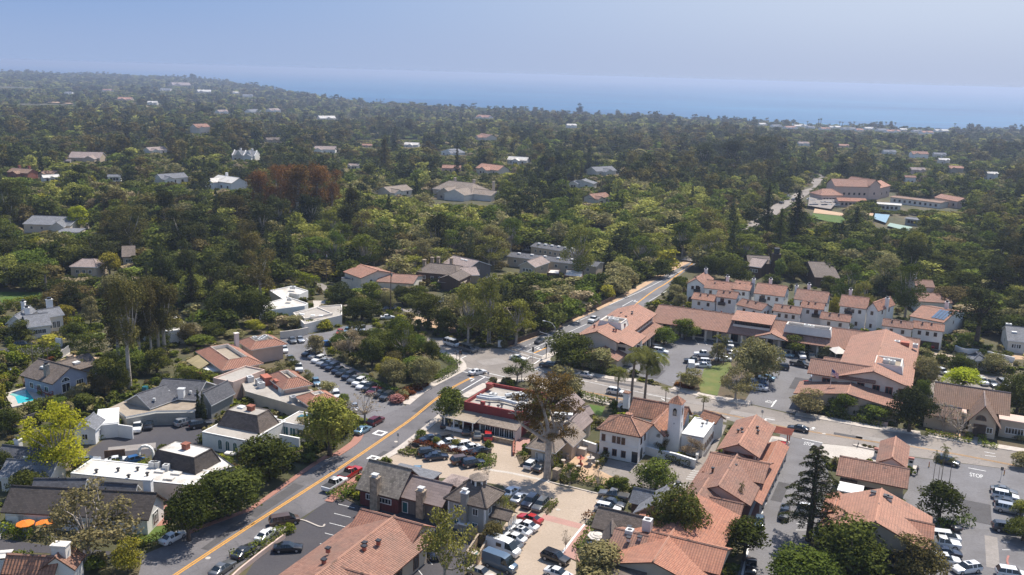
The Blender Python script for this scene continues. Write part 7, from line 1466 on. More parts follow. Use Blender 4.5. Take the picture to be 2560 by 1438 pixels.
# ---- hedges and shrubs
def hedge(px,h,w,label,leaf='hedge_leaf',size=.22,cat='hedge',name='hedge',dens=1.0,rag=.12):
 pts=[G(p)for p in px];rng=np.random.default_rng(len(px)*7+int(px[0][0]));C,N=[],[];mb=MB()
 for a,b in zip(pts,pts[1:]):
  d=b-a;L=d.length;d.normalize();s=Vector((-d.y,d.x));n=int(dens*L*(w+2*h)/(size*size*1.1));n=min(n,9000)
  u=rng.uniform(-.1,L+.1,n);q=rng.uniform(0,w+2*h,n);j=rng.normal(0,rag,(n,3))
  top=(q>h)&(q<h+w);off=np.where(q<h,-w/2,np.where(top,q-h-w/2,w/2));z=np.where(q<h,q,np.where(top,h,w+2*h-q));z=z*(1+.06*np.sin(u*1.7))
  C.append(np.stack([a.x+d.x*u+s.x*off,a.y+d.y*u+s.y*off,z],1)+j);nn=np.where(top[:,None],[0,0,1.0],np.sign(off)[:,None]*np.array([s.x,s.y,.25]));N.append(nn+rng.normal(0,.5,(n,3)))
 C,N=np.concatenate(C),np.concatenate(N);V=quads(C,N,size,rng);me=leafmesh(name,V,np.repeat(np.clip(rng.normal(.5,.25,len(C)),0,1),4),leaf)
 o=bpy.data.objects.new(name,me);COL.objects.link(o);o0=pts[0];return tag(o,label,cat)
for a in(
 ([Z4(690,1180),Z4(790,1030),Z4(900,920),Z4(1010,820),Z4(1140,730)],2.4,1.8,'tall ivy hedge between the cottage and the sculpture garden'),([Z4(770,1230),Z4(900,1255),Z4(1050,1290)],2.2,1.4,'dark hedge along the car park side of the sculpture garden','oak_leaf'),([Z4(1050,1300),Z4(1300,1340),Z4(1480,1380)],1.0,2.2,'low mixed planting below the sculpture garden','green_leaf'),
 ([Z4(960,430),Z4(1100,480),Z4(1270,520)],1.3,2.0,'round clipped street hedge beside the small lawn','green_leaf'),([Z4(1180,1170),Z4(1260,1060)],1.5,1.0,'narrow hedge between gravel garden and forecourt','oak_leaf'),([Z4(1340,1040),Z4(1500,1075)],.9,.8,'low hedge under the white building windows','oak_leaf'),([Z4(1850,1090),Z4(2100,1150)],1.2,1.0,'dark hedge outside the stepped white wall','oak_leaf'),
 ([Z2(20,640),Z2(300,720)],3.0,2.2,'tall hedge behind the grey roofed office','willow_leaf'),([Z2(300,720),Z2(480,780),Z2(640,830)],3.2,2.2,'tall yellow green hedge under the pink block','willow_leaf'),([Z1(1080,405),Z1(1190,410)],1.2,1.6,'clipped block hedge at the office porch'),([Z1(600,560),Z1(735,500)],.8,1.2,'clipped hedge along the asphalt drive edge'),([Z1(600,540),Z1(705,485)],2.0,1.4,'dark hedge beside the pergola house','oak_leaf'),([Z1(750,465),Z1(838,480)],1.0,1.6,'small clipped hedge at the white court wall','green_leaf'),
 ([Z1(470,815),Z1(700,840),Z1(1000,860),Z1(1230,850)],2.2,1.4,'long clipped hedge behind the long white house'),([Z1(20,1165),Z1(120,1190),Z1(350,1180)],1.8,1.2,'clipped hedge round the orange parasol patio'),([Z1(30,1160),Z1(60,1110),Z1(150,1050)],1.5,1.2,'side hedge of the orange parasol patio'),([Z1(870,1230),Z1(1000,1250),Z1(1110,1200),Z1(1180,1130)],1.5,1.4,'curved hedge round the small front lawn','green_leaf'),([Z1(210,1325),Z1(60,1320)],1.0,1.0,'low hedge beside the tile roofed cottage','green_leaf'),
 ([Z1(1330,545),Z1(1580,590)],1.4,1.6,'dark hedge under the arched windows','oak_leaf'),([Z2(1180,1330),Z2(1320,1290),Z2(1450,1250)],1.6,3.0,'sprawling bank planting above the brick verge','green_leaf'),([Z1(-20,330),Z1(0,240),Z1(20,150)],2.0,2.2,'yellow hedge at the left edge by the pool','yellow_leaf'),([Z1(170,370),Z1(300,330),Z1(420,300)],2.2,3.0,'dark hedge bank below the pool paving','oak_leaf'),
 ([Y7(30,300),Y7(330,265),Y7(600,220)],3.0,2.0,'long lit hedge behind the slate roofed house'),([Y7(100,790),Y7(350,790),Y7(610,760)],3.4,2.2,'tall yellow green hedge along the left street'),([Y7(690,690),Y7(900,700),Y7(1060,700)],4.0,2.0,'dark tall hedge below the upper lawn','oak_leaf'),([Y7(680,600),Y7(850,570),Y7(1000,540)],1.2,1.4,'low lit hedge at the upper lawn'),([Y7(540,440),Y7(700,420),Y7(810,440)],1.5,3.0,'bright clipped garden blocks beside the slate roofed house'),([Y7(680,365),Y7(770,355)],1.0,2.0,'small bright hedge block behind the slate roofed house'),
 ([Y7(1650,640),Y7(1850,610),Y7(2000,590)],3.8,3.0,'grey green screen hedge behind the eucalyptus clump','olive_leaf'),([Y7(1400,750),Y7(1640,780)],3.0,4.0,'dark undergrowth hedge beside the eucalyptus trunks','oak_leaf'),([Y5(610,760),Y5(720,790),Y5(800,820)],3.6,2.6,'tall clipped hedge behind the white flat house','hedge_leaf'),([Y5(640,900),Y5(780,880)],2.2,1.6,'clipped hedge before the white flat house','green_leaf'),([Y5(1630,740),Y5(1740,780),Y5(1850,800)],2.2,2.2,'bright clipped hedge in front of the brown house'),([Y5(1880,915),Y5(2000,900)],2.0,1.6,'dark hedge along the side street','oak_leaf'),
 ([Y6(790,620),Y6(900,620),Y6(1020,615)],2.2,2.0,'orange flowering hedge before the flat cabin','yellow_leaf'),([Z6(1745,325),Z6(1900,355),Z6(2090,400)],.8,1.4,'bright low hedge along the church garden'),([Z6(1765,250),Z6(1850,265)],.9,1.2,'bright hedge at the back of the church garden'),([Z6(2180,360),Z6(2185,420),Z6(2300,445)],.8,1.4,'bright low hedge right of the church path'),([Z6(960,190),Z6(1120,215),Z6(1300,250),Z6(1400,270)],1.0,2.0,'street planting below the lower salmon gable','green_leaf'),([Z6(2080,375),Z6(2090,320)],.8,1.2,'bright hedge at the church path side'),
 ([Z7(1010,500),Z7(1100,510),Z7(1240,530)],1.6,2.2,'dark hedge beside the olive trees at the townhouses','oak_leaf'),([Z7(330,1120),Z7(450,1160),Z7(600,1190)],1.4,3.0,'flower bed hedge at the shopping centre corner','green_leaf'),([Z7(560,1150),Z7(650,1190)],1.0,2.0,'yellow green planting by the entrance palms','hedge_leaf'),([Z8(1390,960),Z8(1560,980),Z8(1800,1020),Z8(2180,1060)],2.4,3.4,'long dark hedge above the three parked cars','oak_leaf'),([Z8(1700,800),Z8(1860,780)],3.0,3.0,'green hedge behind the curved white wall','green_leaf'),
 ([Z3(670,425),Z3(760,450),Z3(820,440)],.7,2.4,'round green planter hedge at the car park entry','green_leaf'),([Z3(740,365),Z3(860,375),Z3(1000,405),Z3(1120,430),Z3(1290,460)],.8,1.6,'red leaved hedge in the long planter','red_leaf'),([Z3(1290,560),Z3(1400,545),Z3(1415,470)],.8,1.6,'green hedge at the rounded planter end','green_leaf'),([Z3(1855,925),Z3(1925,850)],.9,1.3,'green hedge in the little kerb island','green_leaf'),([Z5(975,1200),Z5(1060,1080),Z5(1130,1000)],1.0,1.6,'hedge along the brown shop terrace','green_leaf'),([Z5(1065,905),Z5(1130,870)],1.3,2.0,'rust topped rounded hedge at the pink paving','red_leaf'),
 ([Z3(110,820),Z3(220,770),Z3(310,730)],1.0,3.4,'flowering hedge bank below the wood shake shop','green_leaf'),([Z3(300,800),Z3(420,850),Z3(600,870)],1.0,2.0,'dark planting behind the boarded shops','oak_leaf'),([Z2(2230,860),Z2(2330,800),Z2(2480,740)],1.2,2.0,'reddish hedge along the park road edge','red_leaf'),([Z2(1850,660),Z2(2050,760),Z2(2200,810)],.9,2.0,'green hedge behind the parked cars','green_leaf'),([Z3(1640,480),Z3(1700,470)],.9,2.6,'green planter hedge beside the pink terrace','green_leaf'),([Z6(2100,1040),Z6(1860,1060)][:1]+[Z6(1835,1070)],1.6,1.6,'round hedge at the market hall side','green_leaf'),
 ([I(585,1400),I(650,1372),I(712,1330)],1.0,2.4,'flowering hedge bank along the lower road wall','green_leaf'),([Z6(2150,1300),Z6(2200,1400)][:0]+[Z5(1830,1200),Z5(1900,1130)],1.4,2.0,'yellow green vine hedge beside the orange tiled shops','hedge_leaf'),([Z5(2130,680),Z5(2230,480)],.8,.8,'thin yellow hedge along the side drive','yellow_leaf'),
 ([Y8(0,900),Y8(150,830),Y8(290,750)],1.2,3.0,'green bank hedge inside the park kerb','green_leaf'),([Y8(120,560),Y8(250,650),Y8(330,690)],.7,3.0,'low green planting at the crossroads corner','green_leaf')):
 hedge(*a)
def shrubs(cells,label,group,leaf=None):
 for c in cells:
  px,r,h=c[:3];g=G(px);plant('shrub',g.x,g.y,0,h,2*r,c[3]if len(c)>3 else label,group,leaf)
shrubs([(Z3(832,300),1.2,1.5),(Z3(800,340),.8,1.2)],'round clipped shrub at the planter tip by the road','round shrubs at the planter tip')
shrubs([(Z3(955,370),1.1,1.8,'light green shrub in the planter beside the first white sedan'),(Z3(1120,395),1.2,2.0,'light green shrub in the middle of the long planter'),(Z3(1380,420),1.1,2.4,'slim shrub at the far end of the long planter'),(Z3(1330,500),1.3,1.6,'yellow green shrub at the near end of the long planter')],'','shrubs in the long planter','willow_leaf')
shrubs([(Z1(1065,390),.9,1.5,'clipped ball shrub left of the office door'),(Z1(1203,390),.9,1.5,'clipped ball shrub right of the office door')],'','ball shrubs at the office porch','green_leaf')
shrubs([(Z2(2200,905),2.1,2.0,'pink flowering shrub at the car park entrance')],'',None,'pink_leaf');shrubs([(Z2(2260,850),1.6,1.8,'round green shrub behind the pink flowering shrub')],'',None,'olive_leaf')
shrubs([(I(724,1330),1.0,1.6,'clipped ball shrub beside the white sedan by the road')],'',None,'hedge_leaf')
shrubs([(Z3(1680,440),.8,2.2),(Z3(1700,430),1.0,1.6),(Z3(1790,470),.9,1.2)],'green shrub before the tan cottage','shrubs before the tan cottage')
shrubs([(Z4(1250,1000),1.1,1.8),(Z4(1190,990),1.0,1.2),(Z4(1590,1040),.9,1.6)],'dark shrub against the white building wall','shrubs against the white building','oak_leaf')
shrubs([(Y7(60,1000),1.6,2.0,'round shrub left of the pool'),(Y7(430,1150),1.2,1.6,'shrub at the corner of the pool paving'),(Y7(690,810),1.3,1.5,'round shrub at the sandy drive'),(Y7(800,510),2.4,2.4,'bright spiky shrub on the upper lawn'),(Y7(700,540),1.6,2.0,'round lit shrub on the upper lawn'),(Y7(140,850),2.2,3.6,'banana clump at the left street')],'','garden shrubs of the left houses','hedge_leaf')
shrubs([(I(1062-i*17,968+i*10),1.2,1.2)for i in range(5)],'reddish kerb shrub along the park triangle','kerb shrubs along the park triangle','red_leaf')
shrubs([(Z6(1260,430),.6,.6),(Z6(1300,440),.6,.6),(Z6(1340,447),.6,.6)],'small planted shrub in the street island of the filling station','shrubs in the filling station island','brown_leaf')
shrubs([(Z7(1180,1300),1.2,1.0),(Z7(1250,1320),1.2,1.1),(Z7(1310,1330),1.1,1.0)],'rust coloured shrub under the lot entrance trees','rust shrubs at the lot entrance','red_leaf')
shrubs([(Y5(420,870),1.4,2.6,'lime shrub beside the white flat house'),(Y5(350,890),1.6,3.0,'tall lime shrub at the corner of the white flat house')],'',None,'lime_leaf')
shrubs([(Y5(745,1180),2.4,3.2,'golden shrub left of the parked grey sedan'),(Y5(860,1180),2.6,3.2,'golden shrub behind the round car park tree')],'','golden shrubs by the car park wall','yellow_leaf')
shrubs([(Z8(860,640),1.2,1.6),(Z8(770,630),1.2,2.6),(Z8(960,620),1.6,1.4)],'yard shrub before the last townhouses','yard shrubs before the townhouses','yellow_leaf')
# ================================================================ the woods beyond the village
LAND=[((560,560),'red grove'),((230,400),'long pink roofed ranch house'),((610,395),'white gabled manor'),((1130,480),'hill mansion'),((700,500),'red eucalyptus grove'),((100,570),'pale grey roofed house'),((200,650),'small brown roofed house'),((730,740),'white flat roofed house'),
  ((930,690),'peach house'),((1080,670),'three chimney house'),((1300,650),'grey apartment rows'),((1210,770),'tan box house'),((1500,590),'meadow'),((1600,720),'upper road'),((1830,590),'far road bend'),((2200,490),'school'),((2200,560),'school courts'),((1950,680),'dark timber house'),
  ((2070,670),'grey barn'),((2330,730),'loggia house'),((2480,830),'pale dormer house'),((1450,460),'slate gabled houses'),((1050,500),'pale roofed house on the hill'),((470,700),'left sandy drive'),((60,830),'slate roofed house'),((420,460),'white slate villa'),((550,470),'white villa with a chimney'),((80,450),'brick house'),((1100,800),'dirt park'),((880,880),'office car park'),((1290,830),'crossroads corner'),((2420,640),'right hand wood'),((700,640),'wooded hollow'),((360,600),'left wood')]
YB_X=[0,40,150,180,240,260,440,520,600,640,700,740,800,860,880,930,1000,1060,1110,1150,1230,1290,1345,1400,1450,1550,1650,1735,1760,1800,1880,2000,2100,2200,2260,2330,2400,2480,2560]
YB_Y=[735,735,735,790,830,780,760,830,835,790,740,700,695,690,760,760,735,735,720,850,866,866,846,820,790,740,694,664,688,698,704,715,720,760,750,720,860,880,900]
POLYS=[[v.co.xy.copy()for v in o.data.vertices]for o in bpy.data.objects if o.get('kind')=='structure' and o.name.split('.')[0]in('main_road','cross_street','upper_road','parking_lot','drive','lane','meadow','lawn','street','sports_field','sports_court','clearing','plaza','dirt_park')]
def inpoly(x,y,P):
 c=False;n=len(P)
 for i in range(n):
  a,b=P[i],P[(i+1)%n]
  if(a.y>y)!=(b.y>y)and x<(b.x-a.x)*(y-a.y)/(b.y-a.y)+a.x:c=not c
 return c
HULLS=[]
for o in bpy.data.objects:
 if o.get('kind')=='structure' and o.name.split('.')[0]in('main_road','cross_street','upper_road','parking_lot','drive','lane','meadow','lawn','street','sports_field','sports_court','clearing','plaza'):
  for p in o.data.polygons:
   if p.normal.z>.5:q=[o.data.vertices[i].co.xy.copy()for i in p.vertices];HULLS.append((min(v.x for v in q),max(v.x for v in q),min(v.y for v in q),max(v.y for v in q),q))
for q in KEEP:HULLS.append((min(v.x for v in q),max(v.x for v in q),min(v.y for v in q),max(v.y for v in q),q))
FR_PTS=smooth([GT(p).xy for p in FAR],12)
FARY=[(PX(p.x,p.y,float(TZ(p.x,p.y))),p)for p in FR_PTS]
for(px,py,zc),p in FARY[::2]:
 if 440<py<534:VIS.append((px-5,py-3,px+5,py+2,p.y+2))
for p in((1530,770),(1600,735),(1660,700),(1710,670),(1490,800)):g=G(p);VIS.append((p[0]-14,p[1]-9,p[0]+10,p[1]+9,g.y))
for p in((773,882),(792,895),(815,908),(832,918),(850,932),(872,943),(890,952),(905,962),(925,972),(945,982),(965,990)):VIS.append((p[0]-9,p[1]-6,p[0]+9,p[1]+4,G(p).y))
VISA=np.array(VIS);FT=[(f.c().x,f.c().y,f)for f in FOOT]
rng=random.Random(23)
def zone(px,py,r,tall=0.0):
 """which kind of tree grows at this picture row and column, from the look of the woods"""
 w={'oak':5,'round':2,'pine':1,'sycamore':.8,'conifer':.5,'eucalyptus':.5}
 if 740<px<1720 and 500<py<700:w.update(sycamore=6,oak=3)
 if 1430<px<1800 and 520<py<680:w.update(sycamore=9,oak=2,pine=.2)
 if 560<px<860 and 400<py<600:w.update(eucalyptus=4,pine=3,oak=6)
 if px<900 and 260<py<420:w.update(eucalyptus=2.4,pine=3)
 if 1500<px<1960 and 340<py<520:w.update(eucalyptus=1.4,pine=2,oak=5)
 if 1250<px<1450 and 420<py<560:w.update(pine=4,conifer=1.5)
 if py<330:w={'oak':5,'round':3,'sycamore':2.2,'eucalyptus':.8,'conifer':.4,'pine':1}
 if px>1950 and py>560:w.update(oak=8,sycamore=1,pine=1.2)
 if tall>1.0:w['eucalyptus']=w.get('eucalyptus',.5)*3;w['pine']=w.get('pine',1)*3;w['conifer']=w.get('conifer',.3)*2
 if 1330<px<1740 and py>690:w={'oak':3,'round':2}
 ks=list(w);return ks[min(len(ks)-1,next(i for i,s in enumerate(np.cumsum(list(w.values())))if s>=r*sum(w.values())))]
HW={'oak':((6,10.5),(9,18)),'round':((4,9),(5,11)),'pine':((10,18),(8,15)),'sycamore':((9,16),(9,17)),'conifer':((10,20),(5,8)),'eucalyptus':((14,24),(9,14))}
LEAFS={'oak':(None,None,None,None,'olive_leaf','green_leaf','oak_leaf','brown_leaf'),'round':(None,'olive_leaf','oak_leaf','oak_leaf','grey_leaf',None,'yellow_leaf'),'pine':(None,None,'oak_leaf',None),'sycamore':(None,None,'willow_leaf','green_leaf','olive_leaf'),'conifer':(None,None,'oak_leaf'),'eucalyptus':(None,'brown_leaf','conifer_leaf',None,'conifer_leaf')}
CAND=[];GRID={}
def near(x,y,r):
 i,j=int(x//12),int(y//12)
 for a in(-1,0,1):
  for b in(-1,0,1):
   for u,v,w in GRID.get((i+a,j+b),()):
    if(u-x)**2+(v-y)**2<(r+w)**2:return True
 return False
def mark(x,y,r):GRID.setdefault((int(x//12),int(y//12)),[]).append((x,y,r))
for u in USED:mark(*u)
y=180.0
while y<7600:
 sp=6.2 if y<480 else 7.6 if y<900 else 11 if y<1600 else 17 if y<2800 else 30
 hwid=y*.60+12;x=-hwid
 while x<hwid:
  tx,ty=x+rng.uniform(-.5,.5)*sp,y+rng.uniform(-.5,.5)*sp;x+=sp
  z=float(TZ(tx,ty))
  if z<SEA+2.5:continue
  px,py,zc=PX(tx,ty,z)
  if px<-60 or px>2620 or py>float(np.interp(px,YB_X,YB_Y)):continue
  tall=math.sin(tx*.021+1)+math.sin(ty*.017+2)+math.sin((tx+ty)*.011);kind=zone(px,py,rng.random(),tall);(h0,h1),(w0,w1)=HW[kind];H,W=rng.uniform(h0,h1),rng.uniform(w0,w1)
  if y>900:W*=1.15
  if tall<-1 and y>600:H*=.65
  if tall>1.3:H*=1.15
  if 1330<px<1740 and py>680:H,W=min(H,7.5),min(W,9)
  if y>2800:H,W=H*1.15,W*1.8
  if near(tx,ty,W*(.24 if y<900 else.3)):continue
  if any((fx-tx)**2+(fy-ty)**2<1600 and-2.5<(Vector((tx,ty))-f.o).dot(f.u)<f.w+2.5 and-2.5<(Vector((tx,ty))-f.o).dot(f.v)<f.d+2.5 for fx,fy,f in FT):continue
  if any(a-1<tx<b+1 and c-1<ty<d+1 and inpoly(tx,ty,q)for a,b,c,d,q in HULLS):continue
  if y>350 and any((p.x-tx)**2+(p.y-ty)**2<34 for _,p in FARY):continue
  ok=False
  for att in range(3):
   yt=PX(tx,ty,z+H)[1];hw=W*.5*FPX/zc*.85;s=(VISA[:,0]<px+hw)&(VISA[:,2]>px-hw)&(VISA[:,1]<py)&(VISA[:,3]>yt+1)&(VISA[:,4]>ty)
   if not s.any():ok=True;break
   H*=.5;W*=.72;kind='oak' if att else 'round'
  if not ok:continue
  CAND.append((H*W/zc**2,kind,tx,ty,z,H,W,px,py,rng.random()));mark(tx,ty,W*.24)
 y+=sp
# small trees filling the gardens of the village
WOODS=[[Y7(640,880),Y7(1340,820),Y7(1640,780),Y7(1640,1000),Y7(1400,1000),Y7(1330,1100),Y7(1100,1250),Y7(900,1180),Y7(640,1100)],[Y7(1350,560),Y7(2000,560),Y7(2230,480),Y7(2230,640),Y7(1900,700),Y7(1640,860),Y7(1350,780)],[Z1(0,300),Z1(440,240),Z1(640,330),Z1(420,420),Z1(180,420),Z1(0,480)],
  [Z1(0,720),Z1(300,740),Z1(320,860),Z1(0,880)],[Z2(1180,1300),Z2(1330,1000),Z2(1700,960),Z2(1900,1090),Z2(1830,1200),Z2(1580,1400),Z2(1350,1420)],[Z1(1180,970),Z1(1400,860),Z1(1650,940),Z1(1600,1020),Z1(1330,1110),Z1(1150,1150)],[Z2(1600,330),Z2(1960,270),Z2(2300,240),Z2(2500,380),Z2(2540,620),Z2(2330,800),Z2(2230,780),Z2(1900,590),Z2(1660,450)],
  [Z8(1340,860),Z8(1480,1000),Z8(1420,1250),Z8(1320,1180)],[Z8(1600,560),Z8(1900,600),Z8(2000,850),Z8(1680,840),Z8(1600,700)],[Z8(2080,800),Z8(2240,850),Z8(2301,960),Z8(2230,900)],[Y8(60,180),Y8(700,250),Y8(1000,440),Y8(900,450),Y8(620,440),Y8(280,330),Y8(60,290)],[Y7(0,520),Y7(300,540),Y7(560,640),Y7(0,680)],[Y7(560,420),Y7(1000,480),Y7(1100,640),Y7(700,660)],
  [Y5(150,1130),Y5(500,1100),Y5(720,1180),Y5(850,1160),Y5(700,1210),Y5(200,1230)],[Y5(760,900),Y5(1000,900),Y5(1300,960),Y5(1650,900),Y5(1850,980),Y5(1850,1050),Y5(1000,960)]]
LANDN=[((250,930),'blue pool house'),((480,900),'tiled office screen hedge'),((100,1030),'pool paving'),((60,1200),'grey slate roofs'),((850,1130),'pepper tree bank'),((580,1260),'brick roadside verge'),((950,920),'office lot cars'),((2320,980),'salmon wing corner'),((2420,840),'curved white wall'),((1200,830),'dirt park'),((60,860),'left street'),((200,840),'upper lawn'),((700,830),'white flat house'),((1000,760),'peach house wall')]
LAND+=LANDN
for Wp in WOODS:
 q=[G(p)for p in Wp];x0,x1=min(p.x for p in q),max(p.x for p in q);y0,y1=min(p.y for p in q),max(p.y for p in q);yy=y0
 while yy<y1:
  xx=x0
  while xx<x1:
   tx,ty=xx+rng.uniform(-2,2),yy+rng.uniform(-2,2);xx+=4.6
   if not inpoly(tx,ty,q):continue
   kind=rng.choice(('oak','round','round','oak'));H,W=rng.uniform(3.5,7),rng.uniform(5,8.5)
   if near(tx,ty,W*.26):continue
   if any((fx-tx)**2+(fy-ty)**2<1600 and-1.8<(Vector((tx,ty))-f.o).dot(f.u)<f.w+1.8 and-1.8<(Vector((tx,ty))-f.o).dot(f.v)<f.d+1.8 for fx,fy,f in FT):continue
   if any(a-1.5<tx<b+1.5 and c-1.5<ty<d+1.5 and any(inpoly(tx+e,ty+g_,h)for e,g_ in((0,0),(1.5,0),(-1.5,0),(0,1.5),(0,-1.5)))for a,b,c,d,h in HULLS):continue
   px,py,zc=PX(tx,ty,0);ok=False
   for att in range(3):
    yt=PX(tx,ty,H)[1];hw=W*.42*FPX/zc;s=(VISA[:,0]<px+hw)&(VISA[:,2]>px-hw)&(VISA[:,1]<py)&(VISA[:,3]>yt+2)&(VISA[:,4]>ty)
    if not s.any():ok=True;break
    H*=.62;W*=.8;kind='round'
   if ok:CAND.append((H*W/zc**2*3,kind,tx,ty,.3,H,W,px,py,rng.random()));mark(tx,ty,W*.24)
  yy+=4.6
CAND.sort(key=lambda c:-c[0])
NT={k:sum(1 for o in bpy.data.objects if o.get('category')=='tree' and o.name.split('.')[0]==SPEC[k][0])for k in HW}
tot=sum(1 for o in bpy.data.objects if o.get('category')=='tree')
ONE=CAND[:max(0,300-tot)];REST=CAND[len(ONE):]
COLN={None:{'oak':'dark','round':'green','pine':'blackish','sycamore':'pale','conifer':'dark','eucalyptus':'brown'},'olive_leaf':'olive','green_leaf':'bright green','brown_leaf':'brownish','oak_leaf':'dark green','yellow_leaf':'golden','grey_leaf':'grey','willow_leaf':'yellow green','conifer_leaf':'blackish','rust_leaf':'rusty'}
lab=[]
for c in ONE:
 lf=LEAFS[c[1]][int(c[9]*len(LEAFS[c[1]]))];L=min(LAND,key=lambda l:abs(l[0][0]-c[7])+1.6*abs(l[0][1]-c[8]));dx,dy=c[7]-L[0][0],c[8]-L[0][1]
 rel=('left of' if dx<0 else 'right of')if abs(dx)>1.3*abs(dy)else('behind' if dy<0 else 'before')
 cn=COLN[lf]if lf else COLN[None][c[1]];lab.append((f"{cn} {SPEC[c[1]][0].replace('_', ' ')}",f"{rel} the {L[1]}",lf))
ORD=['first','second','third','fourth','fifth','sixth','seventh','eighth','ninth','tenth','eleventh','twelfth','thirteenth','fourteenth']
grp={}
for i,l in enumerate(lab):grp.setdefault(l[:2],[]).append(i)
for k,idx in grp.items():
 idx.sort(key=lambda i:ONE[i][7])
 for n,i in enumerate(idx):
  _,kind,tx,ty,z,H,W,px,py,r=ONE[i];sz='tall' if H>12 else 'low' if H<6 else 'mid height'
  t=f"{sz} {k[0]} {k[1]}" if len(idx)==1 else f"{ORD[min(n, 13)]} {k[0]} from the left, {k[1]}"
  plant(kind,tx,ty,z-.3,H,W,t,'trees of the woods round the village',lab[i][2])
# everything farther off reads as one wood
LOW={}
def low(kind,v,q):
 k=(kind,v,q)
 if k not in LOW:
  V,T,mb=gen(kind,400+v*13,q);w0=2*np.percentile(np.hypot(V[:,0],V[:,1]),97);LOW[k]=(V.reshape(-1,4,3)/np.array([w0,w0,np.percentile(V[:,2],99.7)]),T.reshape(-1,4)[:,0])
 return LOW[k]
VV,TT,MM=[],[],[];MATL=['oak_leaf','green_leaf','olive_leaf','brown_leaf','yellow_leaf','grey_leaf','conifer_leaf','sycamore_leaf','willow_leaf','eucalyptus_leaf','rust_leaf']
nr=np.random.default_rng(9)
for _,kind,tx,ty,z,H,W,px,py,r in REST:
 q=.22 if ty<560 else.11 if ty<950 else.05 if ty<1700 else.02
 v,t=low(kind,int(r*97)%4,q);a=r*40;ca,sa=math.cos(a),math.sin(a)
 P=v*np.array([W*1.08,W*1.08,H]);P=np.stack([P[...,0]*ca-P[...,1]*sa+tx,P[...,0]*sa+P[...,1]*ca+ty,P[...,2]+z-.3],-1)
 lf=LEAFS[kind][int(r*len(LEAFS[kind]))]or SPEC[kind][3]
 VV.append(P.reshape(-1,3));TT.append(np.repeat(np.clip(t+nr.normal(0,.3),0,1.3),4));MM.append(np.full(len(P),MATL.index(lf),np.int32))
me=leafmesh('woodland',np.concatenate(VV),np.concatenate(TT),MATL);me.polygons.foreach_set("material_index",np.concatenate(MM));me.update()
o=bpy.data.objects.new('woodland',me);COL.objects.link(o);tag(o,'hazy evergreen woods running from the village to the shore','woodland',None,'stuff')
print('trees',tot,len(ONE),'rest',len(REST),'faces',len(me.polygons))
# low planting on the unpaved ground of the village
SHEETS=HULLS[-len(KEEP):]
for o_ in bpy.data.objects:
 if o_.get('kind')=='structure' and o_.type=='MESH' and o_.name.split('.')[0]not in('ground','sea','garden_bed','park_lawn','haze','white_lines','yellow_line'):
  for p in o_.data.polygons:
   if p.normal.z>.5:q=[o_.data.vertices[i].co.xy.copy()for i in p.vertices];SHEETS.append((min(v.x for v in q),max(v.x for v in q),min(v.y for v in q),max(v.y for v in q),q))
GV,GT_,GM=[],[],[];cov=np.random.default_rng(31);PR=[gen('shrub',900+i,.3)for i in range(3)];CM=['oak_leaf','green_leaf','olive_leaf','hedge_leaf','brown_leaf','willow_leaf','red_leaf']
y=118.0
while y<345:
 sp=2.3+max(0,y-200)*.006;x=-y*.60-6
 while x<y*.60+6:
  tx,ty=x+rng.uniform(-.5,.5)*sp,y+rng.uniform(-.5,.5)*sp;x+=sp
  n_=math.sin(tx*.13+1.3)*math.sin(ty*.11)+math.sin(tx*.041+ty*.057)
  if rng.random()>.62+.3*n_:continue
  if any((fx-tx)**2+(fy-ty)**2<1600 and-.9<(Vector((tx,ty))-f.o).dot(f.u)<f.w+.9 and-.9<(Vector((tx,ty))-f.o).dot(f.v)<f.d+.9 for fx,fy,f in FT):continue
  if any(a-.7<tx<b+.7 and c-.7<ty<d+.7 and any(inpoly(tx+e,ty+g_,q)for e,g_ in((0,0),(.8,0),(-.8,0),(0,.8),(0,-.8)))for a,b,c,d,q in SHEETS):continue
  v,t,_=PR[int(rng.random()*3)];h=rng.choice((.35,.5,.6,.8,1.1,1.6));w=rng.uniform(.8,1.5)*(1+.4*(h>1));a=rng.random()*6.28;ca,sa=math.cos(a)*w,math.sin(a)*w
  GV.append(np.stack([v[:,0]*ca-v[:,1]*sa+tx,v[:,0]*sa+v[:,1]*ca+ty,v[:,2]*h],-1));GT_.append(np.clip(t+cov.normal(0,.2),0,1));GM.append(np.full(len(v)//4,min(6,int(abs(cov.normal(0,1.9))+(n_<0))),np.int32))
 y+=sp
me=leafmesh('ground_cover',np.concatenate(GV),np.concatenate(GT_),CM);me.polygons.foreach_set("material_index",np.concatenate(GM));me.update()
o=bpy.data.objects.new('ground_cover',me);COL.objects.link(o);tag(o,'mixed low planting on the unpaved ground of the village','ground cover',None,'stuff')
# palms along the shore
for i,(px,py,ytop)in enumerate(((2018,326,305),(2098,322,306),(2105,322,307),(2134,322,306),(2213,324,306),(2226,324,305),(2045,314,299),(2051,314,298),(1898,308,300),(1887,309,302),(1852,306,297),(2236,326,308),(2184,322,307),(2190,322,306),(1875,309,304),(942,254,250),(960,256,249),(951,255,251),(2385,322,310))):
 d_=float(np.interp(px,SHX,SHY))+2-py;tree('fanpalm',(px,py+d_),ytop-2,3.4 if py>300 else 2,'tall fan palm in the line along the shore',None,'fan palms along the shore',True)
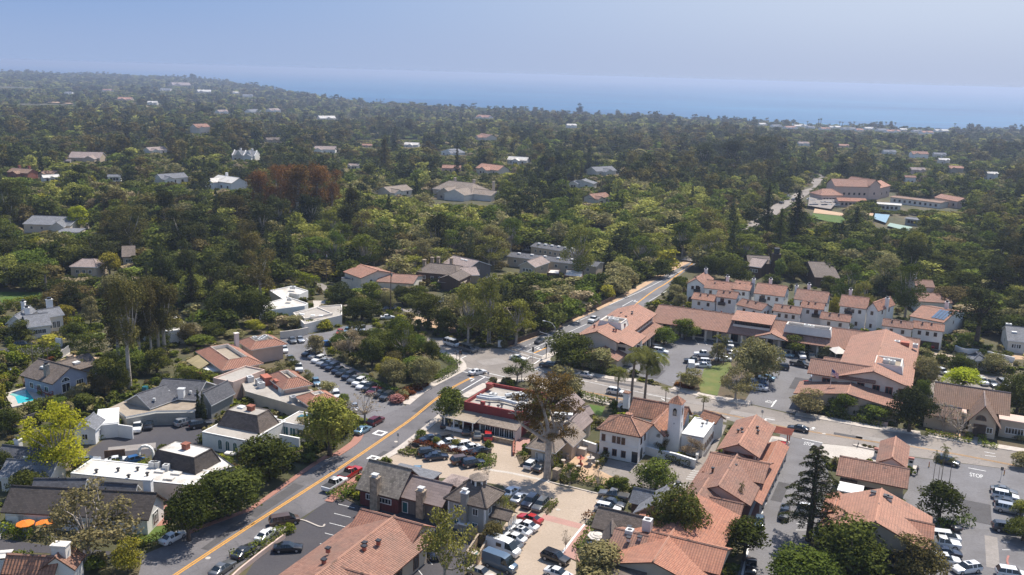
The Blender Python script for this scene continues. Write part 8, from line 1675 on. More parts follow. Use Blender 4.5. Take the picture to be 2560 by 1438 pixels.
# ================================================================ vehicles
def paint(name,c,metal=0.0,rough=0.28):
 m,n,l,b=_mat(name);b.inputs["Base Color"].default_value=rgb(c);b.inputs["Metallic"].default_value=metal;b.inputs["Roughness"].default_value=rough
 b.inputs["Coat Weight"].default_value=0.6;b.inputs["Coat Roughness"].default_value=0.08;MATS[name]=m
PAINTS={'W':('white',(0.74,0.74,0.73),0),'S':('silver',(0.46,0.47,0.48),.5),'G':('grey',(0.17,0.175,0.18),.4),'D':('dark grey',(0.055,0.058,0.065),.4),'K':('black',(0.012,0.012,0.014),0),'N':('navy blue',(0.012,0.02,0.045),.2),'B':('blue',(0.03,0.12,0.30),.2),
  'R':('red',(0.42,0.015,0.012),0),'M':('maroon',(0.13,0.012,0.016),.2),'T':('pale blue',(0.20,0.33,0.42),.4),'E':('beige',(0.50,0.44,0.36),.3),'C':('steel blue',(0.10,0.15,0.21),.3),'V':('brown',(0.13,0.08,0.055),.3)}
for k,(nm,c,mt)in PAINTS.items():paint('paint_'+nm.replace(' ','_'),c,mt)
m,n,l,b=_mat('car_glass');b.inputs["Base Color"].default_value=(0.012,0.018,0.022,1);b.inputs["Roughness"].default_value=0.04;b.inputs["Specular IOR Level"].default_value=0.8;MATS['car_glass']=m
plain('tyre',(0.018,0.018,0.018),0.9);plain('rim',(0.45,0.45,0.46),0.35,0.6);plain('lamp_clear',(0.75,0.76,0.78),0.15,0.2,0.02);plain('lamp_red',(0.35,0.01,0.01),0.25);plain('plastic',(0.03,0.03,0.032),0.6)
plain('sunshade',(0.02,0.55,0.45),0.4,0,.1)
# stations: x from nose to tail, bottom, belt, top, half width, roof half width, kind of the piece behind it
CARS={
 'sedan':(4.8,'sedan',[(2.40,.42,.62,.66,.62,.5,'b'),(2.30,.24,.72,.76,.84,.6,'b'),(1.55,.18,.84,.90,.90,.66,'b'),(.95,.18,.93,.97,.91,.70,'w'),(.20,.18,.95,1.42,.91,.60,'c'),(-.75,.18,.96,1.43,.91,.60,'c'),(-1.05,.18,.97,1.38,.91,.58,'r'),(-1.75,.20,.98,1.02,.90,.66,'b'),(-2.28,.28,.92,.95,.84,.62,'b'),(-2.40,.45,.80,.82,.74,.56,'b')],(1.42,-1.38),.33),
 'suv':(4.75,'suv',[(2.37,.48,.78,.84,.68,.55,'b'),(2.28,.30,.90,.96,.88,.66,'b'),(1.50,.24,1.02,1.08,.94,.72,'b'),(1.10,.24,1.06,1.12,.95,.76,'w'),(.45,.24,1.08,1.68,.95,.68,'c'),(-1.60,.24,1.10,1.70,.95,.67,'c'),(-1.85,.26,1.10,1.66,.94,.66,'r'),(-2.28,.34,1.08,1.12,.92,.74,'b'),(-2.37,.50,.95,.98,.84,.70,'b')],(1.45,-1.40),.38),
 'hatch':(4.1,'hatchback',[(2.05,.42,.66,.70,.62,.5,'b'),(1.95,.24,.78,.82,.82,.6,'b'),(1.35,.18,.90,.95,.86,.66,'b'),(.95,.18,.95,.99,.87,.70,'w'),(.25,.18,.97,1.50,.87,.60,'c'),(-1.20,.18,.99,1.50,.87,.60,'c'),(-1.45,.2,1.0,1.44,.86,.58,'r'),(-1.95,.3,.95,1.0,.82,.62,'b'),(-2.05,.45,.82,.85,.74,.58,'b')],(1.28,-1.25),.32),
 'wagon':(4.85,'estate car',[(2.42,.42,.66,.70,.62,.5,'b'),(2.32,.24,.76,.80,.86,.6,'b'),(1.55,.18,.88,.94,.92,.66,'b'),(1.05,.18,.95,1.0,.93,.70,'w'),(.30,.18,.97,1.50,.93,.62,'c'),(-1.75,.18,1.0,1.50,.93,.62,'c'),(-2.0,.2,1.0,1.45,.92,.60,'r'),(-2.35,.3,.96,1.0,.88,.66,'b'),(-2.42,.45,.84,.86,.8,.6,'b')],(1.45,-1.42),.35),
 'minivan':(5.1,'minivan',[(2.55,.42,.70,.76,.66,.5,'b'),(2.42,.26,.86,.92,.90,.66,'b'),(1.80,.2,1.0,1.06,.97,.74,'w'),(.85,.2,1.06,1.72,.98,.72,'c'),(-2.0,.2,1.08,1.74,.98,.72,'c'),(-2.25,.24,1.08,1.68,.97,.70,'r'),(-2.48,.34,1.04,1.10,.94,.74,'b'),(-2.55,.5,.9,.94,.86,.7,'b')],(1.65,-1.5),.35),
 'van':(6.0,'high van',[(3.0,.5,.90,.96,.75,.6,'b'),(2.88,.3,1.10,1.18,.96,.75,'b'),(2.25,.28,1.30,1.36,1.02,.86,'w'),(1.45,.28,1.40,2.45,1.03,.88,'c'),(.75,.28,1.42,2.62,1.03,.90,'p'),(-2.85,.28,1.42,2.64,1.03,.90,'b'),(-3.0,.4,1.40,2.52,1.0,.86,'b')],(2.05,-1.75),.38),
 'microbus':(5.2,'passenger van',[(2.6,.5,.86,.92,.72,.6,'b'),(2.48,.3,1.02,1.08,.94,.75,'b'),(1.95,.28,1.15,1.2,1.0,.84,'w'),(1.25,.28,1.2,2.02,1.0,.82,'c'),(-2.35,.28,1.22,2.05,1.0,.82,'r'),(-2.5,.32,1.2,1.9,.98,.80,'b'),(-2.6,.45,1.0,1.04,.92,.8,'b')],(1.7,-1.5),.37),
 'pickup':(5.7,'pickup truck',[(2.85,.52,.88,.94,.72,.6,'b'),(2.75,.32,1.02,1.08,.95,.72,'b'),(1.75,.30,1.12,1.18,1.0,.78,'b'),(1.30,.30,1.16,1.20,1.0,.82,'w'),(.65,.30,1.18,1.82,1.0,.72,'c'),(-.65,.30,1.18,1.84,1.0,.72,'r'),(-.85,.30,1.16,1.18,1.0,.94,'k'),(-2.70,.32,1.14,1.16,1.0,.94,'b'),(-2.85,.42,1.08,1.10,.98,.92,'b')],(1.80,-1.75),.42),
 'open':(4.5,'open topped car',[(2.25,.42,.60,.64,.62,.5,'b'),(2.15,.24,.70,.74,.84,.6,'b'),(1.35,.18,.82,.88,.90,.66,'b'),(.75,.18,.90,.94,.90,.74,'w'),(.25,.18,.92,1.25,.90,.66,'x'),(.20,.18,.92,.70,.90,.78,'k'),(-1.05,.18,.94,.72,.90,.78,'k'),(-1.15,.18,.95,.99,.90,.74,'b'),(-2.1,.28,.88,.92,.84,.62,'b'),(-2.25,.45,.76,.80,.74,.56,'b')],(1.35,-1.3),.33)}
def car_parts(kind):
 L,_,st,ax,wr=CARS[kind];body,glass,bed=MB(),MB(),MB();rings=[]
 for x,zl,zb,zt,w,r,_k in st:
  rings.append([Vector(p)for p in((x,-w*.9,zl),(x,-w,zl+.3*(zb-zl)),(x,-w,zb-.10),(x,-w*.955,zb),(x,-r,zt),(x,r,zt),(x,w*.955,zb),(x,w,zb-.10),(x,w,zl+.3*(zb-zl)),(x,w*.9,zl))])
 for i in range(len(st)-1):
  a,c,k=rings[i],rings[i+1],st[i][6]
  for j in range(10):
   q=[a[j],a[(j+1)%10],c[(j+1)%10],c[j]];side=j in(3,5);top=j==4
   g=(k=='c' and side)or(k in 'wr' and top)or(k=='r' and side and kind in('suv','wagon','minivan','hatch','microbus'))or(k=='w' and side)
   if k=='x' and j in(3,4,5):g=True
   (glass if g else bed if(k=='k' and top)else body).face(q)
 body.face(rings[0][::-1]);body.face(rings[-1])
 if kind=='pickup':bed.face([(-.9,-.85,1.19),(-.9,.85,1.19),(-2.66,.85,1.19),(-2.66,-.85,1.19)])
 if kind in('sedan','suv','hatch','wagon','minivan','microbus','pickup'):
  cs=[s for s in st if s[6]in 'cr'];x0,x1=cs[0][0],cs[-1][0]
  for f in((.42,)if kind in('sedan','hatch','pickup')else(.33,.68)):
   x=x0+(x1-x0)*f;s=cs[0]
   for sg in(-1,1):
    b0,t0=Vector((x,sg*(s[4]*.955+.012),s[2]+.02)),Vector((x,sg*(s[5]+.02),s[3]));d=Vector((.05,0,0));body.face([b0-d,b0+d,t0+d,t0-d])
 sf,sr=st[1],st[-2];lamps=[]
 for sg in(-1,1):
  y0,y1=sg*sf[4]*.55,sg*sf[4]*.98;z=sf[2]-.12;x=sf[0]+.03;m_=MB();m_.hexa([Vector(p)for p in((x-.12,min(y0,y1),z-.13),(x+.03,min(y0,y1),z-.13),(x+.0,max(y0,y1),z-.13),(x-.2,max(y0,y1),z-.13))],[Vector(p)for p in((x-.12,min(y0,y1),z+.05),(x+.01,min(y0,y1),z+.05),(x-.03,max(y0,y1),z+.05),(x-.2,max(y0,y1),z+.05))]);lamps.append(('headlight',m_,'lamp_clear'))
  y0,y1=sg*sr[4]*.62,sg*sr[4]*1.0;z=sr[2]-.16;x=sr[0];m_=MB();m_.hexa([Vector(p)for p in((x-.10,min(y0,y1),z-.1),(x+.1,min(y0,y1),z-.1),(x+.1,max(y0,y1),z-.1),(x-.06,max(y0,y1),z-.1))],[Vector(p)for p in((x-.09,min(y0,y1),z+.1),(x+.1,min(y0,y1),z+.1),(x+.1,max(y0,y1),z+.1),(x-.05,max(y0,y1),z+.1))]);lamps.append(('tail_light',m_,'lamp_red'))
 return body,glass,bed,lamps,ax,wr,max(s[4]for s in st)
CPROTO={}
def car_proto(kind):
 if kind in CPROTO:return CPROTO[kind]
 body,glass,bed,lamps,ax,wr,hw=car_parts(kind);P=[]
 def me(mb,nm,mat,sm=False):
  o=mb.build(nm,mat,None,(0,0,0),sm);d=o.data;bpy.data.objects.remove(o);return d
 bm_=me(body,'car_body','paint_white');b2=bmesh.new();b2.from_mesh(bm_);bmesh.ops.remove_doubles(b2,verts=b2.verts,dist=.002);b2.to_mesh(bm_);b2.free();bm_.polygons.foreach_set("use_smooth",[True]*len(bm_.polygons));bm_.set_sharp_from_angle(angle=rad(38))
 P.append(('body',bm_,True,None));P.append(('windows',me(glass,'car_windows','car_glass'),False,None))
 if bed.f:P.append(('load_bed' if kind=='pickup' else 'seats',me(bed,'car_bed','plastic'),False,None))
 for nm,m_,mt in lamps:P.append((nm,me(m_,nm,mt),False,None))
 ty,rm=MB(),MB();ty.tube([(0,-.11,0),(0,.11,0)],[wr,wr],14);tm=me(ty,'tyre','tyre');rm.tube([(0,-.118,0),(0,.118,0)],[wr*.62,wr*.62],10);rmm=me(rm,'rim','rim')
 for x in ax:
  for sg in(-1,1):P.append(('wheel',tm,False,((x,sg*(hw-.10),wr),rmm)))
 CPROTO[kind]=P;return P
USEDL={}
def car(kind,col,px,ang,label,group=None,z=0.05,extra=None):
 g=GT(px)if px[1]<640 else G(px,.6);zz=(g.z if px[1]<640 else 0)+z
 nm={'sedan':'parked_car','suv':'parked_car','hatch':'parked_car','wagon':'parked_car','open':'parked_car','minivan':'parked_minivan','van':'parked_van','microbus':'passenger_van','pickup':'pickup_truck'}[kind]
 t=thing(nm,label,'pickup truck' if kind=='pickup' else 'van' if kind in('van','microbus','minivan')else 'car',(g.x,g.y,zz),group);t.rotation_euler=(0,0,rad(ang));sc_=R0.uniform(.97,1.04);t.scale=(sc_,sc_,sc_)
 pm=M['paint_'+PAINTS[col][0].replace(' ','_')]
 for n_,d,pt,wh in car_proto(kind):
  o=bpy.data.objects.new(n_,d);COL.objects.link(o);o.parent=t
  if pt:o.material_slots[0].link='OBJECT';o.material_slots[0].material=pm
  if wh:
   o.location=wh[0];r=bpy.data.objects.new('rim',wh[1]);COL.objects.link(r);r.parent=o
 return t
def name(kind,col):return f"{PAINTS[col][0]} {CARS[kind][1]}"
def row(lst,ang,where,group,order):
 """lst: (kind, colour, pixel[, angle]); order names the end the count starts from; equals of one look are told apart by rank"""
 n={};tot={}
 for c in lst:tot[c[:2]]=tot.get(c[:2],0)+1
 for c in lst:
  k=n.get(c[:2],0);n[c[:2]]=k+1;nm=name(*c[:2]);r='' if tot[c[:2]]==1 else ORD[k]+' '
  car(c[0],c[1],c[2],c[3]if len(c)>3 else ang,f"{r}{nm} {where}"+(f" from {order}" if r else ''),group)
B_=65;A_=-25
row([('open','D',Z2(1320,410)),('suv','S',Z2(1390,440)),('wagon','W',Z2(1425,472)),('sedan','S',Z2(1470,498)),('sedan','N',Z2(1515,522)),('suv','N',Z2(1560,552)),('hatch','N',Z2(1615,582)),('sedan','K',Z2(1665,605)),('suv','N',Z2(1725,640)),('sedan','G',Z2(1780,672)),('suv','W',Z2(1830,702)),('sedan','W',Z2(1870,733)),('suv','K',Z2(1925,757)),('sedan','M',Z2(1975,790)),('hatch','K',Z2(2035,820)),('suv','D',Z2(2105,845))],245,'under the park trees of the office lot','cars parked under the park trees','the far end')
row([('sedan','W',Z2(1080,372),290),('sedan','G',Z2(1145,470),290),('pickup','W',Z2(1225,560),285),('hatch','T',Z2(1400,700),290),('sedan','W',Z2(1440,760),290),('suv','W',Z2(1600,830),290),('sedan','S',Z2(1780,955),280)],290,'beside the tiled offices of the car park','cars beside the tiled offices','the far end')
row([('sedan','G',Z2(1162,282)),('sedan','S',Z2(1240,274))],296,'against the pale wall at the lot end','cars at the lot end wall','the left')
row([('sedan','R',Y5(990,1200)),('hatch','T',Y5(1055,1187)),('sedan','S',Y5(1125,1172)),('suv','S',Y5(1185,1175)),('sedan','W',Y5(1255,1225),20),('hatch','B',Y5(880,1300),20)],275,'in the shaded back bays of the office lot','cars in the shaded back bays','the left')
row([('sedan','G',Y5(1400,1000),20),('sedan','K',Y5(1470,1008),330),('sedan','W',Y5(1400,1070),20),('sedan','S',Y5(1880,952),20),('suv','K',Y5(1915,940),20),('microbus','W',Y5(2060,965),60)],20,'on the side street behind the park trees','cars on the side street','the left')
for k,c,p,a,l_ in(('suv','M',Z2(1995,1093),64,'maroon suv parked at the kerb by the pepper tree'),('sedan','T',Z2(1866,1178),64,'pale blue sedan parked behind the maroon suv'),('pickup','W',Z3(122,695),64,'white pickup truck parked behind the red pickup'),('pickup','R',Z3(247,605),64,'red pickup truck parked before the wood shake shop'),
     ('sedan','W',I(665,1337),70,'white sedan at the lower road beside the ball shrub'),('sedan','D',I(610,1379),70,'dark grey sedan at the lower road wall'),('sedan','G',I(556,1421),68,'grey sedan lowest on the main road'),('sedan','K',I(720,1369),8,'black sedan alone in the marked car park'),('minivan','V',I(711,1302),24,'brown minivan by the flower bank of the car park'),('sedan','W',Z1(1155,1185),62,'pale sedan in the deep shade under the road oaks'),
     ('suv','W',Z1(918,452),285,'white suv before the tan porch'),('sedan','K',Z1(995,432),285,'black sedan before the tan porch'),('suv','S',Z1(1235,416),52,'silver suv right of the porch hedge'),('suv','D',Z1(1338,432),30,'dark grey suv by the narrow cypresses'),('sedan','W',Z1(785,670),25,'white sedan behind the brown board fence'),('hatch','B',Z1(910,666),40,'bright blue hatchback beside the garden arch'),('sedan','S',Z1(585,672),20,'silver sedan half behind the white flat roof'),
     ('suv','K',Z3(1025,198),92,'black suv at the restaurant porch end'),('sedan','W',Z3(1112,213),94,'white sedan facing the restaurant porch'),('suv','D',Z3(1203,252),90,'dark grey suv facing the restaurant doors'),('sedan','G',Z3(1293,280),92,'grey sedan facing the restaurant doors'),('suv','R',Z3(1380,293),92,'red suv at the end of the restaurant row'),
     ('sedan','N',Z3(895,320),212,'navy sedan at the planter tip behind the red hedge'),('suv','D',Z3(1000,325),210,'dark grey suv behind the light planter shrub'),('sedan','W',Z3(1045,350),210,'white sedan next to the dark suv behind the planter'),('wagon','W',Z3(1150,378),210,'white estate car in the middle behind the planter'),('sedan','W',Z3(1232,396),210,'white sedan right of the white estate car'),('sedan','K',Z3(1310,420),210,'black sedan at the far end behind the planter'),
     ('suv','K',Z3(895,435),18,'black suv before the entry planter'),('sedan','N',Z3(955,465),18,'navy sedan right of the black suv at the planter'),('suv','V',Z3(1170,498),24,'bronze suv before the planter end'),('suv','N',Z3(1255,520),24,'navy suv under the planter end shrub'),('hatch','T',Z3(800,580),94,'pale blue small car behind the boarded shops'),
     ('suv','W',Z5(520,325),62,'white suv beside the tan cottage'),('sedan','K',Z5(612,348),62,'black sedan with a turquoise sunshade under the eucalyptus'),('sedan','W',Z5(312,598),60,'white sedan nearest the eucalyptus shadow by the cupola house'),('sedan','S',Z5(400,660),62,'silver sedan by the cupola house porch'),('suv','N',Z5(500,702),245,'navy suv by the cupola house porch'),('wagon','G',Z5(605,728),245,'grey estate car beside the little kerb island'),
     ('sedan','R',Z5(500,868),148,'red sedan at the pink paving'),('sedan','W',Z5(455,935),148,'white sedan next to the red sedan'),('sedan','W',Z5(388,988),148,'white sedan with a dark sunroof between two white sedans'),('sedan','W',Z5(332,1058),148,'white sedan beside the white van'),('sedan','G',Z5(295,1122),148,'grey sedan half hidden by the white van'),('van','W',Z5(235,1178),329,'white high van with one side window'),('van','C',Z5(200,1330),328,'steel blue high van'),('suv','K',Z5(755,1260),326,'black suv driving across the tan car park'),
     ('sedan','W',Z5(785,1415),330,'white car cut by the bottom edge of the tan court'),('sedan','E',I(1204,1432),330,'beige sedan at the bottom edge by the refuse pen'),('pickup','G',Z5(1338,638),160,'grey pickup truck beside the slate cottage'),('sedan','D',Z5(1325,715),335,'dark sedan between the grey pickup and the white estate car'),('wagon','W',Z5(1280,762),338,'white estate car above the brown shops'),('suv','N',Z3(930,1245),285,'navy suv under the thin tree before the tiled offices'),('sedan','S',Z5(1690,870),330,'silver car hidden behind the brown shops'),
     ('sedan','W',Y8(585,772),36,'white sedan turning at the crossroads'),('microbus','W',Y8(255,412),322,'white passenger van waiting on the side street'),('microbus','G',Y8(460,482),322,'grey passenger van entering the crossroads'),('sedan','D',Y8(1385,370),242,'dark grey sedan coming down the upper road'),('sedan','W',Y8(1105,592),335,'white car behind the airy corner tree'),('pickup','W',Y8(2075,103),242,'white pickup truck on the upper road by the salmon roof'),('suv','K',Y8(1490,690),155,'black suv in the tree shade of the cross street'),('sedan','S',Y8(1955,806),155,'silver sedan at the far kerb of the cross street'),('suv','W',I(1540,980),335,'white suv driving past the tall palms'),
     ('sedan','D',Z6(740,286),155,'dark sedan driving on the cross street'),('pickup','R',Z6(612,440),246,'red pickup truck by the arcade'),('suv','K',Z6(630,955),250,'black suv under the left side of the cedar'),('suv','W',Z6(830,932),345,'white suv under the right side of the cedar'),('hatch','C',Z6(432,1025),250,'steel blue hatchback at the kerb end'),('open','K',Z6(370,1365),255,'black open topped car by the olive green tree'),('suv','D',Z6(1915,545),320,'dark suv at the filling station palms'),
     ('sedan','G',Z6(2355,775),335,'grey sedan first in the right hand row'),('suv','W',Z6(2365,820),335,'white suv in the right hand row'),('sedan','D',Z6(2385,872),335,'dark grey sedan in the right hand row'),('suv','S',Z6(2395,922),335,'silver suv last in the right hand row'),('suv','D',Z6(2375,1070),345,'dark grey suv alone by the dark edge tree'),('open','K',Z6(1935,1040),100,'black open topped car beside the market hall hedge'),('minivan','W',Z6(1890,1140),348,'white minivan before the market hall'),('pickup','W',Z6(1870,1192),348,'white pickup truck before the market hall'),('sedan','N',Z6(1908,1258),348,'navy sedan before the market hall'),('suv','W',Z6(1888,1322),348,'white suv beside the magnolia'),('wagon','W',Z6(2060,1385),195,'white estate car with a dark sunroof driving in the lower lot'),('suv','W',Z6(2420,1432),345,'white suv at the bottom right corner'),
     ('suv','D',Z7(985,928),335,'dark suv at the yellow kerb tree'),('suv','W',Z7(1002,955),335,'white suv at the left arcade of the shopping centre'),('sedan','C',Z7(965,986),335,'steel blue sedan at the left arcade'),('hatch','W',Z7(935,1015),335,'white hatchback at the left arcade'),('suv','K',Z7(905,1048),335,'black suv next to the windblown palms'),('pickup','W',Z7(1435,985),172,'white pickup truck alone before the slender palms'),('pickup','D',Z7(1340,1052),172,'dark pickup truck at the island'),('suv','W',Z7(1420,1058),172,'white suv at the island behind the dark pickup'),('sedan','W',Z7(1425,1092),172,'white sedan at the island'),('microbus','W',Z7(1310,1098),80,'white passenger van behind the broad leaved tree'),
     ('suv','W',Z7(1700,890),262,'white suv below the dormer'),('sedan','K',Z7(1690,930),262,'black car below the dormer'),('sedan','W',Z7(1632,1030),172,'white car behind the slender palms'),('sedan','S',Z7(1690,1000),172,'silver car behind the slender palms'),('sedan','T',Z7(2055,1215),155,'pale blue sedan on the inner side of the great oak'),('suv','W',Z7(1990,1248),155,'white suv under the great oak'),('hatch','B',Z7(1998,1282),155,'blue hatchback under the great oak'),('sedan','W',Z7(1980,1315),155,'white sedan nearest the olive tree'),
     ('sedan','T',Z8(160,885),330,'pale blue sedan at the shop fronts left of the green tree'),('suv','W',Z8(305,897),262,'white suv facing the shop fronts'),('suv','D',Z8(390,907),262,'dark suv facing the shop fronts'),('pickup','K',Z8(292,975),322,'black pickup truck driving in the shopping lot'),('sedan','S',Z8(530,957),165,'silver sedan first in the right bays'),('suv','E',Z8(515,1007),165,'beige suv in the right bays'),('sedan','W',Z8(498,1065),165,'white sedan next to the beige suv'),('suv','S',Z8(465,1095),165,'silver suv in the right bays'),('open','R',Z8(390,1142),165,'red open topped car in the right bays'),('sedan','W',Z8(405,1180),165,'white sedan beside the red open topped car'),('sedan','S',Z8(415,1208),165,'silver sedan last in the right bays'),
     ('suv','W',Z8(1925,1130),268,'white suv on the left below the long dark hedge'),('sedan','G',Z8(2015,1145),268,'grey sedan below the long dark hedge'),('suv','S',Z8(2115,1150),268,'silver suv on the right below the long dark hedge'),('pickup','W',Z8(1455,1025),20,'white pickup truck behind the salmon wing trees'),('suv','W',Z8(1565,1042),300,'white suv at the left end of the dark hedge'),('sedan','R',Z8(1450,803),80,'red car in the garage doorway'),('suv','K',Z8(110,1000),165,'black suv in the shade of the great oak'),('sedan','S',Y7(60,910),30,'dark silver car at the left sandy drive'),('suv','K',Y7(230,650),15,'black suv on the left street'),('sedan','S',Y6(440,605),330,'silver car behind the roadside sycamores'),('pickup','W',Y6(750,370),10,'white pickup truck between the grey apartment rows'),('hatch','T',Y6(1100,405),10,'pale blue car at the end of the apartment row')):
 t=car(k,c,p,a,l_)
 if 'sunshade' in l_:
  mb=MB();mb.face([(.93,-.66,1.02),(.24,-.55,1.41),(.24,.55,1.41),(.93,.66,1.02)]);o=mb.build('sunshade','sunshade',t);o.location=(.03,0,.02)
 if 'sunroof' in l_:mb=MB();mb.face([(.0,-.42,1.43+.09),(.0,.42,1.52),(-.7,.42,1.53),(-.7,-.42,1.53)]);o=mb.build('sunroof','car_glass',t);o.location=(0,0,-.085 if k=='sedan' else-.005)
 if 'one side window' in l_:mb=MB();mb.face([(.1,-1.012,1.5),(-.9,-1.012,1.5),(-.9,-.95,2.1),(.1,-.95,2.1)]);o=mb.build('side_window','car_glass',t);o.location=(0,-.03,0)
for i in range(20):
 p=Y3(965+(i*53%200),905+(i//5)*16+(i*7%5));c='WSDKTGW'[i%7]
 car(('sedan','suv','minivan')[i%3],c,p,20+(i%2)*180,f"small {PAINTS[c][0]} car in the school car park",'cars in the school car park',1.1)
for p,c,k in((Y3(808,882),'W','suv'),(Y3(845,905),'D','sedan'),(Y3(755,930),'K','hatch')):car(k,c,p,48,f"{PAINTS[c][0]} car on the far road by the school",'cars on the far road',.75)
# ================================================================ street furniture, people and small things
def stick(name,label,cat,px,parts,ang=0.0,group=None,z=0.0):
 """parts: (part name, material, [(path, radii, sides)...]) in local metres"""
 g=G(px);t=thing(name,label,cat,(g.x,g.y,z),group);t.rotation_euler=(0,0,ang)
 for nm,mat,tubes in parts:
  mb=MB()
  for path,r,n in tubes:mb.tube(path,[r]*len(path)if not isinstance(r,(list,tuple))else r,n)
  mb.build(nm,mat,t)
 return t
def boxes(t,name,mat,bs):
 mb=MB()
 for x,y,z,w,d,h in bs:mb.hexa([Vector(p)for p in((x-w/2,y-d/2,z),(x+w/2,y-d/2,z),(x+w/2,y+d/2,z),(x-w/2,y+d/2,z))],[Vector(p)for p in((x-w/2,y-d/2,z+h),(x+w/2,y-d/2,z+h),(x+w/2,y+d/2,z+h),(x-w/2,y+d/2,z+h))])
 return mb.build(name,mat,t)
def street_lamp(px,lab,h,arm,ang,signal=None):
 t=stick('street_lamp',lab,'street lamp',px,[('pole','grey_metal',[([(0,0,0),(0,0,h*.88)],[.14,.10],8)]),('arm','grey_metal',[([(0,0,h*.86),(arm*.3,0,h*.97),(arm*.65,0,h),(arm,0,h)],[.08,.07,.06,.05],6)])],ang)
 boxes(t,'lamp_head','pale_metal',[(arm+.3,0,h-.06,.8,.3,.16)])
 if signal:
  mb=MB();mb.tube([(0,0,5.6),(signal,0,6.2)],[.09,.06],6);mb.build('signal_arm','grey_metal',t);boxes(t,'signal_head','plastic',[(signal,0,5.5,.4,.35,1.1)])
 return t
street_lamp(I(1385,890),'tall curved arm street lamp at the shopping centre corner',9.5,3.2,rad(150),5.0)
street_lamp(Y8(745,415),'pale curved street lamp among the corner sycamores',9.0,3.0,rad(170))
def signal(px,lab,ang):
 t=stick('traffic_signal',lab,'traffic light',px,[('pole','dark_metal',[([(0,0,0),(0,0,4.2)],[.10,.08],6)])],ang);boxes(t,'signal_head','plastic',[(0,0,3.1,.38,.34,1.1),(.45,0,3.1,.34,.38,1.1)])
 for i,m in enumerate(('lamp_red','road_yellow','court_green')):
  mb=MB();z=3.95-i*.32;mb.prism([(.1*math.cos(a),.1*math.sin(a))for a in np.linspace(0,5.5,8)],None,0);o=mb.build('lens',m,t);o.rotation_euler=(rad(90),0,0);o.location=(0,-.19,z)
signal(Y8(355,690),'traffic signal on the park corner of the crossroads',rad(30));signal(Y8(1150,900),'traffic signal under the airy corner tree',rad(200));signal(Y8(1465,600),'traffic signal on the shopping centre corner',rad(100))
t=stick('traffic_signal','black traffic signal on a mast over the crossroads','traffic light',Y8(1292,640),[('pole','grey_metal',[([(0,0,0),(0,0,3.2)],.07,6)])]);boxes(t,'signal_head','plastic',[(0,0,2.9,.5,.4,1.3)])
t=stick('street_sign','slim lamp and sign post at the park corner','sign',Y8(315,660),[('pole','dark_metal',[([(0,0,0),(0,0,3.4)],.06,6),([(0,0,3.2),(-.8,0,3.5)],.05,5)])]);boxes(t,'panel','dark_metal',[(-.5,0,3.3,.7,.08,.35)])
def utility(px,lab,h,lean=0.0,arms=((.9,1.2),)):
 t=stick('utility_pole',lab,'utility pole',px,[('pole','bark',[([(0,0,0),(lean,0,h)],[.17,.12],7)])],rad(20))
 for d,w in arms:boxes(t,'crossarm','bark',[(lean,0,h-d,2*w,.12,.14)])
 mb=MB();mb.tube([(lean+.25,.2,h-2.2),(lean+.25,.2,h-1.3)],[.24,.24],8);mb.build('transformer','grey_metal',t)
utility(Y5(877,775),'dark utility pole with crossarms in the middle wood',11.5,0,((.3,1.1),(1.2,1.3)));utility(Y5(1425,1030),'tall utility pole on the side street corner',14,.2,((.4,1.1),));utility(Z8(-20,60),'utility pole beside the dark timber tower',9,0)
t=stick('utility_cabinet','white utility cabinet at the hedge corner of the crossroads','cabinet',Y8(875,450),[]);boxes(t,'body','white_trim',[(0,0,0,1.3,.7,1.9)]);boxes(t,'cap','grey_metal',[(0,0,1.902,1.4,.8,.08)])
for p,lab in((Z3(640,372),'thin sign post on the kerb of the main road'),(Z6(2328,690),'black street sign post at the right lot entry'),(Z6(452,230),'thin street sign at the office building corner'),(Z4(80,300),'thin sign post at the red restaurant corner')):
 t=stick('street_sign',lab,'sign',p,[('pole','grey_metal',[([(0,0,0),(0,0,2.6)],.05,6)])],rad(-25));boxes(t,'panel','dark_metal' if 'black' in lab else 'grey_metal',[(0,0,2.0,.5,.05,.7)])
# flag
g=G(Z8(540,1335));t=thing('flagpole','flagpole flying the stars and stripes before the salmon gable','flagpole',(g.x,g.y,0));mb=MB();mb.tube([(0,0,0),(0,0,9.2)],[.09,.05],7);mb.build('pole','pale_metal',t)
plain('flag_red',(0.45,0.03,0.04),.8,0,.05);plain('flag_white',(.78,.77,.76),.8,0,.03);plain('flag_blue',(.03,.05,.22),.8,0,.05)
mb=MB();W_,H_=2.3,1.35
def fp(u,v):return Vector((u*W_*.75*AV.x+.12*math.sin(u*6),u*W_*.75*AV.y,9.0-(1-v)*H_-u*.95))
for i in range(13):
 for j in range(8):
  u0,u1=j/8,(j+1)/8;v0,v1=1-(i+1)/13,1-i/13;mb.face([fp(u0,v0),fp(u1,v0),fp(u1,v1),fp(u0,v1)],2 if(i<7 and j<3)else i%2)
mb.build('flag',['flag_red','flag_white','flag_blue'],t)
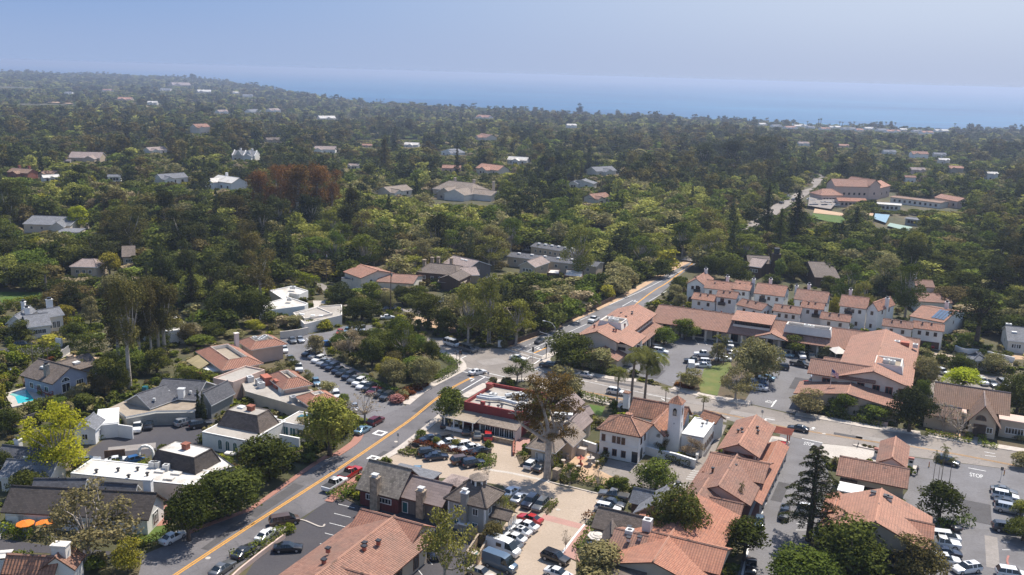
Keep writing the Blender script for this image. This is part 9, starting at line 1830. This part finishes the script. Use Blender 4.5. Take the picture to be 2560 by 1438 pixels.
# parasols
def parasol(px,lab,r,h,mat,ang=0.0,group=None,tier=False):
 g=G(px,h);t=thing('parasol',lab,'parasol',(g.x,g.y,0),group);mb=MB();mb.tube([(0,0,0),(0,0,h+.5)],[.04,.04],6);mb.build('pole','pale_metal',t);mb=MB();mb.tube([(0,0,0),(0,0,.12)],[.4,.4],10);mb.build('base','grey_metal',t)
 mb=MB();q=[(r*math.cos(a),r*math.sin(a),h)for a in np.linspace(0,2*math.pi,9)[:-1]]
 for k in range(8):a,b=Vector(q[k]),Vector(q[(k+1)%8]);mb.face([a,b,(0,0,h+r*.28)]);mb.face([a-Vector((0,0,.15)),b-Vector((0,0,.15)),b,a])
 mb.build('canopy',mat,t)
 if tier:
  mb=MB()
  for f in(.45,.75):
   for k in range(8):a,b=Vector(q[k])*f,Vector(q[(k+1)%8])*f;a.z=b.z=h+r*.28*(1-f)+.02;mb.tube([a,b],[.05,.05],4)
  mb.build('seam','kerb_concrete',t)
plain('orange_canvas',(0.75,0.20,0.012),.8,0,.06);plain('cream_canvas',(.68,.62,.54),.8,0,.05);plain('blue_canvas',(.35,.42,.62),.8,0,.05)
parasol(Z1(168,1092),'orange parasol on the left of the patio',1.45,2.2,'orange_canvas',0,'orange parasols');parasol(Z1(298,1088),'orange parasol on the right of the patio',1.45,2.2,'orange_canvas',0,'orange parasols');parasol(Z5(1180,1035),'large cream parasol on the brown shop terrace',1.75,2.4,'cream_canvas',0,None,True);parasol(Y7(1795,1005),'pale blue parasol in the garden behind the grey roof',1.3,2.2,'blue_canvas')
parasol(Z2(250,600),'red parasol at the awning terrace of the tiled office',1.1,2.2,'red_wall')
def patio_set(px,lab,ang):
 g=G(px);t=thing('patio_table',lab,'table',(g.x,g.y,.03));t.rotation_euler=(0,0,ang);mb=MB();mb.tube([(0,0,.70),(0,0,.75)],[.6,.6],12);mb.build('tabletop','white_trim',t);mb=MB();mb.tube([(0,0,0),(0,0,.7)],[.06,.05],6);mb.build('leg','white_trim',t)
 for i in range(4):
  a=ang+i*math.pi/2;c=thing('patio_chair','white patio chair at the '+lab.split(' ',2)[2],'chair',(g.x+1.0*math.cos(a),g.y+1.0*math.sin(a),.03),'white patio chairs at the '+lab.split(' ',2)[2]);c.rotation_euler=(0,0,a)
  boxes(c,'seat','white_trim',[(0,0,.42,.45,.45,.06)]);boxes(c,'backrest','white_trim',[(.22,0,.482,.05,.45,.45)])
  for x in(-.19,.19):
   for y in(-.19,.19):boxes(c,'leg','white_trim',[(x,y,0,.05,.05,.418)])
patio_set(Z1(225,1125),'white round table under the orange parasols',.3);patio_set(Z5(1110,1150),'white round table before the brown shop terrace hedge',.5)
# refuse pen and screens
wall_run('refuse_pen','tan board refuse pen holding the turquoise bin',[Z3(1205,1330),Z3(1300,1180),Z3(1385,1200),Z3(1290,1365),Z3(1205,1330)],1.8,.15,'tan_boards','stone','enclosure')
c=G(Z3(1258,1320));t=thing('refuse_bin','turquoise refuse bin inside the tan board pen','bin',(c.x,c.y,0));t.rotation_euler=(0,0,rad(60));plain('teal_paint',(.03,.28,.32),.5,0,.15);boxes(t,'body','teal_paint',[(0,0,.15,1.9,1.1,1.15)]);boxes(t,'contents','kerb_concrete',[(0,0,1.302,1.6,.8,.12)])
for i in(-.7,.7):boxes(t,'wheel','tyre',[(i,-.4,0,.16,.1,.148),(i,.4,0,.16,.1,.148)])if 0 else[boxes(t,'wheel','tyre',[(i,j,0,.16,.1,.148)])for j in(-.4,.4)]
wall_run('screen_fence','pale board screen standing in the asphalt yard of the cupola house',[Z3(1215,1130),Z3(1250,1155),Z3(1292,1125)],2.2,.15,'tan_boards',None,'fence')
wall_run('garden_wall','low pink wall beside the lower road and the marked car park',[I(712,1345),I(650,1392),I(600,1432),I(560,1470)],.8,.3,'pink_stucco',None)
wall_run('garden_wall','pale wall at the end of the office lot',[Z2(1040,270),Z2(1110,262),Z2(1230,245),Z2(1320,225)],2.2,.3,'cream_stucco',None)
wall_run('garden_wall','stone gate wall at the eucalyptus foot',[Z4(735,1260),Z4(790,1275)],2.0,1.2,'stone','stone','gate pier')
wall_run('garden_wall','white wall with gate pillars on the left drive',[Y7(565,655),Y7(620,665)],2.2,.6,'white_stucco',None);wall_run('driveway_gate','grey metal driveway gate at the left street',[Y7(625,775),Y7(690,725)],2.0,.15,'grey_metal',None,'gate')
wall_run('fence','long timber fence below the pool hedge',[Z1(0,480),Z1(150,430),Z1(290,380)],1.6,.15,'grey_boards',None,'fence')
wall_run('fence','brown board fence in front of the red street gable',[Z6(880,150),Z6(1150,200),Z6(1440,270)],.9,.2,'pink_stucco',None,'fence')
wall_run('low_wall','low stone wall of the restaurant terrace',[Z3(1590,330),Z3(1588,460)],.8,.4,'brick',None)
wall_run('fence','dark fence along the upper roadside trees',[Y6(560,1195),Y6(900,1070),Y6(1240,905),Y6(1500,780)],1.5,.12,'dark_wood',None,'fence')
# garden fountains and statues by the white building
for p,lab,mat,hh in((Z4(1003,1130),'dark red stone fountain in the sand garden','terracotta_paint',2.2),(Z4(1100,1130),'pale stone fountain in the sand garden','kerb_concrete',2.4)):
 g=G(p);t=thing('fountain',lab,'fountain',(g.x,g.y,.03));mb=MB();mb.tube([(0,0,0),(0,0,.35),(0,0,.36),(0,0,hh*.55)],[.55,.5,.22,.16],10);mb.build('pedestal',mat,t);mb=MB();mb.tube([(0,0,hh*.55),(0,0,hh*.68)],[.3,.85],12);mb.build('bowl',mat,t);mb=MB();mb.tube([(0,0,hh*.68),(0,0,hh*.9),(0,0,hh)],[.12,.22,.06],8);mb.build('finial',mat,t)
for i,p in enumerate((Z4(870,1070),Z4(830,1130),Z4(1190,1060),Z4(1165,1140),Z4(980,1190),Z4(1060,980))):
 g=G(p);t=thing('garden_urn','pale stone urn standing in the sand garden','urn',(g.x,g.y,.03),'stone urns in the sand garden');mb=MB();mb.tube([(0,0,0),(0,0,.5)],[.3,.25],8);mb.build('plinth','kerb_concrete',t);mb=MB();mb.tube([(0,0,.5),(0,0,.62),(0,0,.95),(0,0,1.1)],[.12,.3,.42,.46],10);mb.build('bowl','kerb_concrete',t)
t=stick('stone_kiosk','pale stone outdoor oven at the white garden wall','oven',Z4(985,1020),[],GA);boxes(t,'body','kerb_concrete',[(0,0,0,3.2,1.2,1.5)]);boxes(t,'top','white_trim',[(-.8,0,1.502,1.2,1.0,.25)])
# benches, posts and the sign stone
g=G(Z3(785,405));t=thing('sign_stone','dark oval sign board framed in stone in the entry planter','sign',(g.x,g.y,.1));t.rotation_euler=(0,0,rad(-30));mb=MB();mb.tube([(-1.3,0,.0),(-1.3,0,1.2)],[.3,.25],7);mb.build('pier','stone',t);mb=MB();mb.tube([(1.3,0,.0),(1.3,0,1.0)],[.3,.25],7);mb.build('pier','stone',t);mb=MB();mb.prism([(1.05*math.cos(a),.5*math.sin(a))for a in np.linspace(0,6,16)],-.06,.06);o=mb.build('board','dark_metal',t);o.rotation_euler=(rad(75),0,0);o.location=(0,0,.75)
for p,lab,a in((Z6(1910,255),'light wooden bench in the sandy church garden',0),(Z4(1310,500),'dark bench on the street side of the small lawn',GA),(Y8(265,300),'wooden bench on the dirt park corner',rad(10))):
 t=stick('park_bench',lab,'bench',p,[],a);boxes(t,'seat','tan_boards',[(0,0,.42,1.8,.5,.07)]);boxes(t,'backrest','tan_boards',[(0,.24,.5,1.8,.07,.45)])
 for x in(-.75,.75):boxes(t,'leg','dark_metal',[(x,0,0,.1,.45,.418)])
for i in range(5):
 t=stick('bollard','low dark timber bollard along the pink terrace edge','bollard',Z3(1596,330+i*28),[('post','dark_wood',[([(0,0,0),(0,0,.9)],.13,6)])],0,'bollards along the pink terrace')
for p,lab in((Z5(855,1180),'bare leafless sapling in the pink paving'),(Z3(1365,690),'bare sapling beside the cupola house')):
 g=G(p);plant('bare',g.x,g.y,0,3.4,1.6,lab)
for p,lab in((Z6(1605,560),'yellow and red safety bollard by the petrol pumps'),(Z6(2355,650),'yellow and red safety bollard at the right lot entry'),(Z6(1765,590),'red safety bollard before the palm clump')):
 t=stick('bollard',lab,'bollard',p,[('post','road_yellow',[([(0,0,0),(0,0,.7)],.1,8)]),('band','red_kerb',[([(0,0,.702),(0,0,1.1)],.1,8)])])
t=stick('cross_bed','raised planter of street flowers at the filling station','planter',Z6(1290,440),[],GA)
mb=MB();mb.prism([(3.2*math.cos(a),.8*math.sin(a))for a in np.linspace(0,6,18)],0,.2);mb.build('kerb','kerb_concrete',t)
# bicycle at the street
g=G(Z6(1207,432));t=thing('bicycle','dark bicycle standing at the street island','bicycle',(g.x,g.y,.03));t.rotation_euler=(0,0,rad(60))
for x in(-.52,.52):
 mb=MB();mb.tube([(x+.34*math.cos(a),0,.36+.34*math.sin(a))for a in np.linspace(0,2*math.pi,14)],[.03]*14,5,0,False);mb.build('wheel','tyre',t)
mb=MB()
for a,b in(((-.52,0,.36),(-.1,0,.34)),((-.52,0,.36),(-.22,0,.85)),((-.1,0,.34),(-.24,0,.95)),((-.1,0,.34),(.36,0,.8)),((-.22,0,.85),(.34,0,.88)),((.52,0,.36),(.32,0,1.02))):mb.tube([a,b],[.028,.028],5)
mb.build('frame','dark_metal',t);mb=MB();mb.tube([(.3,-.28,1.04),(.3,.28,1.04)],[.022,.022],5);mb.build('handlebar','dark_metal',t);boxes(t,'saddle','plastic',[(-.25,0,.952,.28,.14,.06)])
# people
plain('skin',(.42,.26,.18),.6,0,.05);plain('dark_cloth',(.025,.028,.04),.9,0,.2);plain('grey_cloth',(.16,.17,.20),.9,0,.15);plain('hair',(.03,.02,.015),.8);plain('pale_cloth',(.55,.52,.48),.9,0,.1)
def person(px,lab,ang,top,bottom,stride=.32):
 g=G(px);t=thing('person',lab,'person',(g.x,g.y,.03));t.rotation_euler=(0,0,ang)
 s=stride
 J=[(0,0,.96,.15),(0,0,1.15,.14),(0,0,1.38,.17),(0,0,1.50,.07),(0,0,1.60,.085),(0,0,1.71,.095),(.1,-.1,.92,.10),(s*.62,-.1,.50,.072),(s*.8,-.1,.09,.045),(s*.8+.17,-.1,.05,.035),(-.04,.1,.92,.10),(-s*.35,.1,.50,.072),(-s,.1,.12,.045),(-s+.15,.1,.05,.035),(0,-.21,1.40,.065),(-.10,-.26,1.12,.05),(.06,-.27,.88,.036),(.10,-.27,.80,.03),(0,.21,1.40,.065),(.08,.26,1.12,.05),(.26,.25,.92,.036),(.31,.25,.85,.03)]
 E_=[(0,1),(1,2),(2,3),(3,4),(4,5),(0,6),(6,7),(7,8),(8,9),(0,10),(10,11),(11,12),(12,13),(2,14),(14,15),(15,16),(16,17),(2,18),(18,19),(19,20),(20,21)]
 def skin(nm,idx,grow,mat,root):
  mp={j:i for i,j in enumerate(idx)};me=bpy.data.meshes.new(nm);me.from_pydata([J[j][:3]for j in idx],[(mp[a],mp[b])for a,b in E_ if a in mp and b in mp],[]);o=bpy.data.objects.new(nm,me);COL.objects.link(o)
  o.modifiers.new('skin','SKIN');o.modifiers.new('sub','SUBSURF').levels=1
  for j in idx:v=me.skin_vertices[0].data[mp[j]];v.radius=(J[j][3]+grow,)*2;v.use_root=j==root
  dg=bpy.context.evaluated_depsgraph_get();dg.update();m2=bpy.data.meshes.new_from_object(o.evaluated_get(dg));bpy.data.objects.remove(o);m2.materials.clear();m2.materials.append(M[mat]);p=bpy.data.objects.new(nm,m2);COL.objects.link(p);p.parent=t;return p
 skin('body',list(range(22)),0,'skin',0);skin('shirt',[0,1,2,14,15,18,19],.018,top,0);skin('trousers',[0,6,7,8,10,11,12],.014,bottom,0)
 mb=MB();mb.tube([(-.015,0,1.68),(-.02,0,1.76),(-.02,0,1.80)],[.108,.10,.05],8);mb.build('hair','hair',t,smooth=True)
person(Z6(1672,645),'person in dark clothes walking beside the filling station',rad(-70),'grey_cloth','dark_cloth');person(Z8(405,968),'person in dark clothes standing behind the black pickup',rad(120),'dark_cloth','dark_cloth',.1);person(Y8(740,400),'person in a pale top at the corner sycamores',rad(0),'pale_cloth','dark_cloth',.1)
# ---------------------------------------------------------------- haze
def haze():
 m=bpy.data.materials.new("haze");m.use_nodes=True;n=m.node_tree.nodes;l=m.node_tree.links;n.clear()
 o=node(n,"ShaderNodeOutputMaterial");v=node(n,"ShaderNodeVolumePrincipled");v.inputs["Color"].default_value=(0.60,0.71,0.93,1);v.inputs["Density"].default_value=0.000132
 v.inputs["Anisotropy"].default_value=0.35
 l.new(v.outputs[0],o.inputs[1]);x0,x1,y0,y1,z0,z1=-61000,61000,-900,71000,SEA-40,CAMH+4
 mb=MB();b=[(x0,y0,z0),(x1,y0,z0),(x1,y1,z0),(x0,y1,z0)];t=[(p[0],p[1],z1)for p in b];mb.hexa([Vector(p)for p in b],[Vector(p)for p in t])
 h=mb.build('haze',m);tag(h,kind='stuff')
haze()
print('objects',len(bpy.data.objects))
